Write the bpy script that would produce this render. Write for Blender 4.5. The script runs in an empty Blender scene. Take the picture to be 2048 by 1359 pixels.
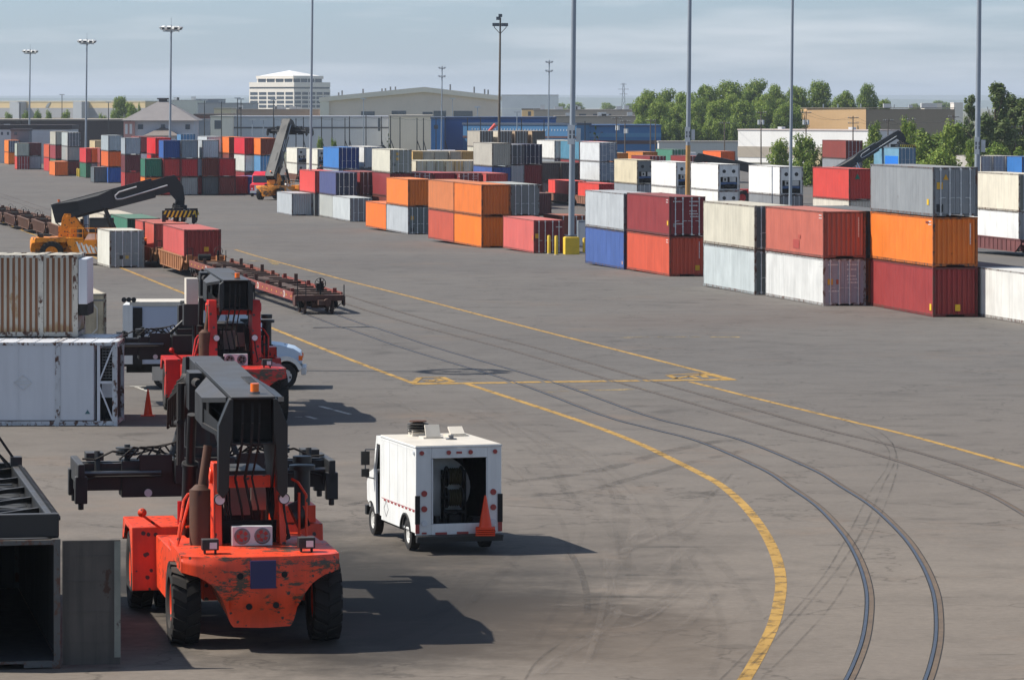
import bpy, bmesh, math, random
from mathutils import Vector, Matrix
R = math.radians
sc = bpy.context.scene
col = sc.collection
random.seed(11)

# ---------------------------------------------------------------- camera, sky, sun, exposure
F, HC, YH = 8000.0, 11.1, 209.0           # focal length in photo pixels, eye height, horizon row
cam_d = bpy.data.cameras.new('camera')
cam = bpy.data.objects.new('camera', cam_d); col.objects.link(cam)
cam.location = (0, 0, HC); cam.rotation_euler = (R(90), 0, 0)
cam_d.sensor_width = 36; cam_d.lens = 36 * F / 2048
cam_d.shift_y = -(679.5 - YH) / 2048
cam_d.clip_start = 1; cam_d.clip_end = 60000
sc.camera = cam

SUN_EL, SUN_AZ = R(48), math.atan2(-0.995, 0.08)        # azimuth from +Y towards +X
sdir = Vector((math.sin(SUN_AZ) * math.cos(SUN_EL), math.cos(SUN_AZ) * math.cos(SUN_EL), math.sin(SUN_EL)))
w = bpy.data.worlds.new('World'); sc.world = w; w.use_nodes = True
nt = w.node_tree; nt.nodes.clear()
out = nt.nodes.new('ShaderNodeOutputWorld'); bg = nt.nodes.new('ShaderNodeBackground')
sky = nt.nodes.new('ShaderNodeTexSky'); sky.sky_type = 'NISHITA'; sky.sun_disc = False
sky.sun_elevation = SUN_EL; sky.sun_rotation = SUN_AZ
sky.air_density = 1.0; sky.dust_density = 0.6; sky.ozone_density = 2.0; sky.altitude = 0
# thin high cloud over the clear sky
tc = nt.nodes.new('ShaderNodeTexCoord'); mp = nt.nodes.new('ShaderNodeMapping')
mp.inputs['Scale'].default_value = (9, 9, 95)
ns = nt.nodes.new('ShaderNodeTexNoise'); ns.inputs['Scale'].default_value = 1.4; ns.inputs['Detail'].default_value = 5
cr = nt.nodes.new('ShaderNodeValToRGB'); cr.color_ramp.elements[0].position = 0.50; cr.color_ramp.elements[1].position = 0.76
cr.color_ramp.elements[0].color = (0, 0, 0, 1); cr.color_ramp.elements[1].color = (0.5, 0.5, 0.5, 1)
mx = nt.nodes.new('ShaderNodeMixRGB'); mx.inputs['Color2'].default_value = (8.3, 8.4, 8.7, 1)
tint = nt.nodes.new('ShaderNodeMixRGB'); tint.blend_type = 'MULTIPLY'; tint.inputs['Fac'].default_value = 1
sz = nt.nodes.new('ShaderNodeSeparateXYZ'); hr = nt.nodes.new('ShaderNodeValToRGB')
hr.color_ramp.elements[0].position = 0.03; hr.color_ramp.elements[0].color = (0.69, 0.87, 1.25, 1)
hr.color_ramp.elements[1].position = 0.30; hr.color_ramp.elements[1].color = (1.0, 0.98, 0.96, 1)
nt.links.new(tc.outputs['Generated'], sz.inputs[0]); nt.links.new(sz.outputs['Z'], hr.inputs['Fac']); nt.links.new(hr.outputs[0], tint.inputs['Color2'])
L = nt.links.new
L(tc.outputs['Generated'], mp.inputs['Vector']); L(mp.outputs[0], ns.inputs['Vector']); L(ns.outputs['Fac'], cr.inputs['Fac'])
L(sky.outputs[0], tint.inputs['Color1']); L(tint.outputs[0], mx.inputs['Color1']); L(cr.outputs[0], mx.inputs['Fac'])
L(mx.outputs[0], bg.inputs['Color']); L(bg.outputs[0], out.inputs['Surface'])
bg.inputs['Strength'].default_value = 0.084
sd = bpy.data.lights.new('sun', 'SUN'); sd.energy = 4.6; sd.angle = R(0.5); sd.color = (1.0, 0.95, 0.87)
so = bpy.data.objects.new('sun', sd); col.objects.link(so); so.rotation_euler = (-sdir).to_track_quat('-Z', 'Y').to_euler()
so.location = (-50, 100, 80)
sc.view_settings.view_transform = 'Standard'; sc.view_settings.look = 'None'
sc.cycles.transparent_max_bounces = 32
sc.view_settings.exposure = 0.5; sc.view_settings.gamma = 1

# ---------------------------------------------------------------- where things stand
YARD = math.atan(1624 / F)                 # the yard's long axis leans this far left of the view
def zg(Y):                                  # the yard falls away gently beyond 220 m
    t = min(1, max(0, (Y - 220) / 260)); return -1.8 * t * t * (3 - 2 * t)
def G(px, py):                              # ground point seen at a photo pixel
    d = F * HC / (py - YH)
    for _ in range(30): d = F * (HC - zg(d)) / (py - YH)
    return Vector(((px - 1024) * d / F, d, zg(d)))
def P(px, py, d):                           # point at distance d
    return Vector(((px - 1024) * d / F, d, HC - (py - YH) * d / F))
def GX(px, d): return Vector(((px - 1024) * d / F, d, zg(d)))
def U(a=YARD): return Vector((-math.sin(a), math.cos(a), 0))
def V(a=YARD): return Vector((math.cos(a), math.sin(a), 0))
def lin(c):
    return tuple((x / 255 / 12.92) if x / 255 <= .04045 else (((x / 255) + .055) / 1.055) ** 2.4 for x in c) + (1,)

# ---------------------------------------------------------------- objects
def tag(o, label=None, cat=None, group=None, kind=None):
    if label: o['label'] = label
    if cat: o['category'] = cat
    if group: o['group'] = group
    if kind: o['kind'] = kind
    return o
def empty(name, loc, rz=0, label=None, cat=None, group=None):
    o = bpy.data.objects.new(name, None); col.objects.link(o)
    o.location = loc; o.rotation_euler = (0, 0, rz); o.empty_display_size = .3
    return tag(o, label, cat, group)
def link(name, me, parent=None, color=None, mat=None):
    o = bpy.data.objects.new(name, me); col.objects.link(o)
    if parent is not None: o.parent = parent
    if color is not None: o.color = color
    if mat is not None:
        if not me.materials: me.materials.append(mat)
        else:
            o.material_slots[0].link = 'OBJECT'; o.material_slots[0].material = mat
    return o
def copy_tree(o, parent=None):
    c = o.copy(); col.objects.link(c)
    if parent is not None: c.parent = parent
    for ch in list(o.children): copy_tree(ch, c)
    return c

class MB:
    def __init__(s, xf=None): s.v = []; s.f = []; s.xf = xf
    def add(s, vs, fs):
        n = len(s.v); s.v += [tuple(v) for v in vs]; s.f += [tuple(i + n for i in f) for f in fs]; return s
    def box(s, x0, x1, y0, y1, z0, z1):
        return s.add([(x0,y0,z0),(x1,y0,z0),(x1,y1,z0),(x0,y1,z0),(x0,y0,z1),(x1,y0,z1),(x1,y1,z1),(x0,y1,z1)],
                     [(0,3,2,1),(4,5,6,7),(0,1,5,4),(1,2,6,5),(2,3,7,6),(3,0,4,7)])
    def cbox(s, c, dx, dy, dz):
        return s.box(c[0]-dx/2, c[0]+dx/2, c[1]-dy/2, c[1]+dy/2, c[2]-dz/2, c[2]+dz/2)
    def prism(s, poly, axis, a0, a1):
        n = len(poly)
        m = {'x': lambda a, p: (a, p[0], p[1]), 'y': lambda a, p: (p[0], a, p[1]), 'z': lambda a, p: (p[0], p[1], a)}[axis]
        vs = [m(a0, p) for p in poly] + [m(a1, p) for p in poly]
        fs = [tuple(range(n)), tuple(range(2*n-1, n-1, -1))] + [(i, (i+1) % n, n+(i+1) % n, n+i) for i in range(n)]
        return s.add(vs, fs)
    def quad(s, a, b, c, d): return s.add([a, b, c, d], [(0, 1, 2, 3)])
    def poly(s, pts): return s.add(pts, [tuple(range(len(pts)))])
    def cyl(s, p0, p1, r0, r1=None, n=12, cap=True):
        r1 = r0 if r1 is None else r1
        p0 = Vector(p0); p1 = Vector(p1); d = (p1 - p0).normalized()
        a = d.orthogonal().normalized(); b = d.cross(a)
        vs = [p0 + (a*math.cos(t)+b*math.sin(t))*r0 for t in [2*math.pi*i/n for i in range(n)]]
        vs += [p1 + (a*math.cos(t)+b*math.sin(t))*r1 for t in [2*math.pi*i/n for i in range(n)]]
        fs = [(i, (i+1) % n, n+(i+1) % n, n+i) for i in range(n)]
        if cap: fs += [tuple(range(n-1, -1, -1)), tuple(range(n, 2*n))]
        return s.add(vs, fs)
    def tube(s, pts, r, n=6):
        for a, b in zip(pts[:-1], pts[1:]): s.cyl(a, b, r, r, n)
        return s
    def bar(s, p0, p1, wx, wz):                       # square bar
        p0 = Vector(p0); p1 = Vector(p1); d = (p1-p0).normalized()
        up = Vector((0,0,1)) if abs(d.z) < .95 else Vector((0,1,0))
        a = d.cross(up).normalized(); b = a.cross(d).normalized()
        c = [a*wx/2*i + b*wz/2*j for i, j in ((-1,-1),(1,-1),(1,1),(-1,1))]
        return s.add([p0+q for q in c]+[p1+q for q in c], [(3,2,1,0),(4,5,6,7),(0,1,5,4),(1,2,6,5),(2,3,7,6),(3,0,4,7)])
    def lathe(s, prof, n=20, axis='x', c=(0,0,0)):     # prof: (along, radius)
        c = Vector(c); k = len(prof); vs = []
        for i in range(n):
            t = 2*math.pi*i/n; ct, st = math.cos(t), math.sin(t)
            for a, r in prof:
                vs.append(c + Vector({'x': (a, r*ct, r*st), 'y': (r*ct, a, r*st), 'z': (r*ct, r*st, a)}[axis]))
        fs = [(i*k+j, i*k+j+1, ((i+1) % n)*k+j+1, ((i+1) % n)*k+j) for i in range(n) for j in range(k-1)]
        return s.add(vs, fs)
    def mesh(s, name, mat=None, smooth=True, fix=True):
        me = bpy.data.meshes.new(name)
        vs = [tuple(s.xf @ Vector(v)) for v in s.v] if s.xf is not None else s.v
        me.from_pydata(vs, [], s.f)
        if fix:
            bm = bmesh.new(); bm.from_mesh(me); bmesh.ops.recalc_face_normals(bm, faces=bm.faces); bm.to_mesh(me); bm.free()
        if smooth and len(s.f) > 6:
            me.polygons.foreach_set('use_smooth', [True]*len(me.polygons)); me.set_sharp_from_angle(angle=R(38))
        if mat: me.materials.append(mat)
        me.update(); return me
    def build(s, name, mat, parent=None, color=None, smooth=True, bevel=0):
        o = link(name, s.mesh(name, mat, smooth), parent, color)
        if bevel:
            b = o.modifiers.new('bevel', 'BEVEL'); b.width = bevel; b.segments = 2; b.limit_method = 'ANGLE'; b.angle_limit = R(40)
        return o

# ---------------------------------------------------------------- materials
def nodes(name):
    m = bpy.data.materials.new(name); m.use_nodes = True; t = m.node_tree; t.nodes.clear()
    o = t.nodes.new('ShaderNodeOutputMaterial'); b = t.nodes.new('ShaderNodeBsdfPrincipled'); t.links.new(b.outputs[0], o.inputs[0])
    return m, t, b, o
def nd(t, kind, **kw):
    n = t.nodes.new(kind)
    for k, v in kw.items():
        if k in n.inputs: n.inputs[k].default_value = v
        else: setattr(n, k, v)
    return n
def ramp(t, fac, stops):
    r = nd(t, 'ShaderNodeValToRGB'); e = r.color_ramp.elements
    while len(e) < len(stops): e.new(.5)
    for q, (p, c) in zip(e, stops): q.position = p; q.color = c if len(c) == 4 else tuple(c)+(1,)
    t.links.new(fac, r.inputs['Fac']); return r
def noise(t, vec, scale, detail=4, rough=.55, sc3=None, off=None):
    mpn = nd(t, 'ShaderNodeMapping')
    if sc3: mpn.inputs['Scale'].default_value = sc3
    t.links.new(vec, mpn.inputs['Vector'])
    if off is not None: t.links.new(off, mpn.inputs['Location'])
    n = nd(t, 'ShaderNodeTexNoise'); n.inputs['Scale'].default_value = scale; n.inputs['Detail'].default_value = detail; n.inputs['Roughness'].default_value = rough
    t.links.new(mpn.outputs[0], n.inputs['Vector']); return n.outputs['Fac']
def mixc(t, fac, a, b, mode='MIX'):
    m = nd(t, 'ShaderNodeMixRGB', blend_type=mode)
    for s, v in (('Fac', fac), ('Color1', a), ('Color2', b)):
        if hasattr(v, 'links'): t.links.new(v, m.inputs[s])
        else: m.inputs[s].default_value = v
    return m.outputs[0]
def math_(t, op, a, b=0.0, clamp=False):
    m = nd(t, 'ShaderNodeMath', operation=op, use_clamp=clamp)
    for i, v in enumerate((a, b)):
        if hasattr(v, 'links'): t.links.new(v, m.inputs[i])
        else: m.inputs[i].default_value = v
    return m.outputs[0]
g1 = lambda v: (v, v, v, 1)

def paint(name, rgb=None, rough=.5, metal=0, var=.25, nscale=1.2, rust=0.0, rustcol=(60,36,24), dust=0.0, dustcol=(150,140,128), chips=0, bump=0, streak=0, rs=2.2, scrape=0, rz=.6):
    """weathered paint; the colour is the object's own colour when rgb is None"""
    m, t, b, o = nodes(name)
    tcn = nd(t, 'ShaderNodeTexCoord'); oi = nd(t, 'ShaderNodeObjectInfo')
    off = math_(t, 'MULTIPLY', oi.outputs['Random'], 40.0)
    c = oi.outputs['Color'] if rgb is None else None
    if c is None:
        rn = nd(t, 'ShaderNodeRGB'); rn.outputs[0].default_value = lin(rgb); c = rn.outputs[0]
    v = tcn.outputs['Object']
    n1 = noise(t, v, nscale, 5, .6, off=off)
    c = mixc(t, 1, c, ramp(t, n1, [(.3, g1(1-var)), (.7, g1(1))]).outputs[0], 'MULTIPLY')
    if streak:
        n2 = noise(t, v, 1.0, 4, .6, (5, 5, .35), off)
        c = mixc(t, 1, c, ramp(t, n2, [(.35, g1(1-streak)), (.6, g1(1))]).outputs[0], 'MULTIPLY')
    if dust:
        ge = nd(t, 'ShaderNodeNewGeometry'); sx = nd(t, 'ShaderNodeSeparateXYZ'); t.links.new(ge.outputs['Normal'], sx.inputs[0])
        up = math_(t, 'MULTIPLY', math_(t, 'SUBTRACT', sx.outputs['Z'], .5, True), 2*dust, True)
        c = mixc(t, up, c, lin(dustcol))
    if rust:
        n3 = noise(t, v, rs, 8, .7, (1, 1, rz), off)
        th = .74 - rust*.3
        c = mixc(t, ramp(t, n3, [(th, g1(0)), (th+.05, g1(1))]).outputs[0], c, lin(rustcol))
    if scrape:
        n4 = math_(t, 'ADD', math_(t, 'MULTIPLY', noise(t, v, 3.4, 9, .78, (.8, 1, 2.6), off), .62), math_(t, 'MULTIPLY', noise(t, v, 1.1, 3, .5, (.7, 1, 1.3), off), .38))
        c = mixc(t, ramp(t, n4, [(.522, g1(0)), (.535, g1(1))]).outputs[0], c, lin((92, 62, 42)))
        c = mixc(t, ramp(t, n4, [(.548, g1(0)), (.562, g1(1))]).outputs[0], c, lin((70, 60, 48)))
    if chips:
        vo = nd(t, 'ShaderNodeTexVoronoi', Scale=4.6); mpv = nd(t, 'ShaderNodeMapping'); t.links.new(v, mpv.inputs[0]); t.links.new(off, mpv.inputs['Location']); t.links.new(mpv.outputs[0], vo.inputs['Vector'])
        msk = math_(t, 'ADD', vo.outputs['Distance'], math_(t, 'MULTIPLY', noise(t, v, 9, 4), .32))
        c = mixc(t, ramp(t, msk, [(.27+.1*chips, g1(1)), (.30+.1*chips, g1(0))]).outputs[0], c, lin((62, 52, 46)))
    t.links.new(c, b.inputs['Base Color'])
    b.inputs['Metallic'].default_value = metal
    rr = ramp(t, n1, [(.25, g1(max(0, rough-.12))), (.75, g1(min(1, rough+.12)))]); t.links.new(rr.outputs[0], b.inputs['Roughness'])
    if bump:
        bp = nd(t, 'ShaderNodeBump', Strength=bump, Distance=.03); t.links.new(noise(t, v, 6, 5, off=off), bp.inputs['Height']); t.links.new(bp.outputs[0], b.inputs['Normal'])
    return m

M = {}
def once(name, *a, **k):
    if name not in M: M[name] = paint(name, *a, **k)
    return M[name]
M['box'] = paint('container_paint', None, .62, var=.16, nscale=.7, rust=.22, dust=.22, streak=.14, bump=.12, rs=1.6)
M['boxframe'] = paint('container_frame', None, .65, var=.3, nscale=1.5, rust=.74, rustcol=(84, 54, 40), dust=.35, rs=5)
M['galv'] = paint('galvanised_steel', (208, 210, 210), .45, .2, var=.2)
M['rubber'] = paint('rubber', (34, 32, 31), .85, var=.35, nscale=3, dust=.5, dustcol=(95, 85, 74))
M['black'] = paint('black_paint', (33, 34, 35), .5, var=.35, nscale=1.6, rust=.1, rustcol=(58, 46, 38), dust=.55, dustcol=(92, 88, 83))
M['boom'] = paint('boom_paint', (28, 29, 30), .48, var=.35, nscale=.9, rust=.1, rustcol=(60, 52, 46), dust=.5, dustcol=(104, 100, 95))
M['boomblack'] = paint('black_boom_paint', (34, 36, 38), .5, var=.3, nscale=.9, dust=.12, dustcol=(92, 90, 86))
M['dark'] = paint('dark_grime_and_shade', (18, 17, 17), .8, var=.4, nscale=4)  # dark tone for grimy parts and for painted-in shade
M['stacker'] = paint('machine_paint', None, .45, var=.2, nscale=1.3, rust=.28, rustcol=(70, 48, 36), chips=.95, streak=.16)
M['counter'] = paint('scraped_paint', None, .48, var=.14, nscale=1.2, rust=.3, rustcol=(74, 60, 50), chips=.1, streak=.2, rs=2.1, scrape=1)
M['painted'] = paint('plain_paint', None, .5, var=.14, nscale=1.5, rust=.05)
M['steel'] = paint('bare_steel', (120, 122, 126), .35, .8, var=.3)
M['hyd'] = paint('cylinder_rod', (205, 208, 212), .15, 1, var=.1)
M['white'] = paint('white_paint', (228, 228, 224), .4, var=.09, nscale=1.2, rust=.12, rustcol=(150, 140, 126), streak=.10)
M['offwhite'] = paint('dusty_white', (206, 198, 184), .6, var=.15, nscale=2)
M['rustbrown'] = paint('railcar_paint', None, .75, var=.4, nscale=1.2, rust=.5, rustcol=(58, 36, 26), streak=.3, dust=.3, dustcol=(110, 90, 75))
M['muffler'] = paint('rusty_muffler', (92, 62, 46), .8, var=.4, nscale=2.5, rust=.5, rustcol=(48, 40, 34))
M['orangecone'] = paint('cone_plastic', (240, 72, 22), .5, var=.1)
M['yellow'] = paint('yellow_paint', (226, 190, 52), .6, var=.2, nscale=2, rust=.25, rustcol=(120, 110, 70))
M['wood'] = paint('weathered_timber', (96, 84, 72), .85, var=.35, nscale=3)
M['concrete'] = paint('concrete', (168, 160, 148), .85, var=.25, nscale=1)
M['plain'] = paint('building_wall', None, .8, var=.10, nscale=.12, streak=.05)
M['roofing'] = paint('roofing', None, .85, var=.2, nscale=.4)
def glass(name, rgb, rough=.1):
    m, t, b, o = nodes(name); b.inputs['Base Color'].default_value = lin(rgb); b.inputs['Roughness'].default_value = rough
    b.inputs['Specular IOR Level'].default_value = .8; return m
M['glass'] = glass('window_glass', (38, 46, 52))
M['pane'] = glass('building_glass', (62, 72, 84), .2)
M['lens'] = glass('lamp_lens', (200, 205, 210), .15)
M['red'] = glass('red_lens', (150, 22, 24), .3)
M['amber'] = glass('amber_lens', (240, 110, 20), .25)
# ---------------------------------------------------------------- the yard: asphalt, painted lines, tracks
def asphalt():
    m, t, b, o = nodes('asphalt')
    tcn = nd(t, 'ShaderNodeTexCoord'); v = tcn.outputs['Object']
    c = mixc(t, ramp(t, noise(t, v, .03, 5, .6), [(.32, g1(0)), (.68, g1(1))]).outputs[0], lin((95, 91, 87)), lin((104, 100, 95)))
    c = mixc(t, 1, c, ramp(t, noise(t, v, .45, 8, .68), [(.28, g1(.80)), (.5, g1(1)), (.72, g1(1.10))]).outputs[0], 'MULTIPLY')
    c = mixc(t, 1, c, ramp(t, noise(t, v, 5, 4, .75), [(.25, g1(.80)), (.7, g1(1.07))]).outputs[0], 'MULTIPLY')
    c = mixc(t, 1, c, ramp(t, noise(t, v, .30, 3, .6), [(.30, g1(.76)), (.38, g1(1))]).outputs[0], 'MULTIPLY')
    c = mixc(t, 1, c, ramp(t, noise(t, v, .16, 5, .75, (.6, 1, 1)), [(.33, g1(.82)), (.42, g1(1)), (.62, g1(1)), (.72, g1(1.1))]).outputs[0], 'MULTIPLY')
    # short dark dashes of opened joints, mostly across the view, and grit
    c = mixc(t, 1, c, ramp(t, noise(t, v, .8, 4, .6, (.22, 1.0, 1)), [(.29, g1(.55)), (.345, g1(1))]).outputs[0], 'MULTIPLY')
    c = mixc(t, 1, c, ramp(t, noise(t, v, 1.9, 3, .6, (.3, 1.0, 1)), [(.27, g1(.62)), (.33, g1(1))]).outputs[0], 'MULTIPLY')
    c = mixc(t, ramp(t, noise(t, v, .11, 6, .7), [(.56, g1(0)), (.74, g1(.55))]).outputs[0], c, lin((112, 98, 86)))
    # sealed cracks
    vo = nd(t, 'ShaderNodeTexVoronoi', feature='DISTANCE_TO_EDGE', Scale=.11)
    w1 = nd(t, 'ShaderNodeVectorMath', operation='ADD'); nz = nd(t, 'ShaderNodeTexNoise', Scale=.5, Detail=5)
    sc_ = nd(t, 'ShaderNodeVectorMath', operation='SCALE'); sc_.inputs['Scale'].default_value = 4
    t.links.new(v, nz.inputs['Vector']); t.links.new(nz.outputs['Color'], sc_.inputs[0]); t.links.new(v, w1.inputs[0]); t.links.new(sc_.outputs[0], w1.inputs[1]); t.links.new(w1.outputs[0], vo.inputs['Vector'])
    c = mixc(t, 1, c, ramp(t, vo.outputs['Distance'], [(.002, g1(.62)), (.006, g1(1))]).outputs[0], 'MULTIPLY')
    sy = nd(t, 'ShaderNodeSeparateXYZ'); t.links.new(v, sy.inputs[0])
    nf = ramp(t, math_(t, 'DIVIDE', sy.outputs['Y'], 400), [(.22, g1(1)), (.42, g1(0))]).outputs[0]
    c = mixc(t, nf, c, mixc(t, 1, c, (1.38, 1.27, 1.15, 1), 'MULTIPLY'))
    # oil and rubber ground in where the machines park and turn
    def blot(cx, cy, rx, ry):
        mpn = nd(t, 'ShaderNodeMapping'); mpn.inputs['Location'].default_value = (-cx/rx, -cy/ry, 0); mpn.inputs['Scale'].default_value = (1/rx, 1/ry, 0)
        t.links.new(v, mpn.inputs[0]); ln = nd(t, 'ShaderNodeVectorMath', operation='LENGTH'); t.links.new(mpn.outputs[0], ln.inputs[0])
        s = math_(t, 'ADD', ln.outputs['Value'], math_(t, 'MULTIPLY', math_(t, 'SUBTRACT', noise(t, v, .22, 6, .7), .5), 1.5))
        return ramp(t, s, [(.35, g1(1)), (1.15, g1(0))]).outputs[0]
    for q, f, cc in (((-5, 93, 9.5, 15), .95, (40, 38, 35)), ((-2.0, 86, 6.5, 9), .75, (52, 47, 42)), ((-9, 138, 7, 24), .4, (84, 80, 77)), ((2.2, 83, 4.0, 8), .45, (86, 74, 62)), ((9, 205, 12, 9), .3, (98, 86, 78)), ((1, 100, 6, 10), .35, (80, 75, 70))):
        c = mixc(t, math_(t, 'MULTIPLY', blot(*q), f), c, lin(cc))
    # beyond the yard: dry grass, gravel and town
    sx = nd(t, 'ShaderNodeSeparateXYZ'); t.links.new(v, sx.inputs[0])
    far = ramp(t, math_(t, 'DIVIDE', sx.outputs['Y'], 4000), [(.2, g1(0)), (.26, g1(1))]).outputs[0]
    fc = mixc(t, ramp(t, noise(t, v, .012, 5), [(.4, g1(0)), (.6, g1(1))]).outputs[0], lin((84, 92, 62)), lin((128, 122, 108)))
    c = mixc(t, far, c, fc)
    t.links.new(c, b.inputs['Base Color']); b.inputs['Roughness'].default_value = .88; b.inputs['Specular IOR Level'].default_value = .25
    bp = nd(t, 'ShaderNodeBump', Strength=.25, Distance=.02); t.links.new(noise(t, v, 9, 4, .7), bp.inputs['Height']); t.links.new(bp.outputs[0], b.inputs['Normal'])
    return m
ys = [-300, 0, 60, 100, 150, 200] + list(range(220, 490, 10)) + [600, 1000, 3000, 9000, 28000]
xs = [-20000, -4000, -600, -200, -60, 0, 60, 200, 600, 4000, 20000]
mb = MB(); nx = len(xs)
mb.add([(x, y, zg(y)) for y in ys for x in xs], [(j*nx+i, j*nx+i+1, (j+1)*nx+i+1, (j+1)*nx+i) for j in range(len(ys)-1) for i in range(nx-1)])
tag(mb.build('ground', asphalt(), smooth=False), kind='structure')

def catmull(p, step=1.0):
    r = []; p = [p[0]*2-p[1]] + p + [p[-1]*2-p[-2]]
    for i in range(1, len(p)-2):
        n = max(2, int((p[i+1]-p[i]).length/step))
        for k in range(n):
            u = k/n; a, b, c, d = p[i-1:i+3]
            r.append(.5*((2*b)+(c-a)*u+(2*a-5*b+4*c-d)*u*u+(3*b-a-3*c+d)*u**3))
    return r + [p[-2]]
def path(px, step=1.0): return [Vector((q.x, q.y, 0)) for q in catmull([G(*q) for q in px], step)]
def side(pts, i):
    a = pts[max(0, i-1)]; b = pts[min(len(pts)-1, i+1)]; d = (b-a).normalized(); return Vector((-d.y, d.x, 0))
def ribbon(mb, pts, o0, o1, z):                        # strip between two sideways offsets
    vs = []
    for i, q in enumerate(pts):
        n = side(pts, i)
        for o in (o0, o1): r = q+n*o; vs.append((r.x, r.y, zg(r.y)+z))
    return mb.add(vs, [(2*i, 2*i+1, 2*i+3, 2*i+2) for i in range(len(pts)-1)])
def worn(name, rgb, cover, scale=2.0, stretch=(1, 1, 1), alpha=1.0):
    m, t, b, o = nodes(name); v = nd(t, 'ShaderNodeTexCoord').outputs['Object']
    n = noise(t, v, scale, 7, .7, stretch)
    b.inputs['Base Color'].default_value = lin(rgb); b.inputs['Roughness'].default_value = .8
    c = mixc(t, 1, lin(rgb), ramp(t, noise(t, v, .4, 4), [(.3, g1(.8)), (.7, g1(1.05))]).outputs[0], 'MULTIPLY'); t.links.new(c, b.inputs['Base Color'])
    th = 1-cover
    a = math_(t, 'MULTIPLY', ramp(t, n, [(max(0, th*.75), g1(0)), (min(1, th*.75+.18), g1(1))]).outputs[0], alpha)
    tr = nd(t, 'ShaderNodeBsdfTransparent'); ms = nd(t, 'ShaderNodeMixShader')
    t.links.new(a, ms.inputs[0]); t.links.new(tr.outputs[0], ms.inputs[1]); t.links.new(b.outputs[0], ms.inputs[2]); t.links.new(ms.outputs[0], o.inputs[0])
    return m
YEL = worn('worn_yellow_marking', (168, 131, 60), .58, 1.6)
FAINT = worn('faint_yellow_marking', (168, 142, 84), .40, 1.5)
WHT = worn('worn_white_marking', (190, 186, 176), .55, 1.5)
mb = MB()
for px, wd in (([(470, 499), (529, 516.5), (651, 549.5), (740, 572.5), (1000, 640), (1200, 691), (1466, 758.5)], .24),
               ([(0, 442), (64, 468), (185, 513), (233, 532), (352, 580), (551, 659), (709, 722), (832, 768)], .25),
               ([(930, 766), (1010, 792), (1123, 829), (1203, 857), (1284, 889), (1344, 918), (1400, 946), (1441, 969), (1482, 1004), (1515, 1043), (1540, 1084), (1556, 1125), (1562, 1165), (1558, 1203), (1548, 1244), (1527.5, 1290), (1488, 1359), (1440, 1420)], .27),
               ([(1380, 763), (1527, 800), (1688, 839), (1832, 874), (2048, 934), (2200, 975)], .23)):
    ribbon(mb, path(px), -wd/2, wd/2, .005)
for a, b in (((828, 767.5), (1014, 765)), ((1022, 764.6), (1082, 763.8)), ((1090, 763.7), (1212, 762)), ((1220, 762), (1278, 761.2)), ((1288, 761), (1470, 758.5))):
    ribbon(mb, path([a, b]), -.40, .40, .009)
for pl in ([(826, 766), (880, 766), (905, 763), (884, 754)], [(826, 766), (840, 755), (884, 754)], [(845, 760.5), (862, 760), (866, 763), (850, 763.5)], [(872, 757), (886, 761), (868, 763)],
           [(1336, 750), (1402, 746.5), (1452, 757)], [(1336, 750), (1352, 757), (1378, 752), (1398, 757)], [(1378, 752), (1404, 749), (1412, 755)]):
    for a, b in zip(pl[:-1], pl[1:]): ribbon(mb, path([a, b]), -.13, .13, .013)
tag(mb.build('yellow_line_marking', YEL, smooth=False), kind='structure')
mb = MB()
for a, b in (((1095, 783.5), (1180, 780)), ((1190, 780), (1290, 778)), ((1230, 675), (1300, 674)), ((1315, 674), (1400, 673.5)), ((1420, 674), (1480, 674)), ((500, 521), (540, 524)), ((540, 522), (556, 530))):
    ribbon(mb, path([a, b]), -.25, .25, .006)
tag(mb.build('faded_line_marking', FAINT, smooth=False), kind='structure')
mb = MB()
for a, b in (((575, 833), (604, 833.5)), ((613, 832), (634, 838)), ((245, 772), (420, 772)), ((272, 773), (296, 782)), ((640, 812), (700, 828)), ((395, 842), (420, 842))):
    ribbon(mb, path([a, b], .3), -.09, .09, .006)
tag(mb.build('white_parking_marking', WHT, smooth=False), kind='structure')

# rails let into the paving: polished head, brown flangeway beside it
A0 = [(-40, 403), (240, 499.6), (611, 628), (700, 659), (819, 700), (1022, 762), (1203, 830), (1300, 857), (1400, 884), (1523, 938), (1577, 973), (1630, 1010), (1667, 1047), (1696, 1084), (1717, 1125), (1729, 1162), (1734, 1195), (1732, 1236), (1725, 1277), (1711, 1318), (1692, 1359), (1660, 1410)]
D0 = [(-40, 375), (240, 458), (650, 579.6), (740, 606), (1056, 700), (1280, 761), (1425, 800), (1565, 837), (1758, 886.4), (1914, 931.6), (2048, 979), (2180, 1036), (2330, 1112)]
M['rail'] = paint('rail_steel', (92, 96, 104), .42, .6, var=.3, nscale=.8)
M['railrust'] = paint('flangeway_dirt', (104, 88, 72), .9, var=.35, nscale=3)
M['gap'] = paint('rail_gap', (26, 24, 23), .9, var=.2)
M['railfaint'] = paint('dusty_rail', (96, 90, 86), .7, .1, var=.35, nscale=.8)
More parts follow.
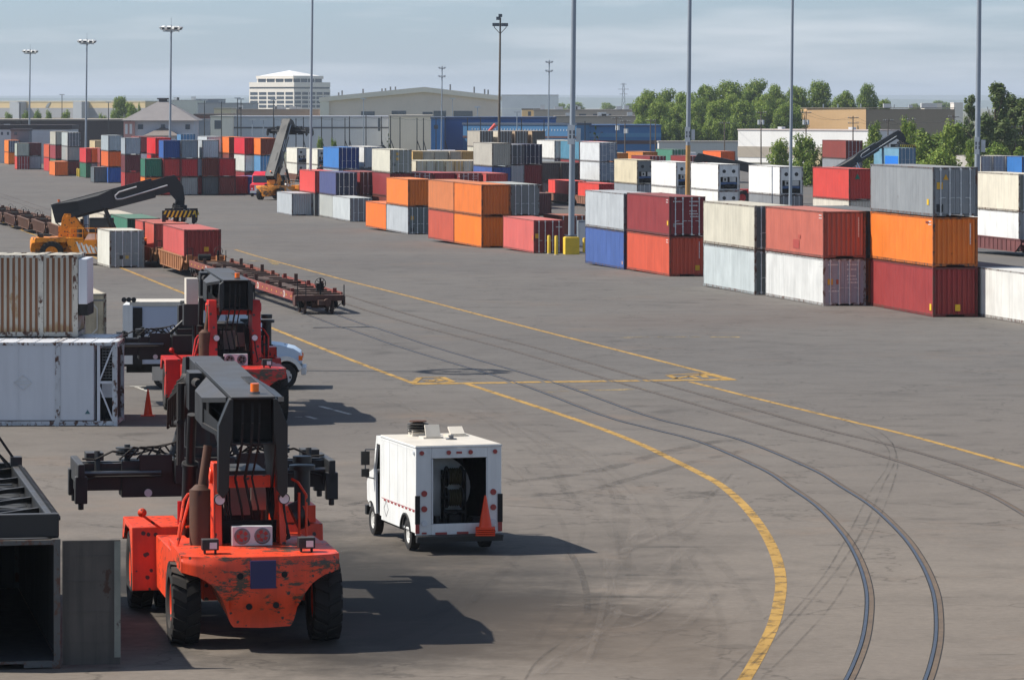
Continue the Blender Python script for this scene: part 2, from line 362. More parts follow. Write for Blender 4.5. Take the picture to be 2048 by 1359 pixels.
def track(px, name, mat='rail', hw=.032):
    c = path(px, .8)
    heads = MB(); dirt = MB(); gap = MB()
    for off, s in ((0, 1), (-1.51, 1)):
        o = off
        pts = [q+side(c, i)*(-o) for i, q in enumerate(c)]
        pts = [Vector((p.x, p.y, 0)) for p in pts]
        ribbon(heads, pts, -hw, hw, .022)
        # side faces of the head
        vs = []
        for sg in (-1, 1):
            n0 = len(heads.v)
            for i, q in enumerate(pts):
                r = q+side(pts, i)*hw*sg; heads.v += [(r.x, r.y, zg(r.y)+.022), (r.x, r.y, zg(r.y)-.02)]
            heads.f += [(n0+2*i, n0+2*i+1, n0+2*i+3, n0+2*i+2) for i in range(len(pts)-1)]
        # inner side: off=0 is the left rail, gauge side lies to the right
        ribbon(dirt, pts, .045, .15, .004)
        ribbon(gap, pts, .15, .17, .005); ribbon(gap, pts, -.055, -.035, .004)
    t = heads.build(name, M[mat], smooth=False); tag(t, kind='structure')
    dirt.build('flangeway', M['railrust'], t, smooth=False); gap.build('rail_gap', M['gap'], t, smooth=False)
track(A0, 'railway_track'); 
C0 = [(-40, 380), (240, 467), (640, 591), (1026, 702), (1219, 760), (1400, 812), (1552, 857), (1688, 891), (1811, 927.5), (1914, 964.6), (1976, 989), (2048, 1030), (2160, 1100), (2320, 1230)]
track(C0, 'railway_track', 'railfaint', .024)
T2 = lambda x: (x, 209 + (x+600)*.1156)
track([T2(600), T2(900), T2(1300), T2(1700), T2(2300)], 'railway_track')

# rubber laid down by turning tyres, and a mast's shadow line: many faint, broken passes
def tyre_and_shadow_marks(name, rgb, alpha, tracks, z):
    mb = MB()
    for i, (px, wd) in enumerate(tracks): ribbon(mb, path(px, .7), -wd/2, wd/2, z+i*.0003)
    tag(mb.build(name, worn(name, rgb, .5, 1.1, (1, .5, 1), alpha*.72), smooth=False), kind='structure')
tyre_and_shadow_marks('tyre_and_shadow_marks', (52, 49, 46), .30, [([(1000, 965), (1100, 955), (1200, 940), (1290, 915), (1370, 895), (1450, 880)], .55), ([(1020, 990), (1150, 985), (1270, 955), (1380, 925), (1470, 905)], .4),
    ([(680, 749), (760, 752), (900, 757), (960, 762)], .3), ([(700, 1010), (760, 1000), (1000, 1010), (1160, 1020)], .3), ([(1140, 1105), (1160, 1140), (1172, 1180), (1175, 1230)], .16)], .011)  # the long near-level strip paints in the line of the mast's shadow
tyre_and_shadow_marks('fine_tyre_marks', (58, 54, 50), .34, [([(1440, 1359), (1500, 1300), (1560, 1250), (1640, 1160), (1690, 1080), (1740, 985), (1775, 930), (1770, 890), (1700, 845), (1640, 822), (1600, 806)], .05), ([(1475, 1359), (1540, 1290), (1610, 1215), (1680, 1130), (1730, 1050), (1766, 970), (1792, 910), (1765, 868), (1690, 832)], .06),
    ([(1520, 1359), (1600, 1280), (1670, 1200), (1722, 1110), (1770, 1010), (1795, 930), (1785, 885)], .05), ([(1700, 1100), (1760, 1090), (1820, 1100)], .06), ([(1050, 1359), (1075, 1320), (1130, 1280)], .05)], .013)
rs = random.Random(4); tr_ = []
for i in range(12):                                    # arcs swept by machines turning round the bend
    f_ = rs.uniform(-.55, 1.25); base = [(930, 766), (1123, 829), (1284, 889), (1400, 946), (1482, 1004), (1540, 1084), (1562, 1165), (1548, 1244), (1488, 1359)]
    ox, oy = rs.uniform(-420, -40), rs.uniform(-40, 150); sx = rs.uniform(.7, 1.15)
    k0 = rs.randint(0, 4); k1 = rs.randint(k0+3, 8)
    tr_.append(([(930+(x-930)*sx+ox*(.4+.6*(y-766)/593)+rs.uniform(-9, 9), min(1500, y+oy)) for x, y in base[k0:k1+1]], rs.uniform(.08, .34)))
for i in range(16):
    x = rs.uniform(560, 1300); y = rs.uniform(1080, 1330); a = rs.uniform(-.3, .9); tr_.append(([(x, y), (x+70, y-30*a), (x+150, y-80*a), (x+230, y-60-120*a)], rs.uniform(.1, .4)))
tyre_and_shadow_marks('faint_tyre_marks', (62, 57, 52), .10, tr_, .020)
tyre_and_shadow_marks('pale_scuff_marks', (170, 158, 146), .10, [([(x+rs.uniform(-30, 30), y) for x, y in p_], w_*.8) for p_, w_ in tr_[::3]], .036)
# ---------------------------------------------------------------- containers
CW = 2.438
H8, H9 = 2.591, 2.896
_cm = {}
def corr(mb, sgn, L, h, p=.278, dep=.036, z0=.155, z1=None):
    z1 = h-.07 if z1 is None else z1
    y = -L/2+.1; ys_ = []
    prof = ((0, 0), (.072, 0), (.14, dep), (.21, dep))
    while y < L/2-.1-p:
        ys_ += [(y+a*p/.278, b) for a, b in prof]; y += p
    ys_ += [(y, 0), (L/2-.1, 0)]
    vs = []
    for yy, b in ys_:
        x = sgn*(1.207-b); vs += [(x, yy, z0), (x, yy, z1)]
    mb.add(vs, [(2*i, 2*i+2, 2*i+3, 2*i+1) for i in range(len(ys_)-1)])
def comb(rr, x0, z, length, hh):                        # a line of small stencilled characters on one baseline
    p = [(x0, z)]; x = x0
    while x < x0+length:
        a = rr.uniform(.03, .07); p += [(x, z+hh*rr.uniform(.8, 1)), (x+a, z+hh), (x+a, z+.01), (x+a+.035, z+.01)]; x += a+.035
    return p + [(x, z)]
def cmesh(kind, L=12.192, h=H8):
    k = (kind, L, h)
    if k in _cm: return _cm[k]
    mb = MB(); y0 = -L/2; y1 = L/2; mat = M['box']
    if kind in ('body', 'smoothbody'):
        if kind == 'body': corr(mb, -1, L, h); corr(mb, 1, L, h)
        else:
            for s in (-1, 1):
                mb.quad((s*1.207, y0+.1, .155), (s*1.207, y1-.1, .155), (s*1.207, y1-.1, h-.07), (s*1.207, y0+.1, h-.07))
                n = int(L/1.22)
                for i in range(1, n): yy = y0+L*i/n; mb.box(s*1.207-.004, s*1.207+.004, yy-.012, yy+.012, .16, h-.08)
        # roof with shallow cross ribs
        n = int(L/.42); pr = []
        for i in range(n):
            a = y0+.1+(L-.2)*i/n; b = (L-.2)/n
            pr += [(a, 0), (a+.35*b, 0), (a+.5*b, .02), (a+.85*b, .02)]
        pr.append((y1-.1, 0)); vs = []
        for yy, d in pr: vs += [(-1.17, yy, h-.035+d), (1.17, yy, h-.035+d)]
        mb.add(vs, [(2*i, 2*i+1, 2*i+3, 2*i+2) for i in range(len(pr)-1)])
        mb.quad((-1.2, y1-.05, .15), (1.2, y1-.05, .15), (1.2, y1-.05, h-.1), (-1.2, y1-.05, h-.1))
        mb.quad((-1.2, y0+.1, .15), (1.2, y0+.1, .15), (1.2, y1-.1, .15), (-1.2, y1-.1, .15))
    elif kind == 'frame':
        mat = M['boxframe']
        for sx in (-1, 1):
            for yy in (y0, y1):
                s = 1 if yy < 0 else -1
                mb.box(min(sx*1.216, sx*1.09), max(sx*1.216, sx*1.09), min(yy+s*.004, yy+s*.12), max(yy+s*.004, yy+s*.12), .118, h-.118)
                for zz in (0, h-.118):
                    mb.box(min(sx*1.219, sx*1.057), max(sx*1.219, sx*1.057), min(yy, yy+s*.178), max(yy, yy+s*.178), zz, zz+.118)
            mb.box(min(sx*1.213, sx*1.15), max(sx*1.213, sx*1.15), y0+.178, y1-.178, h-.085, h-.012)
            mb.box(min(sx*1.211, sx*1.15), max(sx*1.211, sx*1.15), y0+.178, y1-.178, .02, .16)
        mb.box(-1.09, 1.09, y0+.006, y0+.1, h-.11, h-.014); mb.box(-1.09, 1.09, y1-.1, y1-.006, h-.11, h-.014)
        mb.box(-1.09, -.5, y0+.008, y0+.1, .03, .16); mb.box(.5, 1.09, y0+.008, y0+.1, .03, .16); mb.box(-.5, .5, y0+.008, y0+.1, .11, .16)
        mb.box(-1.09, 1.09, y1-.1, y1-.008, .03, .16)
    elif kind == 'end_wall':
        xs_ = []; x = -1.09; p = .2725
        for i in range(8): xs_ += [(x, .085), (x+.08, .085), (x+.14, .010), (x+.215, .010)]; x += p
        xs_ += [(1.09, .085)]
        vs = []
        for xx, d in xs_: vs += [(xx, y0+d, .16), (xx, y0+d, h-.11)]
        mb.add(vs, [(2*i, 2*i+2, 2*i+3, 2*i+1) for i in range(len(xs_)-1)])
    elif kind == 'door':                                  # left leaf, mirrored for the right one
        mb.box(-1.085, -.008, y0+.045, y0+.085, .165, h-.115)
        zz = [.165+(h-.28)*i/4 for i in range(5)]
        for z in zz: mb.box(-1.085, -.008, y0+.022, y0+.0447, max(.165, z-.045), min(h-.115, z+.045))
        for a in (-1.085, -.098): mb.box(a, a+.09, y0+.0215, y0+.0445, .167, h-.117)
        for z in (.45, 1.05, 1.65, 2.2): mb.box(-1.10, -1.03, y0-.004, y0+.03, z-.04, z+.04)
    elif kind == 'lock_rod':
        mat = M['galv']
        mb.cyl((0, y0+.0, .05), (0, y0+.0, h-.04), .034, n=8)
        for z in (.14, h-.13): mb.box(-.06, .06, y0-.02, y0+.03, z-.045, z+.045)
        for z in (.62, .95, 1.75): mb.box(-.045, .045, y0-.015, y0+.03, z-.03, z+.03)
        mb.box(0, .26, y0-.03, y0-.008, .985, 1.015)
    elif kind == 'refrigeration_unit':
        mb.box(-1.08, 1.08, y0+.05, y0+.09, h*.52, h-.115)
        mb.box(-1.08, -.95, y0+.03, y0+.09, .165, h*.52); mb.box(.95, 1.08, y0+.03, y0+.09, .165, h*.52)
        mb.box(-.95, .95, y0+.5, y0+.54, .165, h*.52)
        for x0, x1 in ((-1.0, -.06), (.06, 1.0)): mb.box(x0, x1, y0+.035, y0+.0497, h*.60, h*.86)
        mb.box(-1.08, 1.08, y0+.03, y0+.09, .12, .2)
    elif kind == 'condenser_recess':
        mat = M['dark']
        mb.box(-.95, .95, y0+.40, y0+.49, .21, h*.52)
        mb.cyl((-.35, y0+.2, .55), (.55, y0+.2, .55), .22, n=12); mb.box(.3, .85, y0+.2, y0+.4, .25, .8); mb.box(-.85, -.45, y0+.15, y0+.4, .25, .5)
    elif kind == 'control_box':
        mb.box(-.62, -.14, y0+.12, y0+.4, h*.335, h*.51); mb.box(.12, .8, y0+.1, y0+.4, h*.335, h*.51)
    elif kind == 'fan':
        mat = M['black']; mb.cyl((0, y0+.03, h*.73), (0, y0+.05, h*.73), .2, n=18)
    elif kind == 'blue_panel':
        mat = M['painted']; mb.box(-.93, .93, y0+.1, y0+.14, h*.235, h*.325)
    elif kind == 'display':
        mat = M['dark']; mb.box(-.5, -.3, y0+.11, y0+.119, h*.37, h*.47)
    elif kind.startswith('marking'):
        mat = M['white']; r_ = int(kind[-1]); rr = random.Random(5+r_); x0, zz = ((-.95, h*.86), (.15, h*.86), (.15, h*.76), (.15, h*.62), (.15, h*.55), (.2, h*.48), (-.9, h*.3))[r_]
        mb.prism(comb(rr, x0, zz, rr.uniform(.4, .7), .075), 'y', y0+.0165, y0+.0205)
    elif kind.startswith('side_marking'):
        mat = M['white']; r_ = int(kind[-1]); mb.prism(comb(random.Random(8+r_), y0+.35, h*(.9, .84)[r_], .55, .06), 'x', -1.2125, -1.2085)
    elif kind == 'vertical_marking':
        mat = M['white']; mb.prism([(z_, x_) for x_, z_ in comb(random.Random(3), h*.45, .78, h*.42, .06)], 'y', y0-.004, y0+.0085)
    me = mb.mesh('container_'+kind, mat); _cm[k] = me; return me

def container(pos, color, end='c', label='', L=12.192, h=H8, rz=YARD, group='shipping containers in the yard', endcol=None, smooth=False, marks=0, cat='container', roofdirt=0):
    """pos: near left bottom corner; end: c corrugated wall, d doors, r refrigeration unit"""
    u, v = U(rz), V(rz)
    c = Vector(pos) + v*(CW/2) + u*(L/2)
    t = empty('shipping_container', c, rz, label, cat, group)
    cl = lin(color); fr = lin([q*.74 for q in color]); ec = lin(endcol) if endcol else cl  # endcol often darkens an end: its shade is put into the colour
    link('body', cmesh('smoothbody' if (smooth or end == 'r') else 'body', L, h), t, cl)
    link('frame', cmesh('frame', L, h), t, fr)
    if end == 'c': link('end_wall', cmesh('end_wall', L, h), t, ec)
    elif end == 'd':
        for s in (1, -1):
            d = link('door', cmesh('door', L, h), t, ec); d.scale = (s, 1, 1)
            for x in (-.30, -.80):
                r = link('lock_rod', cmesh('lock_rod', L, h), d); r.location = (x, 0, 0)
        if marks:
            for r_ in range(7): link('marking', cmesh(f'marking{r_}', L, h), t)
    elif end == 'r':
        r = link('refrigeration_unit', cmesh('refrigeration_unit', L, h), t, ec)
        link('condenser_recess', cmesh('condenser_recess', L, h), r); link('control_box', cmesh('control_box', L, h), r, lin((205, 203, 196)))
        link('blue_panel', cmesh('blue_panel', L, h), r, lin((58, 88, 130))); link('display', cmesh('display', L, h), r)
        for x in (-.53, .53): f = link('fan', cmesh('fan', L, h), r); f.location = (x, 0, 0); f.scale = (1, 1, 1)
    if marks and end == 'c': link('vertical_marking', cmesh('vertical_marking', L, h), t)
    if marks:
        for r_ in range(2): link('side_marking', cmesh(f'side_marking{r_}', L, h), t)
    return t
def decal(t, name, rgb, x, z, wd, ht, face='end', L=12.192, shape='box', sign=None):
    """a sticker or stencilled panel on a container's near end or left side (x: across the end, or metres back along the side)"""
    mb = MB(); y0 = -L/2
    if face == 'end':
        if shape == 'box': mb.box(x-wd/2, x+wd/2, y0+.000, y0+.011, z-ht/2, z+ht/2)
        else: mb.prism([(x-wd/2, z-ht/2), (x+wd/2, z-ht/2), (x, z+ht/2)], 'y', y0+.0, y0+.011)
    else: mb.box(-1.214, -1.208, y0+x-wd/2, y0+x+wd/2, z-ht/2, z+ht/2)
    key = name+str(rgb)
    if key not in M: M[key] = paint(name, rgb, .6, var=.2, nscale=6)
    return mb.build(name, M[key], t)

ORG = (232, 122, 34); DORG = (208, 98, 40); SAL = (188, 100, 82); RED = (196, 54, 48); BRED = (206, 30, 34); MAR = (138, 46, 48); BRN = (122, 58, 48)
GRY = (140, 144, 147); LGR = (176, 181, 184); DGR = (84, 90, 94); WHT_ = (222, 220, 213); CRM = (202, 197, 178); BLU = (62, 90, 152); NAV = (36, 46, 84); SKY = (48, 116, 186)
GRN = (48, 108, 88); TEA = (74, 128, 152); DRD = (150, 48, 46); PGR = (188, 196, 196); PINK = (206, 96, 88)
CN = {ORG: 'orange', DORG: 'rusty orange', SAL: 'salmon brown', RED: 'red', BRED: 'bright red', MAR: 'maroon', BRN: 'brown', GRY: 'grey', LGR: 'light grey', DGR: 'dark grey', WHT_: 'white', CRM: 'cream', BLU: 'blue', NAV: 'navy', SKY: 'sky blue', GRN: 'green', TEA: 'teal', DRD: 'dark red', PGR: 'pale grey', PINK: 'faded red'}
EN = {'c': 'ribbed end', 'd': 'door end', 'r': 'refrigerated end'}
def stack(px, py, where, levels, L=12.192, rz=YARD, pos=None):
    """levels from the ground up: (colour, end[, options])"""
    p = G(px, py) if pos is None else Vector(pos)
    z = p.z; n = len(levels); out_ = []
    for i, lv in enumerate(levels):
        colr, end = lv[0], lv[1]; kw = dict(lv[2]) if len(lv) > 2 else {}
        hh = kw.get('h', H8)
        pl = '' if n == 1 else ('topmost of ' if i == n-1 else ('lowest of ' if i == 0 else 'middle of '))
        lb = kw.pop('label', None) or (f"{CN[colr]} container, {pl}the {where}" if n > 1 else f"single {CN[colr]} container, {where}")
        q = Vector((p.x, p.y, z)); z += hh+.026
        out_.append(container(q, colr, end, lb, L=L, rz=rz, **kw))
    return out_
def beside(px, py, k, gap=.12): return G(px, py) + V()*(CW+gap)*k
# ---------------------------------------------------------------- near rows on the right
m1 = dict(marks=1)
a = stack(1866, 634, 'three-high stack at the right, nearest the kerbless apron', [
    (DRD, 'c', dict(label='dark red container with yellow stickers, lowest of the tall three-high stack', color=None) if 0 else dict(label='dark red container with a yellow sticker, lowest of the tall grey-orange-red stack', marks=0)),
    (ORG, 'c', dict(label='bright orange container with ribbed end, middle of the tall grey-orange-red stack', marks=1)),
    (GRY, 'd', dict(label='grey container with white lock rods and yellow labels, on top of the tall stack', marks=0))], rz=R(10.4))
decal(a[0], 'yellow_sticker', (226, 182, 30), .12, .48, .28, .34); decal(a[0], 'yellow_sticker', (226, 182, 30), .5, .5, .34, .34, 'side')
decal(a[2], 'yellow_sticker', (222, 170, 40), -.85, 1.62, .32, .36); decal(a[2], 'warning_triangle', (214, 160, 40), -.52, 2.08, .3, .3, shape='tri'); decal(a[2], 'black_patch', (34, 36, 40), -.85, .45, .36, .4); decal(a[2], 'yellow_sticker', (226, 182, 30), 1.0, .75, .34, .3, 'side')
for s, n in ((a[1], 3),): decal(s, 'small_stencil', (120, 50, 30), 1.1, 2.3, .6, .12, 'side')
q = stack(0, 0, 'standing in the gap right of the tall stack', [((96, 56, 56), 'c', dict(label='dim brown container standing in the shade right of the tall three-high stack'))], pos=G(1866, 634)+V()*2.56+U()*.5)
q = stack(2107, 657, '', [(WHT_, 'c', dict(label='white container alone at the right edge, nearest of all the white ones', smooth=True))])
b = stack(1646.5, 611.6, '', [
    ((214, 214, 210), 'd', dict(label='off-white container with grey lock-rod doors under the salmon brown one', marks=1, endcol=(160, 162, 172))),
    (SAL, 'c', dict(label='salmon brown container with a repaired square patch, on the off-white one', marks=1))])
decal(b[0], 'yellow_sticker', (222, 170, 40), -.82, 1.32, .3, .32); decal(b[0], 'orange_plate', (176, 90, 60), -.38, 1.32, .2, .26)
decal(b[1], 'repair_patch', (166, 66, 56), 5.6, .62, 1.25, .5, 'side'); decal(b[1], 'repair_patch', (172, 78, 62), 5.0, 1.05, .5, .2, 'side')
stack(0, 0, '', [(DORG, 'c', dict(label='orange ribbed container half hidden between the off-white container and the tall stack')),
                 (DGR, 'd', dict(label='dark grey door-ended container over the half-hidden orange one'))], pos=beside(1646.5, 611.6, 1, .12)+U()*.4)
b2 = stack(1509, 589.5, '', [
    (PGR, 'd', dict(label='pale grey container with dark door end, under the cream one left of the salmon one', endcol=(96, 108, 108))),
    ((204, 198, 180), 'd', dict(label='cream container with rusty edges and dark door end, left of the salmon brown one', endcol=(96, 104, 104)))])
c = stack(1338.5, 552.7, '', [
    ((204, 84, 56), 'c', dict(label='red-orange container with a yellow label on its ribbed end, under the maroon one', marks=1)),
    (MAR, 'd', dict(label='maroon container with white lettering on its doors, on the red-orange one', marks=1))])
decal(c[0], 'yellow_sticker', (214, 160, 30), .68, .55, .3, .34); decal(c[1], 'yellow_sticker', (226, 182, 30), .5, .85, .34, .3, 'side'); decal(c[1], 'pale_plate', (150, 140, 136), -.86, .72, .2, .22)
d = stack(0, 0, '', [
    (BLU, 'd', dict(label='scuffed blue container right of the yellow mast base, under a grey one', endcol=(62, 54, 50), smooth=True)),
    (LGR, 'd', dict(label='light grey container on the scuffed blue one right of the mast', endcol=(70, 62, 58), smooth=True))], pos=G(1249.5, 539.5)+U()*.3)
decal(d[0], 'small_notice', (196, 150, 130), .5, .45, .3, .22, 'side')
f = stack(1067.5, 506.5, '', [(PINK, 'd', dict(label='single faded red container with maroon doors behind the yellow bollards', endcol=(120, 34, 40), smooth=True))])
decal(f[0], 'yellow_sticker', (214, 160, 30), -.95, 1.35, .28, .36); decal(f[0], 'yellow_sticker', (214, 160, 30), .5, 1.2, .16, .36, 'side')
e = stack(963, 495.7, '', [
    ((236, 122, 28), 'c', dict(label='vivid orange container at ground level, left of the faded red one')),
    ((224, 118, 44), 'c', dict(label='orange container with brown ribbed end, upper of the orange pair'))])
e2 = stack(0, 0, '', [
    ((190, 84, 62), 'c', dict(label='brick red container end to end behind the vivid orange one')),
    ((206, 122, 72), 'c', dict(label='dusty tan-orange container end to end behind the upper orange one'))], pos=G(963, 495.7)+U()*12.4)
stack(0, 0, '', [(DGR, 'd', dict(label='dark grey container hidden under the grey-doored one, behind the faded red one')),
                 ((172, 176, 172), 'd', dict(label='grey container with white lock rods, right of the upper orange one', endcol=(130, 134, 132)))], pos=beside(963, 495.7, 1)+U()*.6)
decal(f[0], 'white_code', (200, 190, 186), .8, 2.05, .5, .08)
g = stack(816, 468.5, '', [
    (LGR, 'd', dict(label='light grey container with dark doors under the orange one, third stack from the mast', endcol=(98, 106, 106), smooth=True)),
    (ORG, 'c', dict(label='orange container with deep orange ribbed end, on the light grey one with dark doors', smooth=True))])
decal(g[0], 'yellow_sticker', (196, 150, 40), -.8, 1.55, .3, .36); decal(g[0], 'black_patch', (34, 36, 40), -.8, .45, .3, .36)
stack(0, 0, '', [((238, 118, 40), 'c', dict(label='single orange container end to end behind the light grey one with dark doors'))], pos=G(816, 468.5)+U()*12.4)
g2 = stack(780, 441, '', [
    (BRN, 'c', dict(label='brown container lowest of the stack under the tall cream one')),
    (MAR, 'c', dict(label='maroon container directly under the tall cream one with yellow stickers')),
    ((206, 202, 184), 'd', dict(label='cream container with two yellow stickers on its doors, high above the orange ones', endcol=(150, 152, 142), smooth=True))])
for z in (1.55, 2.1): decal(g2[2], 'yellow_sticker', (222, 170, 40), -.35, z, .3, .3)
decal(g2[2], 'black_patch', (34, 36, 40), -.75, .95, .3, .3)
stack(0, 0, '', [(DGR, 'd', dict(label='dark grey container under the maroon door-ended one beside the tall cream stack')), (MAR, 'd', dict(label='maroon container with door end showing its top over the orange one', marks=1))], pos=beside(780, 441, 1)+U()*.8)
stack(0, 0, '', [(LGR, 'c', dict(label='grey container under the crimson one, in the middle row')), ((168, 46, 60), 'c', dict(label='crimson container showing its roof behind the orange pair'))], pos=beside(780, 441, 2)+U()*1.0)
stack(0, 0, '', [(GRY, 'd', dict(label='grey container under the dark maroon one in the middle row')), ((128, 50, 52), 'd', dict(label='dark maroon container with white lock rods showing over the orange pair', marks=1))], pos=beside(780, 441, 3)-U()*1.0)
stack(0, 0, '', [(GRY, 'd', dict(label='plain grey container lowest in the middle row, left of the mast')), ((196, 82, 76), 'c', dict(label='faded red container showing only its roof left of the mast'))], pos=beside(780, 441, 4)-U()*3.0)
stack(583.5, 431.5, '', [(LGR, 'c', dict(label='light grey ribbed container standing alone at the left end of the middle row'))])
stack(630, 432, '', [(DGR, 'd', dict(label='dark grey container under the slim red one')), ((214, 70, 64), 'c', dict(label='red container with dark red end, upper, between the grey one and the navy one'))])
j = stack(671.5, 438, '', [((172, 174, 168), 'd', dict(label='pale grey container under the faded navy one', endcol=(60, 60, 66), smooth=True)),
                           ((72, 78, 124), 'd', dict(label='faded navy container with bright lock rods on a pale grey one', endcol=(34, 44, 72), smooth=True))])
stack(700, 443.5, '', [((188, 193, 193), 'd', dict(label='pale grey container with grey-brown doors, right of the faded navy stack', endcol=(128, 122, 124), smooth=True))])
stack(720, 436, '', [(CRM, 'd', dict(label='cream container under the maroon one with white rods')), (MAR, 'd', dict(label='maroon container with white lock rods, right of the faded navy one', endcol=(78, 30, 34)))])
stack(677.7, 427, '', [(GRY, 'd', dict(label='grey container lowest of the stack under the bright blue one')), (LGR, 'd', dict(label='light grey container in the stack under the bright blue one')),
                       (SKY, 'd', dict(label='bright blue container with dark blue doors above the faded navy one', endcol=(28, 62, 128), smooth=True))])
stack(728, 424, '', [(GRY, 'd', dict(label='grey container lowest under the white one with the black patch')), (GRY, 'c', dict(label='grey container second under the white one with the black patch')),
                     (WHT_, 'd', dict(label='white container with black patch on its doors, right of the bright blue one', endcol=(200, 202, 202)))])
# ---------------------------------------------------------------- middle distance, between the rows
stack(984, 418, '', [(GRN, 'c', dict(label='green container lowest of the stack under the blue and beige ones')), (BLU, 'c', dict(label='blue container below the tall beige-grey one near the middle')), ((178, 172, 160), 'c', dict(label='tall beige-grey container over the blue one near the middle', h=H9, smooth=True))])
stack(1011, 412, '', [(GRY, 'd', dict(label='grey container lowest in the stack left of the navy doors')), (PGR, 'd', dict(label='pale grey container under the grey one left of the navy doors')), ((170, 174, 174), 'd', dict(label='grey container with charcoal doors left of the navy doors', endcol=(84, 90, 90)))])
stack(1047, 411, '', [(BRN, 'd', dict(label='brown container lowest under the navy-doored one')), (MAR, 'c', dict(label='maroon ribbed container under the navy-doored one')), (NAV, 'd', dict(label='navy container with pale lock rods near the middle', endcol=(26, 36, 62)))])
stack(1030, 432, '', [((110, 60, 60), 'c', dict(label='maroon ribbed container low behind the grey-doored one, left of the red railcar loads'))])
stack(1062, 431, '', [((104, 60, 62), 'c', dict(label='second maroon ribbed container beside the red railcar loads'))])
for k, cc in enumerate(((84, 88, 84), (78, 82, 80))):
    stack(1084+k*38, 404, '', [(GRY, 'c', dict(label=('grey container hidden under the charcoal ribbed one by the navy doors', 'grey container hidden under the second charcoal ribbed one')[k])), (cc, 'c', dict(label=('charcoal ribbed container right of the navy doors', 'charcoal ribbed container left of the mast, below the teal one')[k]))])
stack(1109, 392, '', [(GRY, 'd', dict(label='grey container lowest under the white one left of the mast')), (GRY, 'd', dict(label='grey container middle under the white one left of the mast')), (WHT_, 'c', dict(label='white container behind and left of the mast, beside a cream one'))])
stack(1127, 392, '', [(CRM, 'd', dict(label='cream container lowest beside the teal stack')), (GRY, 'd', dict(label='grey container in the stack under the cream one by the mast')), ((218, 204, 164), 'c', dict(label='yellowish cream container left of the teal one'))])
stack(1158, 396, '', [(BRN, 'd', dict(label='brown container lowest under the teal one')), (MAR, 'c', dict(label='maroon container directly under the teal one')), (TEA, 'c', dict(label='teal container just right of the mast, high in its stack', smooth=True))])
stack(1184, 398, '', [(MAR, 'd', dict(label='maroon container lowest under the coral one')), ((136, 58, 54), 'c', dict(label='maroon-brown container directly under the coral one')), ((222, 90, 82), 'c', dict(label='coral container between the teal one and the reefer-white lettered one', smooth=True))])
stack(1199, 402, '', [(GRY, 'd', dict(label='grey container lowest under the lettered white pair')), ((212, 214, 214), 'd', dict(label='white container with blue-grey doors, lower of the lettered pair', endcol=(140, 152, 166), marks=1)), ((214, 216, 216), 'd', dict(label='white container with blue-grey doors, upper of the lettered pair', endcol=(140, 152, 166), marks=1))])
# beige row far behind
for k, px in enumerate((960, 998, 1030, 1064)):
    cc = ((176, 168, 154), (214, 204, 186), (184, 160, 134), (186, 160, 128))[k]
    nm = ('grey-beige', 'pale cream', 'tan', 'deep tan')[k]
    stack(px, 352, '', [(BRN, 'd', dict(label=f'brown container lowest under the {nm} one in the far beige row')), (CRM, 'd', dict(label=f'cream container in the middle under the {nm} one in the far beige row')), (cc, 'd' if k < 3 else 'c', dict(label=f'{nm} container in the far row below the blue building', endcol=(96, 92, 88), h=H9))])
# row of pale door ends behind the maroon roofs
for k, (px, cc) in enumerate(((832, (206, 196, 172)), (852, (196, 194, 176)), (871, (180, 176, 152)), (890, (218, 204, 172)), (908, (214, 180, 124)), (926, (224, 210, 186)), (944, (202, 192, 172)))):
    nm = ('first', 'second', 'third', 'fourth', 'fifth', 'sixth', 'last')[k]
    stack(px, 398, '', [((196, 186, 164), 'd', dict(label=f'{nm} pale door-ended container from the left, lower tier behind the maroon roofs', endcol=cc)), (cc, 'd', dict(label=f'{nm} pale door-ended container from the left, upper tier behind the maroon roofs'))])
for k, (px, cc, nm) in enumerate(((826, (206, 168, 100), 'ochre'), (846, (196, 188, 168), 'stone grey'), (868, (190, 184, 166), 'greyish cream'), (900, (190, 178, 160), 'dusty grey'), (924, (204, 160, 92), 'mustard'), (1020, (150, 150, 146), 'mid grey'))):
    stack(px, 366, '', [(GRY, 'c', dict(label=f'grey container under the {nm} one in the far middle row')), (cc, 'c', dict(label=f'{nm} container in the far row behind the pale door ends'))])
stack(1226, 372, '', [(GRN, 'd', dict(label='green container under the orange-brown one right of the lettered pair')), ((212, 128, 50), 'c', dict(label='amber container over the cream reefer, far back'))])
stack(1286, 368, '', [(GRY, 'd', dict(label='grey container under the far amber-orange one')), ((206, 124, 46), 'c', dict(label='amber-orange ribbed container behind the white reefers'))])
stack(1345, 360, '', [(GRY, 'd', dict(label='grey container under the far green one')), ((70, 128, 104), 'd', dict(label='sea green container far behind the white reefers'))])
stack(1300, 382, '', [(GRY, 'd', dict(label='grey container under the left far maroon one')), (MAR, 'd', dict(label='maroon container with white rods far behind the second white reefer'))])
stack(1380, 382, '', [(GRY, 'd', dict(label='grey container under the right far maroon one')), ((142, 50, 46), 'd', dict(label='maroon container with white rods behind the third white reefer'))])
stack(1442, 366, '', [(GRY, 'd', dict(label='grey container under the far tangerine one')), ((232, 104, 40), 'c', dict(label='tangerine container over the black crane boom, below the wood'))])
stack(1692, 392, '', [(GRY, 'd', dict(label='grey container lowest under the small brick-brown one')), (GRY, 'd', dict(label='grey container under the small brick-brown one')), ((134, 58, 48), 'd', dict(label='brick-brown door-ended container above the red one, under the crane boom'))])
stack(1660, 372, '', [(GRY, 'd', dict(label='grey container under the dirty cream one')), ((214, 196, 158), 'c', dict(label='dirty cream ribbed container left of the brick-brown one'))])
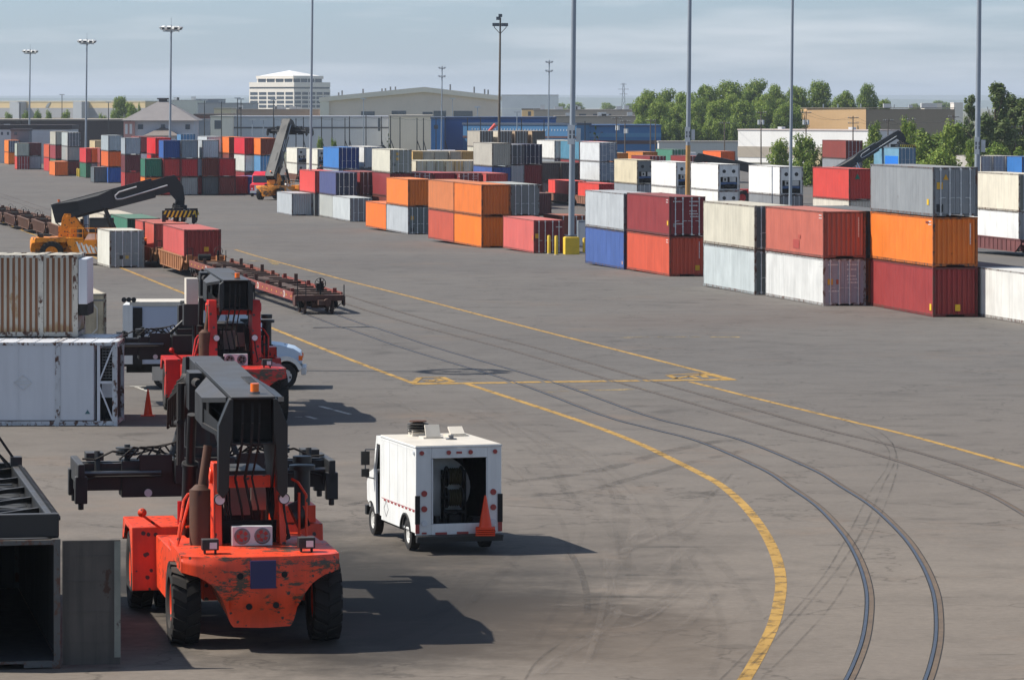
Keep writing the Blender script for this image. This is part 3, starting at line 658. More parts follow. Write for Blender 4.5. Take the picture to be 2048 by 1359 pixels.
for k, px in enumerate((1962, 1986, 2012)):
    stack(px, 382, '', [(GRY, 'd', dict(label=('left', 'middle', 'right')[k]+' hidden grey container under the pale trio at the right')), ((186, 180, 172), 'd', dict(label=('left', 'middle', 'right')[k]+' one of the pale door-ended trio behind the right mast', endcol=(160, 160, 166)))])
stack(2044, 384, '', [(GRY, 'd', dict(label='grey container under the blue one at the far right edge')), (SKY, 'c', dict(label='blue container at the right edge below the poplars'))])

# ---------------------------------------------------------------- far left rows
LF = dict(group='containers in the far left rows')
def lf(px, py, lv): 
    lv = [(c_, e_, dict(dict(LF, label=l_, endcol=tuple(min(255, v_*1.14) for v_ in c_)), **(x[0] if x else {}))) for c_, e_, l_, *x in lv]  # end colour lightened to stand in for fill light on the shaded ends
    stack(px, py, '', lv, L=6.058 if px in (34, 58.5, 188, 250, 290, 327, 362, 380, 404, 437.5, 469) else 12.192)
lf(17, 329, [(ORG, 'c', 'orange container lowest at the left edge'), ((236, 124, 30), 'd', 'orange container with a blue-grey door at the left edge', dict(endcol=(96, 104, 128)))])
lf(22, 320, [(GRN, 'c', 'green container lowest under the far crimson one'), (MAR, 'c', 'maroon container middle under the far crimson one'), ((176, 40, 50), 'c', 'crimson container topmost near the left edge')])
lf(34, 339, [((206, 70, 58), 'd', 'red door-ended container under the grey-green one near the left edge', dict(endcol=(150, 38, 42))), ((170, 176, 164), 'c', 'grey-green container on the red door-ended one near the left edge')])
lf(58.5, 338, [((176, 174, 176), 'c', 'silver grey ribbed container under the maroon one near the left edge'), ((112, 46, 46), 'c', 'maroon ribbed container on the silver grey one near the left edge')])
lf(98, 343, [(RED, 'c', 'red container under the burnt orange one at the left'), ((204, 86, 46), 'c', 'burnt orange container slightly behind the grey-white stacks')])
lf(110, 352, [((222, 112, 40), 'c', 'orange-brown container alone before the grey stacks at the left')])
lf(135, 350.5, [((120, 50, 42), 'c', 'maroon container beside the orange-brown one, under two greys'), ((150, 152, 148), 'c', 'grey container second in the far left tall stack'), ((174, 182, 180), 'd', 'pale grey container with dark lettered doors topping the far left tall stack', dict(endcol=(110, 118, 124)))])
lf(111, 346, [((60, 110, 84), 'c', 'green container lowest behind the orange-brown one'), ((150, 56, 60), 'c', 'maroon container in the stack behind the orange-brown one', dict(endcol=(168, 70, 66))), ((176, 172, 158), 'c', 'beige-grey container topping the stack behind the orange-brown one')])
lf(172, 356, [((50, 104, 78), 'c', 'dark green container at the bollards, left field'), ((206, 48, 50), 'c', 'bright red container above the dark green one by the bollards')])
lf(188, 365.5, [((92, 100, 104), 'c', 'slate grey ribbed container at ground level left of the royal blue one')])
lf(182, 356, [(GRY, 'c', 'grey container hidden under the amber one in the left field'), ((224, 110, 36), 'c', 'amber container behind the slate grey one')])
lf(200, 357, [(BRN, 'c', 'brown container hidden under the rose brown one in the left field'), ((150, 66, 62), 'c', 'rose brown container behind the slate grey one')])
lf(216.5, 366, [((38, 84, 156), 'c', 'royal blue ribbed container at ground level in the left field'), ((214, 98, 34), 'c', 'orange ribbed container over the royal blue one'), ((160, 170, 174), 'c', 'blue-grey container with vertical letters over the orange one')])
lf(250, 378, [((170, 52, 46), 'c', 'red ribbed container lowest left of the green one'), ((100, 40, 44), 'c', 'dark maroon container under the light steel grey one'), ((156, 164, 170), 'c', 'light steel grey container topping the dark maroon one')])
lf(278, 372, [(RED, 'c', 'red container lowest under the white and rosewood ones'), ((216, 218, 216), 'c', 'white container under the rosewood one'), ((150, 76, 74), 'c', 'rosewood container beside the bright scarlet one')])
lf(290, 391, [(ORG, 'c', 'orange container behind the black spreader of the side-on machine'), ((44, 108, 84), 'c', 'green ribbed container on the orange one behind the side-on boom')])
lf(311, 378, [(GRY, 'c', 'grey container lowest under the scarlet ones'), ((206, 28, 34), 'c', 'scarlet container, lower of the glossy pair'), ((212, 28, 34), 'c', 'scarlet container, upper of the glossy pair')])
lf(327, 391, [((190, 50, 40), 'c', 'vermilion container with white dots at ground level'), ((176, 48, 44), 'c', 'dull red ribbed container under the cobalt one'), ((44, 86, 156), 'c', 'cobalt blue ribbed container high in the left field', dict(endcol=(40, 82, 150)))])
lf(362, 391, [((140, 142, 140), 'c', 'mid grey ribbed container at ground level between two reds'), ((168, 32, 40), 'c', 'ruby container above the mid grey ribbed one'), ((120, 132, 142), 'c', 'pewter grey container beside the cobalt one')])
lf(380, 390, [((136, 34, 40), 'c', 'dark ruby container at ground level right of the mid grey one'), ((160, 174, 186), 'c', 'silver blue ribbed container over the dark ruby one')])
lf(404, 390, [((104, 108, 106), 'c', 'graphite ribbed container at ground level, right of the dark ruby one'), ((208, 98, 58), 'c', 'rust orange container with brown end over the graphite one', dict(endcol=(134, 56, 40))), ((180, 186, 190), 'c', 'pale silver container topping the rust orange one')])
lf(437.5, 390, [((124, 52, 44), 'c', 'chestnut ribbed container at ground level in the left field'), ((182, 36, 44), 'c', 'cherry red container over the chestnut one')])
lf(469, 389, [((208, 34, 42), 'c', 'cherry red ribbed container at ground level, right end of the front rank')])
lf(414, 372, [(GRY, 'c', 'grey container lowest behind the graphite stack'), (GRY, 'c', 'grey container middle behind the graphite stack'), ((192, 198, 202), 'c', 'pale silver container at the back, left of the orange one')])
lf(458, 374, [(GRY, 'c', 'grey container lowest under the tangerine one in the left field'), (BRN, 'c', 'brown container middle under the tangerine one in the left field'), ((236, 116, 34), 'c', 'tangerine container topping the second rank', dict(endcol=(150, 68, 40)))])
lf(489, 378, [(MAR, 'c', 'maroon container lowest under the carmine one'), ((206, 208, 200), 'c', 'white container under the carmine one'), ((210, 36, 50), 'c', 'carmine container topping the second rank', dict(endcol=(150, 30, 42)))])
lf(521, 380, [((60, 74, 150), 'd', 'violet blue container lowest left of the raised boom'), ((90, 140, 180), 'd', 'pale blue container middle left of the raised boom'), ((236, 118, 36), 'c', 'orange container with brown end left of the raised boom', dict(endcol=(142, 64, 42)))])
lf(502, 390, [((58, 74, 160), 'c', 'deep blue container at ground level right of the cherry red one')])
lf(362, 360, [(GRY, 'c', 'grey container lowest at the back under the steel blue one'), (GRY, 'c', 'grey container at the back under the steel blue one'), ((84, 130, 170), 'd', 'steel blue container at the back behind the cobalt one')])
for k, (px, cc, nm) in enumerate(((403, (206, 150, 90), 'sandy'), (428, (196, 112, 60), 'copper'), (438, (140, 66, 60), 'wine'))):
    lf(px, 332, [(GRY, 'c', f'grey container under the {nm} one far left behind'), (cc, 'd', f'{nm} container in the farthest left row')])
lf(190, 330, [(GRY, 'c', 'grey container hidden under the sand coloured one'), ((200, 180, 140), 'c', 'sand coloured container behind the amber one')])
# ---------------------------------------------------------------- reach stackers
def arc(c, r, a0, a1, n): return [(c[0]+r*math.cos(R(a0+(a1-a0)*i/n)), c[1]+r*math.sin(R(a0+(a1-a0)*i/n))) for i in range(n+1)]
def interp(tab, x):
    for (a, b), (c_, d_) in zip(tab[:-1], tab[1:]):
        if x <= c_: return b+(d_-b)*(x-a)/(c_-a)
    return tab[-1][1]
_wm = {}
def wheel(parent, loc, rad, wid, rimcol, flip=1, lugs=18, name='wheel'):
    k = (rad, wid, lugs)
    if k not in _wm:
        mb = MB(); w2 = wid/2
        mb.lathe([(-w2*.72, rad*.52), (-w2*.98, rad*.62), (-w2, rad*.82), (-w2*.86, rad*.925), (-w2*.6, rad*.94), (w2*.6, rad*.94), (w2*.86, rad*.925), (w2, rad*.82), (w2*.98, rad*.62), (w2*.72, rad*.52)], 36)
        if lugs:
            for i in range(lugs):
                for s in (-1, 1):
                    a = 2*math.pi*(i+(.5 if s > 0 else 0))/lugs; ca, sa = math.cos(a), math.sin(a); a2 = a+2*math.pi*.5/lugs; cb, sb = math.cos(a2), math.sin(a2)
                    hw = math.pi*.60/lugs
                    def pt(x, r, ang): return (x, r*math.cos(ang), r*math.sin(ang))
                    o = [pt(s*w2*.99, rad*.86, a-hw), pt(s*w2*.99, rad*.86, a+hw), pt(s*w2*.03, rad*.93, a2+hw), pt(s*w2*.03, rad*.93, a2-hw)]
                    u = [pt(s*w2*.95, rad*.98, a-hw), pt(s*w2*.95, rad*.98, a+hw), pt(s*w2*.03, rad, a2+hw), pt(s*w2*.03, rad, a2-hw)]
                    mb.add(o+u, [(4,5,6,7),(0,1,5,4),(1,2,6,5),(2,3,7,6),(3,0,4,7)])
        tm = mb.mesh('tyre', M['rubber'])
        mb = MB(); mb.lathe([(-w2*.5, rad*.1), (-w2*.5, rad*.30), (-w2*.62, rad*.34), (-w2*.62, rad*.44), (-w2*.78, rad*.50), (-w2*.78, rad*.54), (w2*.7, rad*.54)], 28)
        mb.cyl((-w2*.75, 0, 0), (-w2*.4, 0, 0), rad*.2, n=16); mb.cyl((w2*.3, 0, 0), (w2*.35, 0, 0), rad*.5, n=20)
        for i in range(10):
            a = 2*math.pi*i/10; mb.cyl((-w2*.70, rad*.38*math.cos(a), rad*.38*math.sin(a)), (-w2*.6, rad*.38*math.cos(a), rad*.38*math.sin(a)), rad*.03, n=6)
        rm = mb.mesh('rim', M['stacker']); _wm[k] = (tm, rm)
    tm, rm = _wm[k]
    o = bpy.data.objects.new(name, None); col.objects.link(o); o.parent = parent; o.location = loc; o.scale = (flip, 1, 1); o.empty_display_size = .2
    link('tyre', tm, o); link('rim', rm, o, lin(rimcol)); return o

def reach_stacker(label, color, loc, heading, pitch=2.0, ext=.6, style='rear', group='reach stackers in the yard', stripes=False, spread_drop=.55, detail=True, boomcol=None, lightfan=True, pz=3.35, bz0=.78, bz1=1.70, bw=.46, shift=0):
    PIV = Vector((0, 1.15, pz))
    rt = empty('reach_stacker', loc, heading, label, 'reach stacker', group)
    cl = lin(color); B = M['boom'] if style == 'rear' else M['boomblack']
    for s in (-1, 1):
        wheel(rt, (s*1.46, 0, .86), .86, .6, color, 1 if s < 0 else -1)
        wheel(rt, (s*1.82, 6.0, .86), .86, .5, color, 1 if s < 0 else -1)
        wheel(rt, (s*1.24, 6.0, .86), .86, .5, color, 1 if s < 0 else -1)
    # counterweight hull between and over the rear wheels
    zb = [(0, .48), (.60, .50), (.66, .62), (.74, .92), (.86, 1.16), (1.02, 1.36), (1.25, 1.52), (1.6, 1.60)]
    xs_ = [-1.62, -1.57, -1.45, -1.3, -1.15, -1.02, -.94, -.86, -.79, -.73, -.68, -.63, -.58, -.3, 0, .3, .58, .63, .68, .73, .79, .86, .94, 1.02, 1.15, 1.3, 1.45, 1.57, 1.62]
    mb = MB(); nz = 7; rows = []
    for x in xs_:
        b = interp(zb, abs(x)); yr = -1.62+.34*(x/1.62)**2+(.10 if abs(x) > 1.55 else 0); cl_ = []
        for i in range(nz):
            z = b+(1.93-b)*i/(nz-1); y = yr
            if z < 1.02: y += .16 if z < .95 else .03
            if z > 1.85: y += .05
            cl_.append((x, y, z))
        cl_.append((x, 1.0, 1.96)); cl_.append((x, 1.0, max(b, .9) if abs(x) < .7 else b+.02)); rows.append(cl_)
    k = len(rows[0])
    mb.add([p for r_ in rows for p in r_], [(i*k+j, (i+1)*k+j, (i+1)*k+(j+1) % k, i*k+(j+1) % k) for i in range(len(rows)-1) for j in range(k)])
    mb.add(rows[0], [tuple(range(k))]); mb.add(rows[-1], [tuple(range(k))])
    cw = mb.build('counterweight', M['counter'], rt, cl)
    if style == 'rear':
        q = MB(); q.box(-.26, .26, -1.66, -1.57, 1.30, 1.86)
        q.build('registration_plate', once('navy_plate', (38, 36, 84), .5, var=.1), cw)
        for x, z in ((-.46, 1.55), (.44, 1.57), (-.28, .93), (.27, .95)):
            MB().cyl((x, -1.605, z), (x, -1.45, z), .065, n=16).build('hole_shade_disc', M['dark'], cw)  # dark discs paint in the shade of the holes
    # deck behind the boom and the chassis beam
    mb = MB(); mb.box(-.95, .95, 1.0, 6.4, .75, 1.5); mb.box(-.7, .7, 6.4, 7.0, .8, 1.4); mb.box(-1.55, 1.55, 1.002, 2.2, 1.80, 1.94)
    mb.build('chassis', M['stacker'], rt, cl, bevel=.02)
    for s in (-1, 1):
        mb = MB(); pr = [(1.002, 1.78), (1.25, 1.2), (1.75, .62), (4.55, .62), (4.72, 1.5), (4.72, 1.74), (2.2, 1.78)]
        mb.prism(pr, 'x', s*.97, s*1.58); o = mb.build('side_tank', M['stacker'], rt, cl, bevel=.02)
        if style == 'side' and s > 0:
            zz = MB()
            for i in range(9):
                y0_ = 1.62+i*.33; h0 = 1.66-.085*i; 
                zz.prism([(y0_+.10, h0), (y0_+.20, h0), (y0_+.62-.03*i, .84), (y0_+.40-.03*i, .84)], 'x', 1.583, 1.592) if i < 9 else None
                if i < 8: zz.prism([(y0_+.34, h0-.14), (y0_+.40, h0-.14), (y0_+.44, .84), (y0_+.36, .84)], 'x', 1.584, 1.591)
            zz.build('zigzag_stripe', M['white'], o, smooth=False)
            MB().box(1.582, 1.59, 1.9, 4.5, .64, .78).build('black_band', M['dark'], o)
        # front mudguard over the twin front wheels
        mb = MB(); x0, x1 = s*.97, s*2.1
        for pl in ([(4.62, .55), (4.68, .55), (4.95, 1.86), (4.89, 1.90)], [(4.89, 1.901), (4.951, 1.861), (7.0, 1.861), (7.05, 1.92)], [(7.0, 1.859), (7.051, 1.919), (7.28, 1.4), (7.22, 1.4)]): mb.prism(pl, 'x', x0, x1)
        mb.prism([(4.69, .9), (4.94, 1.855), (7.0, 1.855), (7.2, 1.45), (6.95, 1.45), (6.55, 1.79), (5.5, 1.79), (5.02, 1.3), (4.9, .9)], 'x', s*2.055, s*2.095)
        mb.build('mudguard', M['stacker'], rt, cl, bevel=.015)
        # pivot towers
        ta, tb = (.62, .92) if pz > 3.6 else (.60, .74)
        mb = MB(); mb.prism([(.45, 1.9), (.70, pz-.05), (.85, pz+.27), (1.45, pz+.27), (1.75, pz-.15), (2.9, 1.7), (2.9, 1.2), (.45, 1.2)], 'x', s*ta, s*tb)
        mb.cyl((s*(ta-.015), PIV.y, PIV.z), (s*(tb+.06), PIV.y, PIV.z), .17, n=16)
        mb.build('pivot_tower', M['stacker'], rt, cl, bevel=.015)
    mb = MB(); mb.box(-.599, .599, .95, 1.1, pz-.25, pz); mb.build('tower_crossbeam', M['stacker'], rt, cl)
    # boom, built along y from its pivot
    rot = Matrix.Rotation(R(pitch), 4, 'X'); xf = Matrix.Translation(PIV) @ rot
    bt = lambda p: xf @ Vector(p)
    mb = MB(xf); y0, y1 = -1.0, 6.3; hb = bz1-bz0
    for s in (-1, 1): mb.box(min(s*bw, s*(bw-.04)), max(s*bw, s*(bw-.04)), y0, y1, bz0, bz1)
    mb.box(-bw, bw, y0-.02, y1, bz1+.001, bz1+.045); mb.box(-bw, bw, y0+.1, y1, bz0-.045, bz0-.001)
    for s in (-1, 1):
        x = s*(bw+.002)
        mb.prism([(y0, bz0+.5*hb), (y0, bz0-.02), (-.55, min(.1, bz0-.1)), (-.34, -.22), (.0, -.30), (.30, -.2), (1.1, min(.5, bz0-.05)), (2.4, bz0-.02), (2.4, bz0+.4*hb)], 'x', min(x, x+s*.045), max(x, x+s*.045))
    for i in range(14): mb.box(.18, .40, y0+2.5+i*.1, y0+2.55+i*.1, bz1+.046, bz1+.065)
    bm_ = mb.build('boom', B, rt, bevel=.015)
    if style == 'rear':
        for s in (-1, 1):                                 # splayed rear legs of the boom
            pl = [(.42, bz1), (.50, bz1), (.72, bz1-.55), (.72, -.25), (.62, -.36), (.50, -.2), (.48, bz0-.1), (.42, bz0+.25)] if pz < 3.6 else [(.44, bz1), (.58, bz1-.1), (.60, bz1-.5), (.58, -.1), (.44, bz0)]
            mb = MB(xf); mb.prism([(s*x, z) for x, z in pl], 'y', -1.04, -.74); mb.build('boom_leg', B, bm_, bevel=.012)
        MB(xf).bar((-.44, -.95, bz0+.3), (-.44, -.95, bz1-.05), .05, .05).build('edge_bar', B, bm_)
    for s in (-1, 1):                                     # flared cheeks that carry the lift cylinders
        zt_, zl = bz1, bz0+.04
        mb = MB(xf); a = [(s*(bw+.05), -.72, zt_), (s*.86, .9, zt_-.18), (s*.86, 2.4, zt_-.18), (s*(bw+.05), 3.4, zt_)]; b = [(s*(bw+.05), -.72, zl), (s*.86, .9, zl+.1), (s*.86, 2.4, zl+.1), (s*(bw+.05), 3.4, zl)]
        mb.poly(a); mb.poly(b[::-1]); mb.quad(a[1], a[2], b[2], b[1]); mb.quad(a[2], a[3], b[3], b[2])
        mb.bar((s*(bw+.05), -.74, zt_-.04), (s*.84, .88, zt_-.22), .07, .1); mb.bar((s*(bw+.05), -.74, zl+.04), (s*.84, .88, zl+.14), .07, .1); mb.bar((s*.83, .88, zl+.1), (s*.83, .88, zt_-.2), .06, .06)
        mb.poly([(s*(bw+.05), -.73, zl), (s*(bw+.05), -.73, zl+.2), (s*.84, .89, zl+.5), (s*.84, .89, zl+.1)])
        mb.build('boom_cheek', B, bm_)
    mb = MB(xf); mb.box(-bw+.09, bw-.09, y1-.3, 7.3+ext, bz0+.08, bz1-.1); mb.build('inner_boom', B, bm_, bevel=.015)
    mb = MB(xf); ye = 7.3+ext
    for s in (-1, 1): mb.prism([(ye-.35, bz1-.07), (ye+.35, bz1-.15), (ye+.72, bz0+.25), (ye+.62, bz0-.7), (ye+.05, bz0-.7), (ye-.3, bz0)], 'x', min(s*(bw-.09), s*(bw-.01)), max(s*(bw-.09), s*(bw-.01)))
    mb.box(-bw+.091, bw-.091, ye+.05, ye+.5, bz0-.65, bz0-.3); mb.box(-bw+.091, bw-.091, ye-.2, ye+.3, bz1-.4, bz1-.12)
    mb.build('boom_head', B, bm_)
    # hoses and pipes in the open rear of the boom
    mb = MB(xf)
    for x, r in ((-.2, .026), (.0, .03), (.15, .022)):
        mb.tube([(x, y0+.1, bz1-.1), (x-.02, y0-.02, bz1-.5), (x-.03, y0+.05, bz0-.05), (x-.1, -.4, bz0-.8), (x+.02, -.5, bz0-1.4), (x+.1, -.1, bz0-1.7)], r)
    mb.build('hydraulic_hose', M['rubber'], bm_)
    MB(xf).box(-bw+.05, bw-.05, y0+.35, y0+.4, bz0+.02, bz1-.01).build('boom_bulkhead', M['dark'], bm_)
    
    if style == 'side':                                   # pale hose guide on the boom's flank
        mb = MB(xf); xg = bw+.04; mb.tube([(xg, 5.2, bz1-.25), (xg, 3.9, bz1-.3), (xg, 3.55, bz1-.5), (xg, 3.6, bz1-.75), (xg, 4.0, bz1-.82), (xg, 7.0+ext, bz1-.7)], .05); mb.build('hose_guide', M['galv'], bm_)
    # lift cylinders
    for s in (-1, 1):
        top = bt((s*.9, 2.6, bz0+.2)); bot = Vector((s*.9, 4.7, 1.6))
        mid = bot+(top-bot)*.62
        mb = MB(); mb.cyl(bot, mid, .16, n=14); mb.cyl(mid-(top-bot).normalized()*.08, mid, .185, n=14); c_ = mb.build('lift_cylinder', M['black'], rt)
        MB().cyl(mid, top, .1, n=12).build('piston_rod', M['hyd'] if pitch > 30 else M['black'], c_)
    # spreader hangs level below the head
    hp = bt((0, 7.6+ext, bz0-.55)); zt = hp.z-spread_drop; cy = hp.y
    sp = MB(); sp.box(-1.9, 1.9, cy-.42, cy-.12, zt-.86, zt-.02); sp.box(-1.9, 1.9, cy+.12, cy+.42, zt-.86, zt-.02); sp.box(-.7, .7, cy-.7, cy+.7, zt-.55, zt+.05); sp.cyl((0, cy, zt), (0, cy, hp.z+.25), .34, n=18); sp.box(-.42, .42, cy-.3, cy+.3, zt+.1, hp.z+.1); sp.box(-.5, .5, cy-.5, cy+.5, zt+.05, zt+.28)
    so_ = sp.build('spreader', M['black'], rt, bevel=.02)
    for s in (-1, 1):
        q = MB(); q.box(min(s*1.85, s*2.95), max(s*1.85, s*2.85), cy-.34, cy-.15, zt-.7, zt-.08); q.box(min(s*1.85, s*2.95), max(s*1.85, s*2.85), cy+.15, cy+.34, zt-.7, zt-.08)
        q.build('telescopic_beam', M['black'], so_)
        q = MB(); xa, xb = sorted((s*2.80, s*2.96)); q.box(xa, xb, cy-1.18, cy+1.18, zt-.52, zt-.02)
        for yy in (-1.18, .92): q.box(xa-.06, xb+.06, cy+yy, cy+yy+.26, zt-.92, zt-.3); q.cyl((s*2.88, cy+yy+.13, zt-1.06), (s*2.88, cy+yy+.13, zt-.9), .07, n=8)
        e_ = q.build('spreader_end', M['black'], so_, bevel=.02)
        if stripes:
            st = MB(); xs2 = s*2.964
            for i in range(9):
                a = -1.16+i*.29; st.prism([(cy+a, zt-.5), (cy+a+.13, zt-.5), (cy+a+.33 if i < 8 else cy+1.16, zt-.04), (cy+a+.2 if i < 8 else cy+1.16, zt-.04)], 'x', min(xs2, xs2+s*.01), max(xs2, xs2+s*.01))
            st.build('warning_stripe', M['yellow'], e_, smooth=False)
        # cable reels and feeler arms
        q = MB(); 
        for z in (.10, .17, .24): q.cyl((s*1.75, cy-.2, zt+z), (s*1.75, cy-.2, zt+z+.035), .27, n=14)
        q.cyl((s*1.75, cy-.2, zt-.05), (s*1.75, cy-.2, zt+.34), .07, n=8); q.build('cable_reel', M['black'], so_)
        q = MB(); q.tube([(s*1.7, cy-.2, zt+.1), (s*2.1, cy-.35, zt+.2), (s*2.5, cy-.4, zt+.02), (s*2.8, cy-.4, zt+.04)], .025); q.tube([(s*1.6, cy-.25, zt+.1), (s*1.2, cy-.3, zt+.22), (s*.6, cy-.3, zt+.05)], .025)
        q.tube([(s*2.75, cy-.55, zt-.62), (s*2.7, cy-.6, zt-.42), (s*2.5, cy-.62, zt-.36), (s*1.0, cy-.62, zt-.36)], .025); q.build('spreader_hose', M['rubber'], so_)
        q = MB(); q.box(min(s*.75, s*1.5), max(s*.75, s*1.5), cy-.56, cy-.42, zt-.3, zt+.12); q.build('valve_block', M['black'], so_); q = MB(); q.box(min(s*2.3, s*2.7), max(s*2.3, s*2.7), cy-.3, cy+.3, zt-.02, zt+.16); q.cyl((s*2.45, cy-.4, zt-.35), (s*2.45, cy-.28, zt+.2), .07, n=8); q.build('control_module', M['black'], so_)
        q = MB()
        for i in range(5): q.tube([(s*(.5+.12*i), cy-.3, zt+.1), (s*(.6+.15*i), cy-.45, zt+.42-.05*i), (s*(1.0+.16*i), cy-.5, zt+.3), (s*(1.15+.2*i), cy-.45, zt+.02)], .022)
        q.build('cable_loop', M['rubber'], so_)
        q = MB(); q.cyl((s*1.3, cy-.58, zt-.75), (s*1.3, cy-.5, zt-.75), .09, n=12); q.build('spreader_lamp', M['lens'], so_)
        q = MB(); q.cyl((s*1.0, cy-.55, zt-.28), (s*2.8, cy-.55, zt-.28), .05, n=8); q.build('slide_rod', M['steel'], so_)
    so_.location.x = shift                                # the spreader can slide sideways under the head
    # damper cylinders between head and spreader
    for s in (-1, 1): MB().cyl((s*.42-shift, cy-.1, hp.z+.1), (s*.75, cy-.45, zt+.1), .07, n=8).build('damper_cylinder', M['black'], so_)
    # cab
    mb = MB(); mb.box(-.56, .56, 2.6, 4.3, 1.55, 2.1); mb.box(-.56, .56, 2.6, 4.3, 3.2, 3.3)
    for x in (-.56, .5):
        for y in (2.6, 4.24): mb.box(x, x+.06, y, y+.06, 2.1, 3.2)
    cb = mb.build('cab', M['black'] if style == 'rear' else M['black'], rt)
    q = MB(); q.box(-.5, .5, 2.615, 2.63, 2.1, 3.2); q.box(-.5, .5, 4.26, 4.275, 2.1, 3.2); q.box(-.545, -.53, 2.66, 4.24, 2.1, 3.2); q.box(.53, .545, 2.66, 4.24, 2.1, 3.2); q.build('cab_window', M['glass'], cb)
    MB().box(-.25, .25, 3.1, 3.6, 1.9, 2.6).build('operator_seat', M['dark'], cb)
    # engine deck, radiator, lamps, rails
    if style == 'rear':
        mb = MB(); mb.box(-.40, .16, 2.0, 2.06, 2.42, 3.08); mb.box(.2, .52, 2.2, 2.24, 2.5, 3.0); mb.build('heater_panel', once('dusty_panel', (168, 152, 144), .6, var=.15), rt)
        mb = MB(); mb.box(-.42, .42, .25, .5, 1.96, 2.36); fr = mb.build('oil_cooler', M['galv'], rt, bevel=.01)
        for x in (-.21, .21):
            q = MB(); q.lathe([(.244, .12), (.236, .15), (.244, .17)], 20, 'y', (x, 0, 2.16)); q.cyl((x, .236, 2.16), (x, .247, 2.16), .05, n=10)
            for i in range(5):
                a = 2*math.pi*i/5; q.add([(x+.05*math.cos(a), .238, 2.16+.05*math.sin(a)), (x+.15*math.cos(a-.25), .236, 2.16+.15*math.sin(a-.25)), (x+.15*math.cos(a+.3), .242, 2.16+.15*math.sin(a+.3))], [(0, 1, 2)])
            q.build('cooling_fan', M['steel'], fr); MB().cyl((x, .2475, 2.16), (x, .2485, 2.16), .155, n=20).build('fan_opening', M['red'] if lightfan else M['dark'], fr)
        MB().box(-.58, .58, .9, .95, 1.96, 2.42).build('engine_bulkhead', M['dark'], rt)
        for x in (-1.0, .98):
            q = MB(); q.box(x-.17, x+.17, -1.0, -.72, 2.02, 2.24); q.box(x-.13, x-.09, -.95, -.8, 1.94, 2.02); q.box(x+.09, x+.13, -.95, -.8, 1.94, 2.02); l_ = q.build('work_lamp', M['black'], rt, bevel=.01)
            MB().box(x-.02, x+.13, -1.012, -1.001, 2.05, 2.18).build('lamp_glass', M['lens'], l_)
        for x in (-.67, .67):
            q = MB(); q.cyl((x, .28, 2.92), (x, .4, 2.92), .12, n=16); l_ = q.build('tail_lamp', M['black'], rt); MB().cyl((x, .268, 2.92), (x, .279, 2.92), .1, n=16).build('lamp_glass', M['lens'], l_)
        # handrail and ladder at the left
        q = MB()
        for dx, y in ((0, 1.0), (.16, 1.35)): q.tube([(-1.62, y-.7, 1.55), (-1.35+dx, y, 2.85), (-1.25+dx, y+.05, 2.98), (-1.12+dx, y+.1, 2.92), (-1.02+dx, y+.15, 2.7), (-1.02+dx, y+.15, 1.95)], .03)
        q.tube([(-1.3, 1.0, 2.3), (-1.0, 1.2, 2.3)], .025); q.tube([(-1.2, 1.1, 2.95), (-1.15, 1.5, 2.95)], .025); q.tube([(-1.62, .3, 1.55), (-1.35, .5, 1.5)], .03)
        q.build('handrail', M['stacker'], rt, cl)
        q = MB()
        q.tube([(1.25, 1.2, 1.95), (1.25, 1.2, 2.9), (1.1, 1.4, 3.15), (1.0, 1.6, 3.2)], .028); q.tube([(1.1, 1.2, 1.95), (1.1, 1.2, 2.95)], .028); q.build('handrail', M['stacker'], rt, cl)
        q = MB(); q.cyl((-1.04, .72, 1.94), (-1.04, .72, 3.1), .22, n=20); q.cyl((-1.04, .72, 3.1), (-1.04, .72, 3.2), .2, .1, n=20); q.build('muffler', M['muffler'], rt)
        q = MB(); q.cyl((-.98, .8, 3.15), (-.86, .85, 4.0), .1, .09, n=12); q.build('exhaust_pipe', M['muffler'], rt)
        q = MB(); q.cyl((1.28, 2.1, 2.6), (1.28, 2.1, 3.35), .17, n=14); q.cyl((1.28, 2.1, 3.35), (1.28, 2.1, 3.45), .28, n=18); q.cyl((1.28, 2.1, 3.5), (1.28, 2.1, 3.64), .2, n=14); q.cyl((1.02, 1.5, 2.4), (1.25, 1.5, 2.5), .3, n=18); q.build('air_cleaner', M['black'], rt)
        q = MB(); q.box(1.1, 1.95, 4.95, 5.8, 1.93, 2.3); q.build('battery_box', M['stacker'], rt, cl)
        for i in range(4):
            for pts in ([(-.52+.05*i, 1.3, 3.2-.1*(i % 3)), (-.54+.05*i, .97, 2.7), (-.5+.05*i, .92, 2.4), (-.52+.04*i, 1.0, 2.0)], [(.40+.05*i, 1.3, 3.3-.1*(i % 2)), (.42+.04*i, 1.0, 2.7), (.5, .9, 2.4), (.48+.03*i, .9, 2.0)], [(.66, .42+.1*i, 3.0), (.72, .5+.1*i, 2.5), (.8, .4+.1*i, 2.1), (.6, .7, 1.96)]):
                MB().tube(pts, .021).build('engine_hose', M['rubber'], rt)
        q = MB(); q.cyl((-1.05, 4.4, 2.0), (-1.05, 4.4, 2.5), .1, n=12); q.build('fire_extinguisher', once('extinguisher_red', (170, 20, 20), .35), rt)
        # mirror on its arm
        q = MB(); q.tube([(-1.5, 4.6, 1.9), (-1.9, 4.5, 2.2)], .03); q.lathe([(0, .0), (.03, .06), (.07, .1), (.1, .08)], 14, 'y', (-1.9, 4.45, 2.25)); q.build('mirror', M['stacker'], rt, cl)
    else:
        q = MB()
        for z in (2.25, 2.6): q.tube([(1.5, 1.3, z), (1.5, 4.6, z)], .03)
        for y in (1.3, 2.2, 3.1, 4.0, 4.6): q.tube([(1.5, y, 1.75), (1.5, y, 2.6)], .03)
        q.build('handrail', M['stacker'], rt, cl)
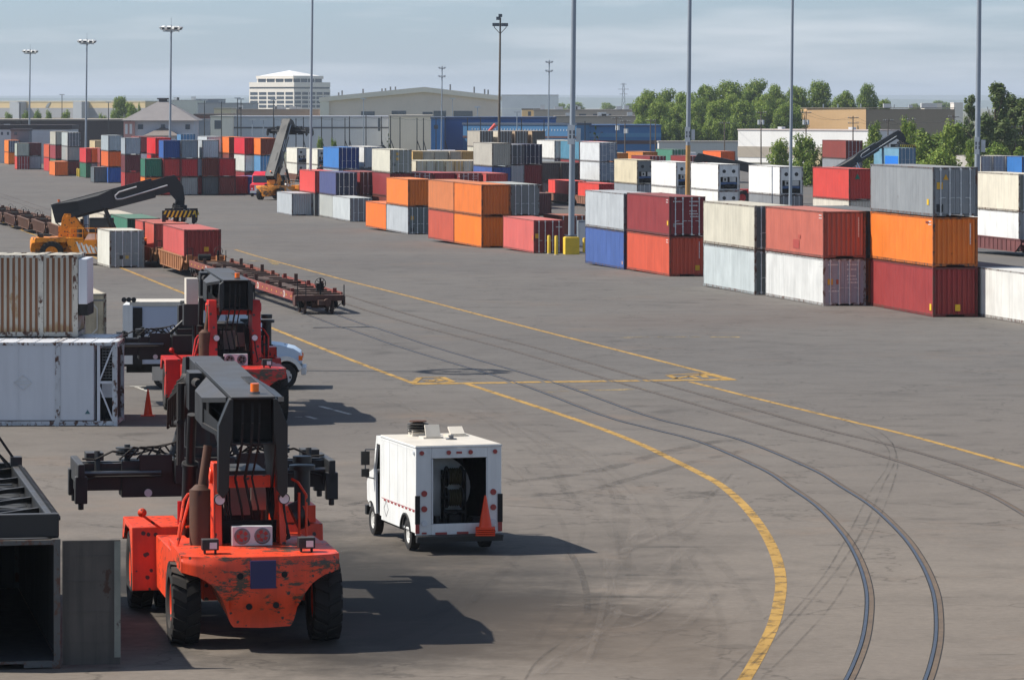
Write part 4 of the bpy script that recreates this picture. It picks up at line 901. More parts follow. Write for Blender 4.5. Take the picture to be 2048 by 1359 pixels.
        q = MB(); q.prism([(2.3, 1.78), (2.6, 2.25), (4.2, 2.05), (4.3, 1.78)], 'x', .6, 1.2); q.build('cab_skirt', M['white'], rt)
        q = MB(); q.box(-.4, -.1, -1.1, -.8, 1.95, 2.2); q.box(.9, 1.3, -.9, -.6, 1.95, 2.2); q.build('work_lamp', M['black'], rt)
        q = MB(); q.cyl((.9, 2.0, 1.9), (.9, 2.0, 2.5), .25, n=14); q.cyl((-.9, 2.0, 1.9), (-.9, 2.0, 3.2), .12, n=12); q.build('air_cleaner', M['black'], rt)
        q = MB(); q.box(-.5, .5, .4, .9, 1.95, 2.7); q.build('engine_cover', M['stacker'], rt, cl)
    # beacon on the boom
    q = MB(xf); q.cyl((.1, -.4, bz1+.045), (.1, -.4, bz1+.09), .11, n=14); q.build('beacon_base', M['steel'], bm_)
    q = MB(xf); q.cyl((.1, -.4, bz1+.09), (.1, -.4, bz1+.26), .09, n=14); q.build('beacon', M['amber'], bm_)
    # boxes, valves and pipes clustered on the boom's left flank
    if style == 'rear':
        q = MB(xf); q.box(-bw-.34, -bw-.06, 4.2, 4.9, bz0+.1, bz1); q.build('valve_box', B, bm_)
        q = MB(xf)
        for i in range(5): q.tube([(-bw-.12-.03*i, 5.4, bz1-.1-.05*i), (-bw-.4-.05*i, 6.2, bz1-.4-.1*i), (-bw-.35-.05*i, 6.9, bz0-.2-.1*i), (-bw-.15-.04*i, 7.4+ext, bz0-.8)], .028)
        q.cyl((-bw-.2, 3.4, bz1-.15), (-bw-.2, 6.6, bz1-.35), .1, n=10); q.cyl((-bw-.5, 4.6, bz0-.2), (-bw-.35, 7.0, bz0-.5), .07, n=8); q.cyl((-bw-.45, 5.0, bz1-.3), (-bw-.45, 5.0, bz0-1.2), .09, n=8); q.build('hose_bundle', M['rubber'], bm_)
    return rt
stk = reach_stacker('orange-red reach stacker seen from behind in the foreground, paint scraped, navy plate on its tail', (240, 74, 34), (-5.34, 82.7, 0), R(10.4), 2.2, 1.5, spread_drop=1.0)
c2 = GX(473, 140.0)
stk2 = reach_stacker('red reach stacker parked directly beyond the orange-red one, white box on its boom', (206, 36, 22), c2, R(9.5), 1.0, .7, lightfan=False, pz=3.95, bz0=.0, bz1=.98, spread_drop=1.05, shift=-.85)
bx = MB(); bx.box(-1.62, -1.2, 1.6, 2.4, 4.05, 4.95); bx.build('electrical_box', M['offwhite'], stk2)
bx = MB(); bx.box(-1.7, -1.2, 1.7, 2.3, 3.3, 4.04); bx.cyl((-1.3, 2.0, 2.0), (-1.3, 2.0, 3.4), .08); bx.build('box_bracket', M['black'], stk2)
c3 = G(101, 530)
reach_stacker('orange reach stacker seen side-on with white zigzag stripes and its boom out over railcars', (240, 146, 18), c3+Vector((0, 1.5, 0)), R(-87), 14.5, .35, 'side', stripes=True, spread_drop=.75, bz0=-.15, bz1=1.15, bw=.55)
c4 = GX(541, 541)
reach_stacker('orange reach stacker with raised black boom in the distance, left of the middle row', (238, 146, 24), c4, R(-20), 54, 1.0, 'side', spread_drop=.3, bz0=-.1, bz1=1.2, bw=.62)
def far_stacker(label, pxtip, pytip, d, head, pitch, ext, color, stripes=False, load=None):
    """stands so that its boom head comes to a given place"""
    rot = Matrix.Rotation(R(pitch), 4, 'X'); hp = Vector((0, 1.15, 3.35)) + rot @ Vector((0, 7.3+ext, .8))
    tip = P(pxtip, pytip, d); off = Matrix.Rotation(head, 3, 'Z') @ Vector((hp.x, hp.y, 0))
    base = Vector((tip.x-off.x, tip.y-off.y, zg(tip.y)))
    return reach_stacker(label, color, base, head, pitch, ext, 'side', stripes=stripes, spread_drop=.6, bz0=-.1, bz1=1.05, bw=.55)
far_stacker('reach stacker behind the right rows, black boom raised, holding a light blue container', 1792, 236, 560, R(-84), 31, 2.4, (226, 120, 20), stripes=True)
far_stacker('reach stacker hidden behind the white reefers, only its low black boom showing', 1402, 292, 520, R(82), 12, 3.5, (200, 40, 34))
far_stacker('reach stacker hidden behind the tall cream container, black boom slanting up to the right', 762, 284, 560, R(-80), 20, 1.2, (226, 120, 20))
hc = P(1798, 296, 552); hc.z -= H8
hb_ = container(hc, (112, 158, 182), 'd', 'light blue container with a brighter blue patch, held up by the right boom', endcol=(96, 130, 156))
decal(hb_, 'bright_blue_patch', (30, 120, 214), 3.6, .75, 6.2, 1.4, 'side')
# ---------------------------------------------------------------- white step van with hose reels
def step_van(loc, heading):
    rt = empty('step_van', loc, heading, 'white step van with its rear open, showing a pale tank and hose reels', 'van')
    W, Ln, z0, z1 = 1.1, 4.3, .52, 2.62                  # y=0 at the rear face, forward is +y
    wb0, wb1 = .95, 4.55
    mb = MB()
    # side walls with wheel arch
    arch = arc((wb0, .42), .50, 180, 0, 14)
    side_ = [(0, z0)] + [(y, max(z, z0)) for y, z in arch] + [(3.45, z0), (3.45, z1), (0, z1)]
    for s in (-1, 1): mb.prism(side_, 'x', min(s*W, s*(W-.05)), max(s*W, s*(W-.05)))
    mb.box(-W+.05, W-.05, 3.38, 3.44, z0, z1); mb.box(-W+.05, W-.05, .06, 3.38, z0, z0+.06)
    # rear face around the opening
    mb.box(-W+.001, -.70, -.03, .05, z0-.05, z1); mb.box(.74, W-.001, -.03, .05, z0-.05, z1); mb.box(-.70, .74, -.029, .05, 2.36, z1); mb.box(-.70, .74, -.029, .05, z0-.05, .74)
    mb.box(-W-.015, W+.015, -.05, 3.5, z1+.001, z1+.05)
    bd = mb.build('body', M['white'], rt, bevel=.012)
    MB().box(-W, W, -.04, 3.48, z1+.0515, z1+.06).build('roof_panel', M['offwhite'], bd)
    # cab: stepped nose with raked windscreen
    for s in (-1, 1):
        mb = MB(); mb.prism([(3.452, 2.64), (3.97, 2.62), (4.25, 1.75), (4.16, 1.75), (3.92, 2.42), (3.58, 2.42), (3.58, .62), (3.452, .62)], 'x', min(s*W, s*(W-.06)), max(s*W, s*(W-.06)))
        a2 = arc((wb1, .42), .48, 180, 60, 10)
        mb.prism([(4.0, .62)]+[(max(4.0, y), max(.62, z)) for y, z in a2]+[(4.95, .9), (4.98, 1.35), (4.75, 1.62), (4.26, 1.75), (4.1, 1.75)], 'x', min(s*W, s*(W-.06)), max(s*W, s*(W-.06)))
        mb.build('cab_side', M['white'], rt)
    mb = MB(); mb.prism([(3.44, 2.64), (3.97, 2.62), (3.94, 2.5), (3.44, 2.56)], 'x', -W+.06, W-.06); mb.prism([(4.2, 1.72), (4.72, 1.60), (4.95, 1.33), (4.93, .72), (4.85, .72), (4.86, 1.3), (4.7, 1.52), (4.2, 1.66)], 'x', -W+.06, W-.06); mb.build('bonnet', M['white'], rt)
    mb = MB(); mb.quad((-W+.06, 3.93, 2.5), (W-.06, 3.93, 2.5), (W-.06, 4.2, 1.74), (-W+.06, 4.2, 1.74)); mb.build('windscreen', M['glass'], rt)
    mb = MB(); mb.box(-W+.06, W-.06, 3.46, 4.8, .60, .66); mb.box(-W+.06, W-.06, 4.2, 4.3, .66, 1.6); mb.build('cab_floor', M['dark'], rt)
    MB().box(-1.0, -.5, 3.55, 3.9, 1.0, 1.9).build('driver_seat', M['dark'], rt)
    MB().cyl((-.9, 3.62, 1.5), (-.9, 3.62, 1.72), .12, n=12).build('red_bag', M['red'], rt)
    q = MB(); q.box(-W+.052, -W+.07, .06, 3.37, z0+.07, z1-.04); q.box(W-.07, W-.052, .06, 3.37, z0+.07, z1-.04); q.box(-W+.08, W-.08, .06, 3.37, z1-.06, z1-.04); q.box(-W+.08, W-.08, 3.3, 3.36, z0+.07, z1-.07); q.box(-W+.08, W-.08, .06, 3.29, z0+.061, z0+.075); q.build('cargo_shade_lining', M['dark'], rt)  # dark panels added to keep the open cargo bay in shade
    # wheels
    for s in (-1, 1):
        wheel(rt, (s*.93, wb0, .40), .40, .26, (214, 212, 206), 1 if s < 0 else -1, 0); wheel(rt, (s*.95, wb1, .40), .40, .24, (214, 212, 206), 1 if s < 0 else -1, 0)
    mb = MB(); mb.box(-.75, .75, .2, 4.8, .34, .5); mb.cyl((-.8, wb0, .4), (.8, wb0, .4), .09, n=10); mb.build('chassis', M['dark'], rt)
    for s in (-1, 1):
        mb = MB()
        pts = arc((wb0, .42), .50, 180, 0, 14)
        for (ya, za), (yb, zb_) in zip(pts[:-1], pts[1:]): mb.bar((s*(W+.01), ya, max(za, .5)), (s*(W+.01), yb, max(zb_, .5)), .05, .05)
        mb.build('wheel_arch_trim', M['black'], rt)
    # bumper, corner guards, reflective tape
    mb = MB(); mb.box(-W, W, -.22, -.03, .40, .46); mb.box(-W, W, -.16, -.031, .30, .40); mb.build('rear_bumper', M['black'], rt)
    for i, (a, b) in enumerate(((-.6, -.3), (-.05, .25), (.5, .78))): MB().box(a, b, -.036, -.0305, .478, .535).build('reflector_tape', M['red'], rt)
    for s in (-1, 1):
        mb = MB(); mb.box(s*1.06-.06, s*1.06+.06, -.07, -.031, .75, 1.45); mb.build('corner_guard', M['rubber'], rt)
        MB().box(s*1.06-.05, s*1.06+.05, -.06, -.031, .52, .75).build('corner_reflector', M['red'], rt)
        for z, mt in ((1.50, 'red'), (1.12, 'red'), (.76, 'lens')):
            q = MB(); q.cyl((s*.885, -.055, z), (s*.885, -.0305, z), .075, n=18); q.build('rear_lamp', M[mt], rt)
        MB().box(s*.885-.06, s*.885+.06, -.045, -.0305, .50, .545).build('side_reflector', M['red'], rt)
    for x in (-.95, -.26, .30, .93): MB().cyl((x, -.07, 2.50), (x, -.0305, 2.50), .055, n=14).build('marker_lamp', M['red'], rt)
    MB().box(-.06, .08, -.05, -.0295, 2.47, 2.52).build('centre_marker', M['red'], rt)
    MB().cyl((-1.13, .12, 2.5), (-1.10, .12, 2.5), .05, n=12).build('side_lamp', M['lens'], rt)
    for i in range(9):
        y = .08+i*.36; MB().box(-W-.006, -W-.001, y, y+.2, 1.035, 1.075).build('side_tape', M['red'], rt)
    MB().box(-W-.008, -W-.001, .02, 3.4, 1.085, 1.095).build('side_moulding', M['red'], rt)
    for pts in ([(3.1, .95), (2.95, 1.0-.25), (2.8, .62+.33)],): 
        q = MB(); d_ = [(3.15, .85), (2.93, 1.05), (2.71, .85), (2.93, .65)]
        for a, b in zip(d_, d_[1:]+d_[:1]): q.bar((-W-.003, a[0], a[1]), (-W-.003, b[0], b[1]), .006, .012)
        q.build('placard_frame', M['steel'], rt)
    for y in (.85, 1.75, 2.6): MB().box(-W-.004, -W-.0005, y-.008, y+.008, 1.12, z1-.02).build('panel_seam', M['galv'], rt)
    q = MB()
    for i in range(16): q.box(-W-.005, -W-.0005, .1+i*.21, .115+i*.21, z1-.06, z1-.045)
    q.box(-W-.003, -W-.0004, .06, 3.4, z1-.065, z1-.04); q.build('rivet_strip', M['white'], rt)
    q = MB(); q.box(-.70, -.66, -.045, -.0301, .75, 2.35); q.build('door_track', M['galv'], rt); q = MB(); q.box(.70, .739, -.045, -.0301, .75, 2.35); q.build('door_track', M['galv'], rt)
    # roof gear
    mb = MB()
    for i in range(4): mb.lathe([(2.80+i*.06, .13), (2.78+i*.06, .27), (2.80+i*.06, .275), (2.83+i*.06, .13)], 18, 'z', (-.25, 3.0, 0))
    mb.build('roof_ventilator', M['black'], rt)
    MB().box(-.45, -.05, 2.8, 3.2, 2.68, 2.83).build('ventilator_base', M['offwhite'], rt); MB().cyl((-.25, 3.0, 3.03), (-.25, 3.0, 3.06), .22, n=18).build('ventilator_cap', M['muffler'], rt)
    for x, y, a, nm in ((-.12, 2.0, 62, 'roof_hatch'), (.66, 2.5, 30, 'roof_hatch')):
        q = MB(Matrix.Translation((x, y, 2.70)) @ Matrix.Rotation(R(a), 4, 'X')); q.box(-.19, .19, 0, .34, 0, .05); q.box(-.02, .02, .0, .34, -.012, .0); h_ = q.build(nm, M['offwhite'], rt, bevel=.015)
        MB().box(x-.26, x+.26, y-.05, y+.42, 2.68, 2.72).build('hatch_frame', M['offwhite'], h_)
    q = MB(); q.cyl((.25, 1.6, 2.68), (.25, 1.6, 2.71), .14, n=14); q.cyl((.25, 1.6, 2.71), (.25, 1.6, 2.79), .06, n=10); q.build('antenna_mount', M['steel'], rt)
    q = MB(); q.lathe([(2.68, .13), (2.76, .125), (2.83, .09), (2.86, 0.001)], 16, 'z', (.2, 3.05, 0)); q.build('beacon', M['amber'], rt)
    # mirrors and front bumper at the left
    for s in (-1, 1):
        q = MB(); q.tube([(s*W, 4.15, 2.25), (s*1.32, 4.25, 2.25), (s*1.32, 4.25, 1.55), (s*W, 4.2, 1.5)], .018); m_ = q.build('mirror_arm', M['steel'], rt)
        q = MB(); q.box(s*1.32-.11, s*1.32+.11, 4.23, 4.30, 1.85, 2.2); q.box(s*1.32-.10, s*1.32+.10, 4.23, 4.30, 1.55, 1.75); q.build('mirror', M['black'], m_)
    MB().box(-1.12, 1.12, 4.95, 5.12, .5, .75).build('front_bumper', M['black'], rt, bevel=.02)
    # what the open back shows: a pale tank and two hose reels on a stand
    q = MB(); q.lathe([(1.2, .001), (1.22, .3), (1.3, .55), (1.45, .78), (2.9, .78), (2.95, .001)], 32, 'y', (-.16, -.3, 1.52)); q.build('water_tank', M['white'], rt)
    for z in (1.85, 1.32):
        q = MB(); q.lathe([(-.2, .26), (-.18, .26), (-.18, .15), (.18, .15), (.18, .26), (.2, .26)], 22, 'x', (.05, .62, z)); q.cyl((-.28, .62, z), (.3, .62, z), .05, n=8); r_ = q.build('hose_reel', M['black'], rt)
        q = MB()
        for i in range(6): q.lathe([(-.17+.058*i, .16), (-.145+.058*i, .215), (-.115+.058*i, .16)], 20, 'x', (.05, .62, z))
        q.build('hose', once('dull_hose', (84, 78, 52), .8, var=.3), r_)
    q = MB(); q.box(-.24, -.2, .5, .8, .58, 2.0); q.box(.3, .34, .5, .8, .58, 2.0); q.box(-.24, .34, .5, .8, .95, 1.0); q.box(-.1, .2, .45, .8, .58, .9); q.build('reel_stand', M['dark'], rt)
    q = MB(); q.box(.45, .68, .3, .7, .58, .85); q.cyl((-.45, .4, .6), (-.45, .4, .9), .08, n=10); q.build('pump', M['black'], rt)
    return rt
vl = GX(917, 99.2); VH = R(16)
step_van(Vector((vl.x, vl.y-.15, 0)), VH)
def cone(loc, label, n=1, h=.75, group='traffic cones'):
    t = empty('traffic_cone', loc, 0, label, 'traffic cone', group)
    for i in range(1):
        q = MB(); q.lathe([(.02, .19), (.05, .16), (h-.03, .03), (h, .025), (h, .001)], 18, 'z'); q.build('cone', M['orangecone'], t)
    q = MB(); q.box(-.24, .24, -.24, .24, 0, .03); q.build('base', M['orangecone'], t)
    return t
ur = Matrix.Rotation(VH, 3, 'Z')
for i in range(4):
    p_ = Vector((vl.x, vl.y-.15, 0)) + ur @ Vector((.62, -.26-.0, .462+i*.052)); 
    cone(p_, ('orange traffic cone at the bottom of the stack on the van bumper', 'orange traffic cone second from the bottom on the van bumper', 'orange traffic cone second from the top on the van bumper', 'orange traffic cone topmost of the stack on the van bumper')[i], h=.82)
cone(G(296, 831), 'red-orange traffic cone on the ground by the front wheel of the red machine', h=.95)

# ---------------------------------------------------------------- box truck behind the second machine
def box_truck(loc, heading):
    rt = empty('box_truck', loc, heading, 'pale blue and white truck with a box body, partly hidden behind the red machine', 'truck')
    W = 1.2                                              # forward +y, length about 7.4
    q = MB(); q.box(-W, W, 0, 3.9, 1.0, 3.25); q.build('cargo_box', paint('pale_blue_panel', (176, 184, 200), .5, var=.06), rt, bevel=.02)
    q = MB(); q.box(-W-.02, W+.02, -.02, 3.95, 3.251, 3.42); q.build('roof_rim', M['offwhite'], rt)
    q = MB(); q.box(-W-.03, -W+.05, -.3, .1, 1.0, 3.3); q.box(W-.05, W+.03, -.3, .1, 1.0, 3.3); q.box(-W+.05, W-.05, -.3, .1, 3.15, 3.3); q.build('rear_frame', M['white'], rt)
    MB().box(W+.031, W+.04, .12, .5, 1.0, 3.2).build('rubber_flap', M['rubber'], rt)
    for i in range(3): MB().cyl((W-.1, -.25+.2*i, 3.5), (W+.05, -.25+.2*i, 3.5), .1, n=12).build('roof_lamp', M['black'], rt)
    MB().box(W+.001, W+.008, 3.0, 3.03, 1.05, 3.2).build('panel_joint', M['white'], rt)
    q = MB(); q.box(-.45, .45, -.2, 6.9, .62, .9); q.box(-W+.1, W-.1, -.3, 3.9, .9, 1.0); q.build('chassis', M['dark'], rt)
    q = MB(); q.box(.7, W+.0, .9, 2.2, .35, .9); q.build('side_box', M['offwhite'], rt)
    q = MB(); q.prism([(4.05, .9), (4.05, 2.9), (4.2, 3.0), (5.2, 2.95), (5.55, 2.0), (5.55, .9)], 'x', -1.1, 1.1); pb = once('pale_blue_paint', (186, 204, 222), .35, var=.05); q.build('cab', pb, rt, bevel=.03)
    MB().box(1.101, 1.11, 4.5, 5.2, 2.05, 2.75).build('side_window', M['glass'], rt)
    q = MB(); pr = [(5.551, 1.0), (5.551, 1.78), (6.1, 1.72), (6.7, 1.58), (6.98, 1.4), (7.05, 1.0)] + arc((6.35, .62), .62, 35, 180, 10)[0:]
    q.prism([(a, max(b, .75)) for a, b in pr], 'x', -1.0, 1.0); q.build('bonnet', pb, rt, bevel=.05)
    for s in (-1, 1):
        q = MB(); pts = arc((6.35, .55), .66, 20, 165, 12)
        for (a, b), (c_, d_) in zip(pts[:-1], pts[1:]): q.bar((s*1.02, a, b), (s*1.02, c_, d_), .12, .16)
        q.build('mudguard', M['white'], rt)
        wheel(rt, (s*1.0, 6.35, .5), .5, .28, (206, 206, 204), 1 if s < 0 else -1, 0); wheel(rt, (s*.95, 1.4, .5), .5, .5, (206, 206, 204), 1 if s < 0 else -1, 0)
        MB().box(min(s*.85, s*1.04), max(s*.85, s*1.04), 6.9, 7.06, 1.12, 1.3).build('indicator', M['amber'], rt)
    MB().box(-1.05, 1.05, 7.0, 7.2, .55, .85).build('front_bumper', M['galv'], rt, bevel=.03)
    MB().box(-.3, -.0, 6.3, 6.33, 1.665, 1.70).build('bonnet_vent', M['black'], rt)
    return rt
tb = G(258, 779); bt_ = box_truck(tb+Vector((0, 1.2, 0)), R(-88)); bt_.scale = (1, .95, 1)

# ---------------------------------------------------------------- the white and rusty boxes at the left
LROT = R(-89.2)                                           # these lie across the view
def long_box(px_right, py, L, h, label, color, mat='white', y_off=0, z=0, posts=12.192, kind='plain', open_end=0):
    """near face runs left from its near right corner"""
    p = G(px_right, py); p.x = (px_right-1024)*(p.y+y_off)/F; t = empty('shipping_container', (p.x, p.y+y_off, p.z+z), 0, label, 'container', 'containers stacked at the left')
    cl = lin(color); D = 2.5; mb = MB(); oe = open_end
    if kind == 'plain':
        mb.box(-L+.1, -oe-.08, .03, .05, .2, h-.1); mb.box(-L+.1, -oe-.05, D-.05, D-.03, .2, h-.1); mb.box(-oe-.1, -oe-.06, .05, D-.05, .2, h-.1)
        mb.box(-L+.1, -.05, .06, D-.06, h-.07, h-.03)
        n = 12
        for i in range(1, n):
            x = -oe-.1-(L-oe)*i/n; mb.box(x-.012, x+.012, .022, .0299, .2, h-.1)
        for i in range(24):
            x = -.3-(L-.5)*i/24; mb.box(x-.03, x+.03, .08, D-.08, h-.029, h-.012)
    else:
        xx = -.12; vs = []; p_ = .20
        while xx > -L+.3:
            for a, b in ((0, .02), (.085, .02), (.115, .07), (.17, .07)): vs += [(xx-a, b, .16), (xx-a, b, h-.1)]
            xx -= p_
        mb.add(vs, [(2*i, 2*i+2, 2*i+3, 2*i+1) for i in range(len(vs)//2-1)])
        mb.box(-L+.1, -.05, D-.06, D-.03, .2, h-.1); mb.box(-.06, -.03, .08, D-.08, .2, h-.1)
        n = int(L/.5); vs = []
        for i in range(n):
            a = -.08-(L-.2)*i/n; b = (L-.2)/n
            for f_, zz in ((0, 0), (.38, 0), (.52, .035), (.9, .035)): vs += [(a-b*f_, .08, h-.05+zz), (a-b*f_, D-.08, h-.05+zz)]
        mb.add(vs, [(2*i, 2*i+1, 2*i+3, 2*i+2) for i in range(len(vs)//2-1)])
    bd = mb.build('body', M[mat], t, cl)
    mb = MB()
    px = [0, -(L-posts)/2, -L+(L-posts)/2, -L+.16]
    for x in px:
        for y in (0, D-.12): mb.box(x-.17, x, y, y+.12, .12, h-.12)
        for y in (-.004, D-.166):
            for z_ in (0, h-.119): mb.box(x-.18, x+.004, y, y+.17, z_, z_+.12)
    for y in (.005, D-.1):
        mb.box(-L, -.181, y, y+.09, .02, .17); mb.box(-L, -.181, y, y+.08, h-.115, h-.02)
    for x in (-.12, -L+.02): mb.box(x, x+.1, .17, D-.17, .03, .16); mb.box(x, x+.1, .17, D-.17, h-.12, h-.02)
    for x in px[1:3]: mb.box(x-.15, x-.02, .17, D-.17, h-.119, h-.009)
    mb.build('frame', M['boxframe'], t, lin([min(255, q*.97) for q in color]))
    return t
M['panelw'] = paint('panel_white', (204, 206, 210), .45, var=.05, nscale=.6, rust=.04, rustcol=(150, 140, 128), streak=.06)
M['rusty'] = paint('rusty_stripes', (186, 182, 174), .7, var=.15, nscale=.5, rust=.0, streak=.2)
# rust sits in the recessed flutes of the striped box
def striped():
    m, t, b, o = nodes('fluted_rusty_wall'); v = nd(t, 'ShaderNodeTexCoord').outputs['Object']
    sx = nd(t, 'ShaderNodeSeparateXYZ'); t.links.new(v, sx.inputs[0])
    fl = ramp(t, sx.outputs['Y'], [(.028, g1(0)), (.05, g1(1))]).outputs[0]
    top = ramp(t, sx.outputs['Z'], [(.0, g1(1)), (1, g1(1))]).outputs[0]
    inside = math_(t, 'MULTIPLY', fl, math_(t, 'LESS_THAN', sx.outputs['Y'], .076))
    n = noise(t, v, 2.0, 6, .7, (1, 1, .3))
    rust = mixc(t, n, lin((146, 102, 70)), lin((120, 78, 54)))
    base = mixc(t, ramp(t, noise(t, v, 1.2, 7, .7, (1, 1, .5)), [(.58, g1(0)), (.66, g1(1))]).outputs[0], lin((172, 166, 152)), lin((150, 124, 92)))
    low = ramp(t, math_(t, 'ADD', sx.outputs['Z'], math_(t, 'MULTIPLY', noise(t, v, 1.5, 5), 1.1)), [(.8, g1(1)), (1.3, g1(0))]).outputs[0]
    base = mixc(t, math_(t, 'MULTIPLY', low, .75), base, lin((150, 116, 66)))
    c = mixc(t, math_(t, 'MULTIPLY', inside, ramp(t, n, [(.2, g1(.7)), (.5, g1(1))]).outputs[0]), base, rust)
    t.links.new(c, b.inputs['Base Color']); b.inputs['Roughness'].default_value = .75; return m
M['striped'] = striped()
l1 = long_box(234.5, 851.5, 16.15, 2.9, 'long white container with an open braced end, nearest of the left stack', (208, 210, 212), 'panelw', open_end=.75)
q = MB(); q.bar((-.16, .06, 2.72), (-.62, .06, 1.55), .07, .05); q.bar((-.66, .06, 1.45), (-.16, .06, .2), .07, .05); q.box(-.70, -.60, .02, .12, .17, 2.78); q.box(-.6, -.18, .03, .1, 1.46, 1.55); q.build('brace', M['panelw'], l1)
q = MB()
for i in range(11): q.box(-.585, -.18, .5, .52, 1.6+i*.105, 1.63+i*.105)
for i in range(4): q.box(-.56+i*.11, -.545+i*.11, .495, .52, 1.6, 2.7)
q.build('grille', M['steel'], l1); MB().box(-.7, -.1, .6, 2.2, .2, 2.6).build('generator_set', M['dark'], l1); MB().box(-.58, -.2, .45, .55, .95, 1.45).build('white_panel', M['panelw'], l1)
q = MB(); d_ = [(-3.27, .018, 1.75), (-2.97, .018, 1.5), (-3.27, .018, 1.25), (-3.57, .018, 1.5)]
for a_, b_ in zip(d_, d_[1:]+d_[:1]): q.bar(a_, b_, .02, .025)
q.bar((-3.5, .018, 1.55), (-3.05, .018, 1.55), .02, .02); q.bar((-3.5, .018, 1.45), (-3.05, .018, 1.45), .02, .02)
q.build('placard_holder', M['galv'], l1)
q = MB(); q.prism([(-1.12, .42), (-.94, .42), (-1.03, .56)], 'y', .016, .0215); q.build('green_sticker', paint('teal_sticker', (70, 110, 116), .6), l1)
l1b = long_box(232, 851.5, 16.15, 2.9, 'white container behind the nearest white one, carrying the rusty striped box', (200, 200, 196), 'panelw', y_off=2.75)
l2 = long_box(155.5, 851.5, 14.63, 2.9, 'rust-striped fluted container on top of the white pair at the left', (206, 200, 186), 'striped', y_off=2.85, z=2.912, kind='fluted')
q = MB(); q.box(.02, .34, .0, 2.0, 1.15, 2.75); u_ = q.build('cooling_unit', M['panelw'], l2, bevel=.03); MB().box(.02, .36, .05, 1.95, .75, 1.149).build('unit_motor', M['dark'], u_)
l3 = container(G(214, 702)-V()*2.44+U()*.2, (212, 202, 178), None, 'weathered cream reefer with an octagonal hatch, behind the rust-striped box', group='containers stacked at the left')
q = MB(); q.box(-1.09, 1.09, -6.06, -6.02, .16, 2.48); e3 = q.build('end_panel', paint('stained_cream', (206, 188, 156), .7, var=.3, nscale=1.5, rust=.4, rustcol=(120, 88, 62), streak=.3), l3)
oc = [(-.62, 1.0), (-.62, 1.9), (-.35, 2.2), (.55, 2.2), (.8, 1.9), (.8, 1.0), (.55, .75), (-.35, .75)]
q = MB()
for i in range(8): a_, b_ = oc[i], oc[(i+1) % 8]; q.bar((a_[0], -6.075, a_[1]), (b_[0], -6.075, b_[1]), .05, .07)
q.build('hatch_rim', M['offwhite'], e3)
q = MB()
for z in (.62, 2.28): q.box(-1.08, 1.08, -6.08, -6.061, z-.03, z+.03)
q.box(-.25, .25, -6.07, -6.061, 1.2, 1.9); q.build('hatch_panel', M['steel'], e3)
# ---------------------------------------------------------------- foreground container with its door swung open
fp = G(121, 1336)
uf, vf = U(R(10.7)), V(R(10.7))
fc_ = fp - vf*2.438 + uf*6.096
fg = empty('shipping_container', fc_, R(10.7), 'dark grey container in the bottom left corner with one door swung wide open', 'container')
h_ = 2.55; L_ = 12.192
fcl = lin((74, 76, 78))
mb = MB(); corr(mb, -1, L_, h_); corr(mb, 1, L_, h_); mb.box(-1.17, 1.17, -6.0, 6.0, h_-.05, h_-.03); mb.quad((-1.2, 6.05, .15), (1.2, 6.05, .15), (1.2, 6.05, h_-.1), (-1.2, 6.05, h_-.1)); mb.box(-1.17, 1.17, -6.05, 6.05, .12, .15)
M['darkbox'] = paint('grimy_grey_paint', None, .7, var=.4, nscale=1.0, rust=.4, streak=.4)
fg.location = fp + uf*6.096 - vf*1.219
mb.build('body', M['darkbox'], fg, fcl)
link('frame', cmesh('frame', L_, H8), fg, lin((92, 92, 90))).scale = (1, 1, h_/H8)
q = MB(); q.box(.03, 1.17, -.05, .0, .06, h_-.04); q.box(.03, .07, -.065, -.05, .06, h_-.04)
for z in (.5, 1.1, 1.7, 2.2): q.box(.10, 1.0, -.058, -.0501, z-.012, z+.012)
dr = q.build('door', M['darkbox'], fg, lin((88, 82, 76))); dr.location = (1.23, -6.02, 0); dr.rotation_euler = (0, 0, R(-3))
q = MB(); q.box(1.05, 1.172, -.062, -.0505, .2, h_-.06); q.build('door_seal', paint('chipped_pale_edge', (132, 134, 124), .7, var=.3, rust=.5, nscale=3), dr)
# lattice frame with hoses resting on that container
lt = empty('lifting_frame', fg.location+Vector((0, 0, h_+.012)), R(10.7), 'black steel lattice lifting frame lying on the dark grey container, hoses draped over it', 'lifting frame')
q = MB(); 
for s in (-1, 1): q.box(s*1.1-.12, s*1.1+.12, -5.6, 5.6, .0, .42)
q.box(-1.21, 1.21, -5.85, -5.6, .0, .46); q.box(-1.21, 1.21, 5.6, 5.85, .0, .46)
q.build('main_frame', M['black'], lt, bevel=.02)
q = MB()
for i in range(5):
    a, b = -5.6+i*2.24, -5.6+(i+1)*2.24
    q.bar((-.98, a, .3), (.98, b, .3), .09, .09); q.bar((.98, a, .24), (-.98, b, .24), .09, .09); q.bar((-.98, b, .27), (.98, b, .27), .08, .08)
q.build('cross_brace', M['black'], lt)
q = MB()
for i in range(44): q.cyl((1.225, -5.5+i*.25, .34), (1.26, -5.5+i*.25, .34), .05, n=6); q.cyl((1.14, -5.5+i*.25, .42), (1.14, -5.5+i*.25, .46), .045, n=6)
q.build('bolt_row', M['black'], lt)
q = MB()
for i in range(5):
    q.tube([(.9-.3*i, 5.2, .4), (.6-.3*i, 5.3, .8), (.1-.3*i, 5.5, 1.0-.1*i), (-.4-.2*i, 5.4, .7), (-.6-.2*i, 5.2, .3)], .03)
q.tube([(1.1, 5.3, .46), (.4, 5.5, 1.5), (-.9, 5.7, 2.6)], .03); q.tube([(.9, 5.3, .46), (.1, 5.5, 1.3), (-1.0, 5.7, 2.2)], .03)
q.build('hose', M['rubber'], lt)
MB().box(.95, 1.2, 5.2, 5.6, .42, .62).build('valve_block', M['black'], lt)
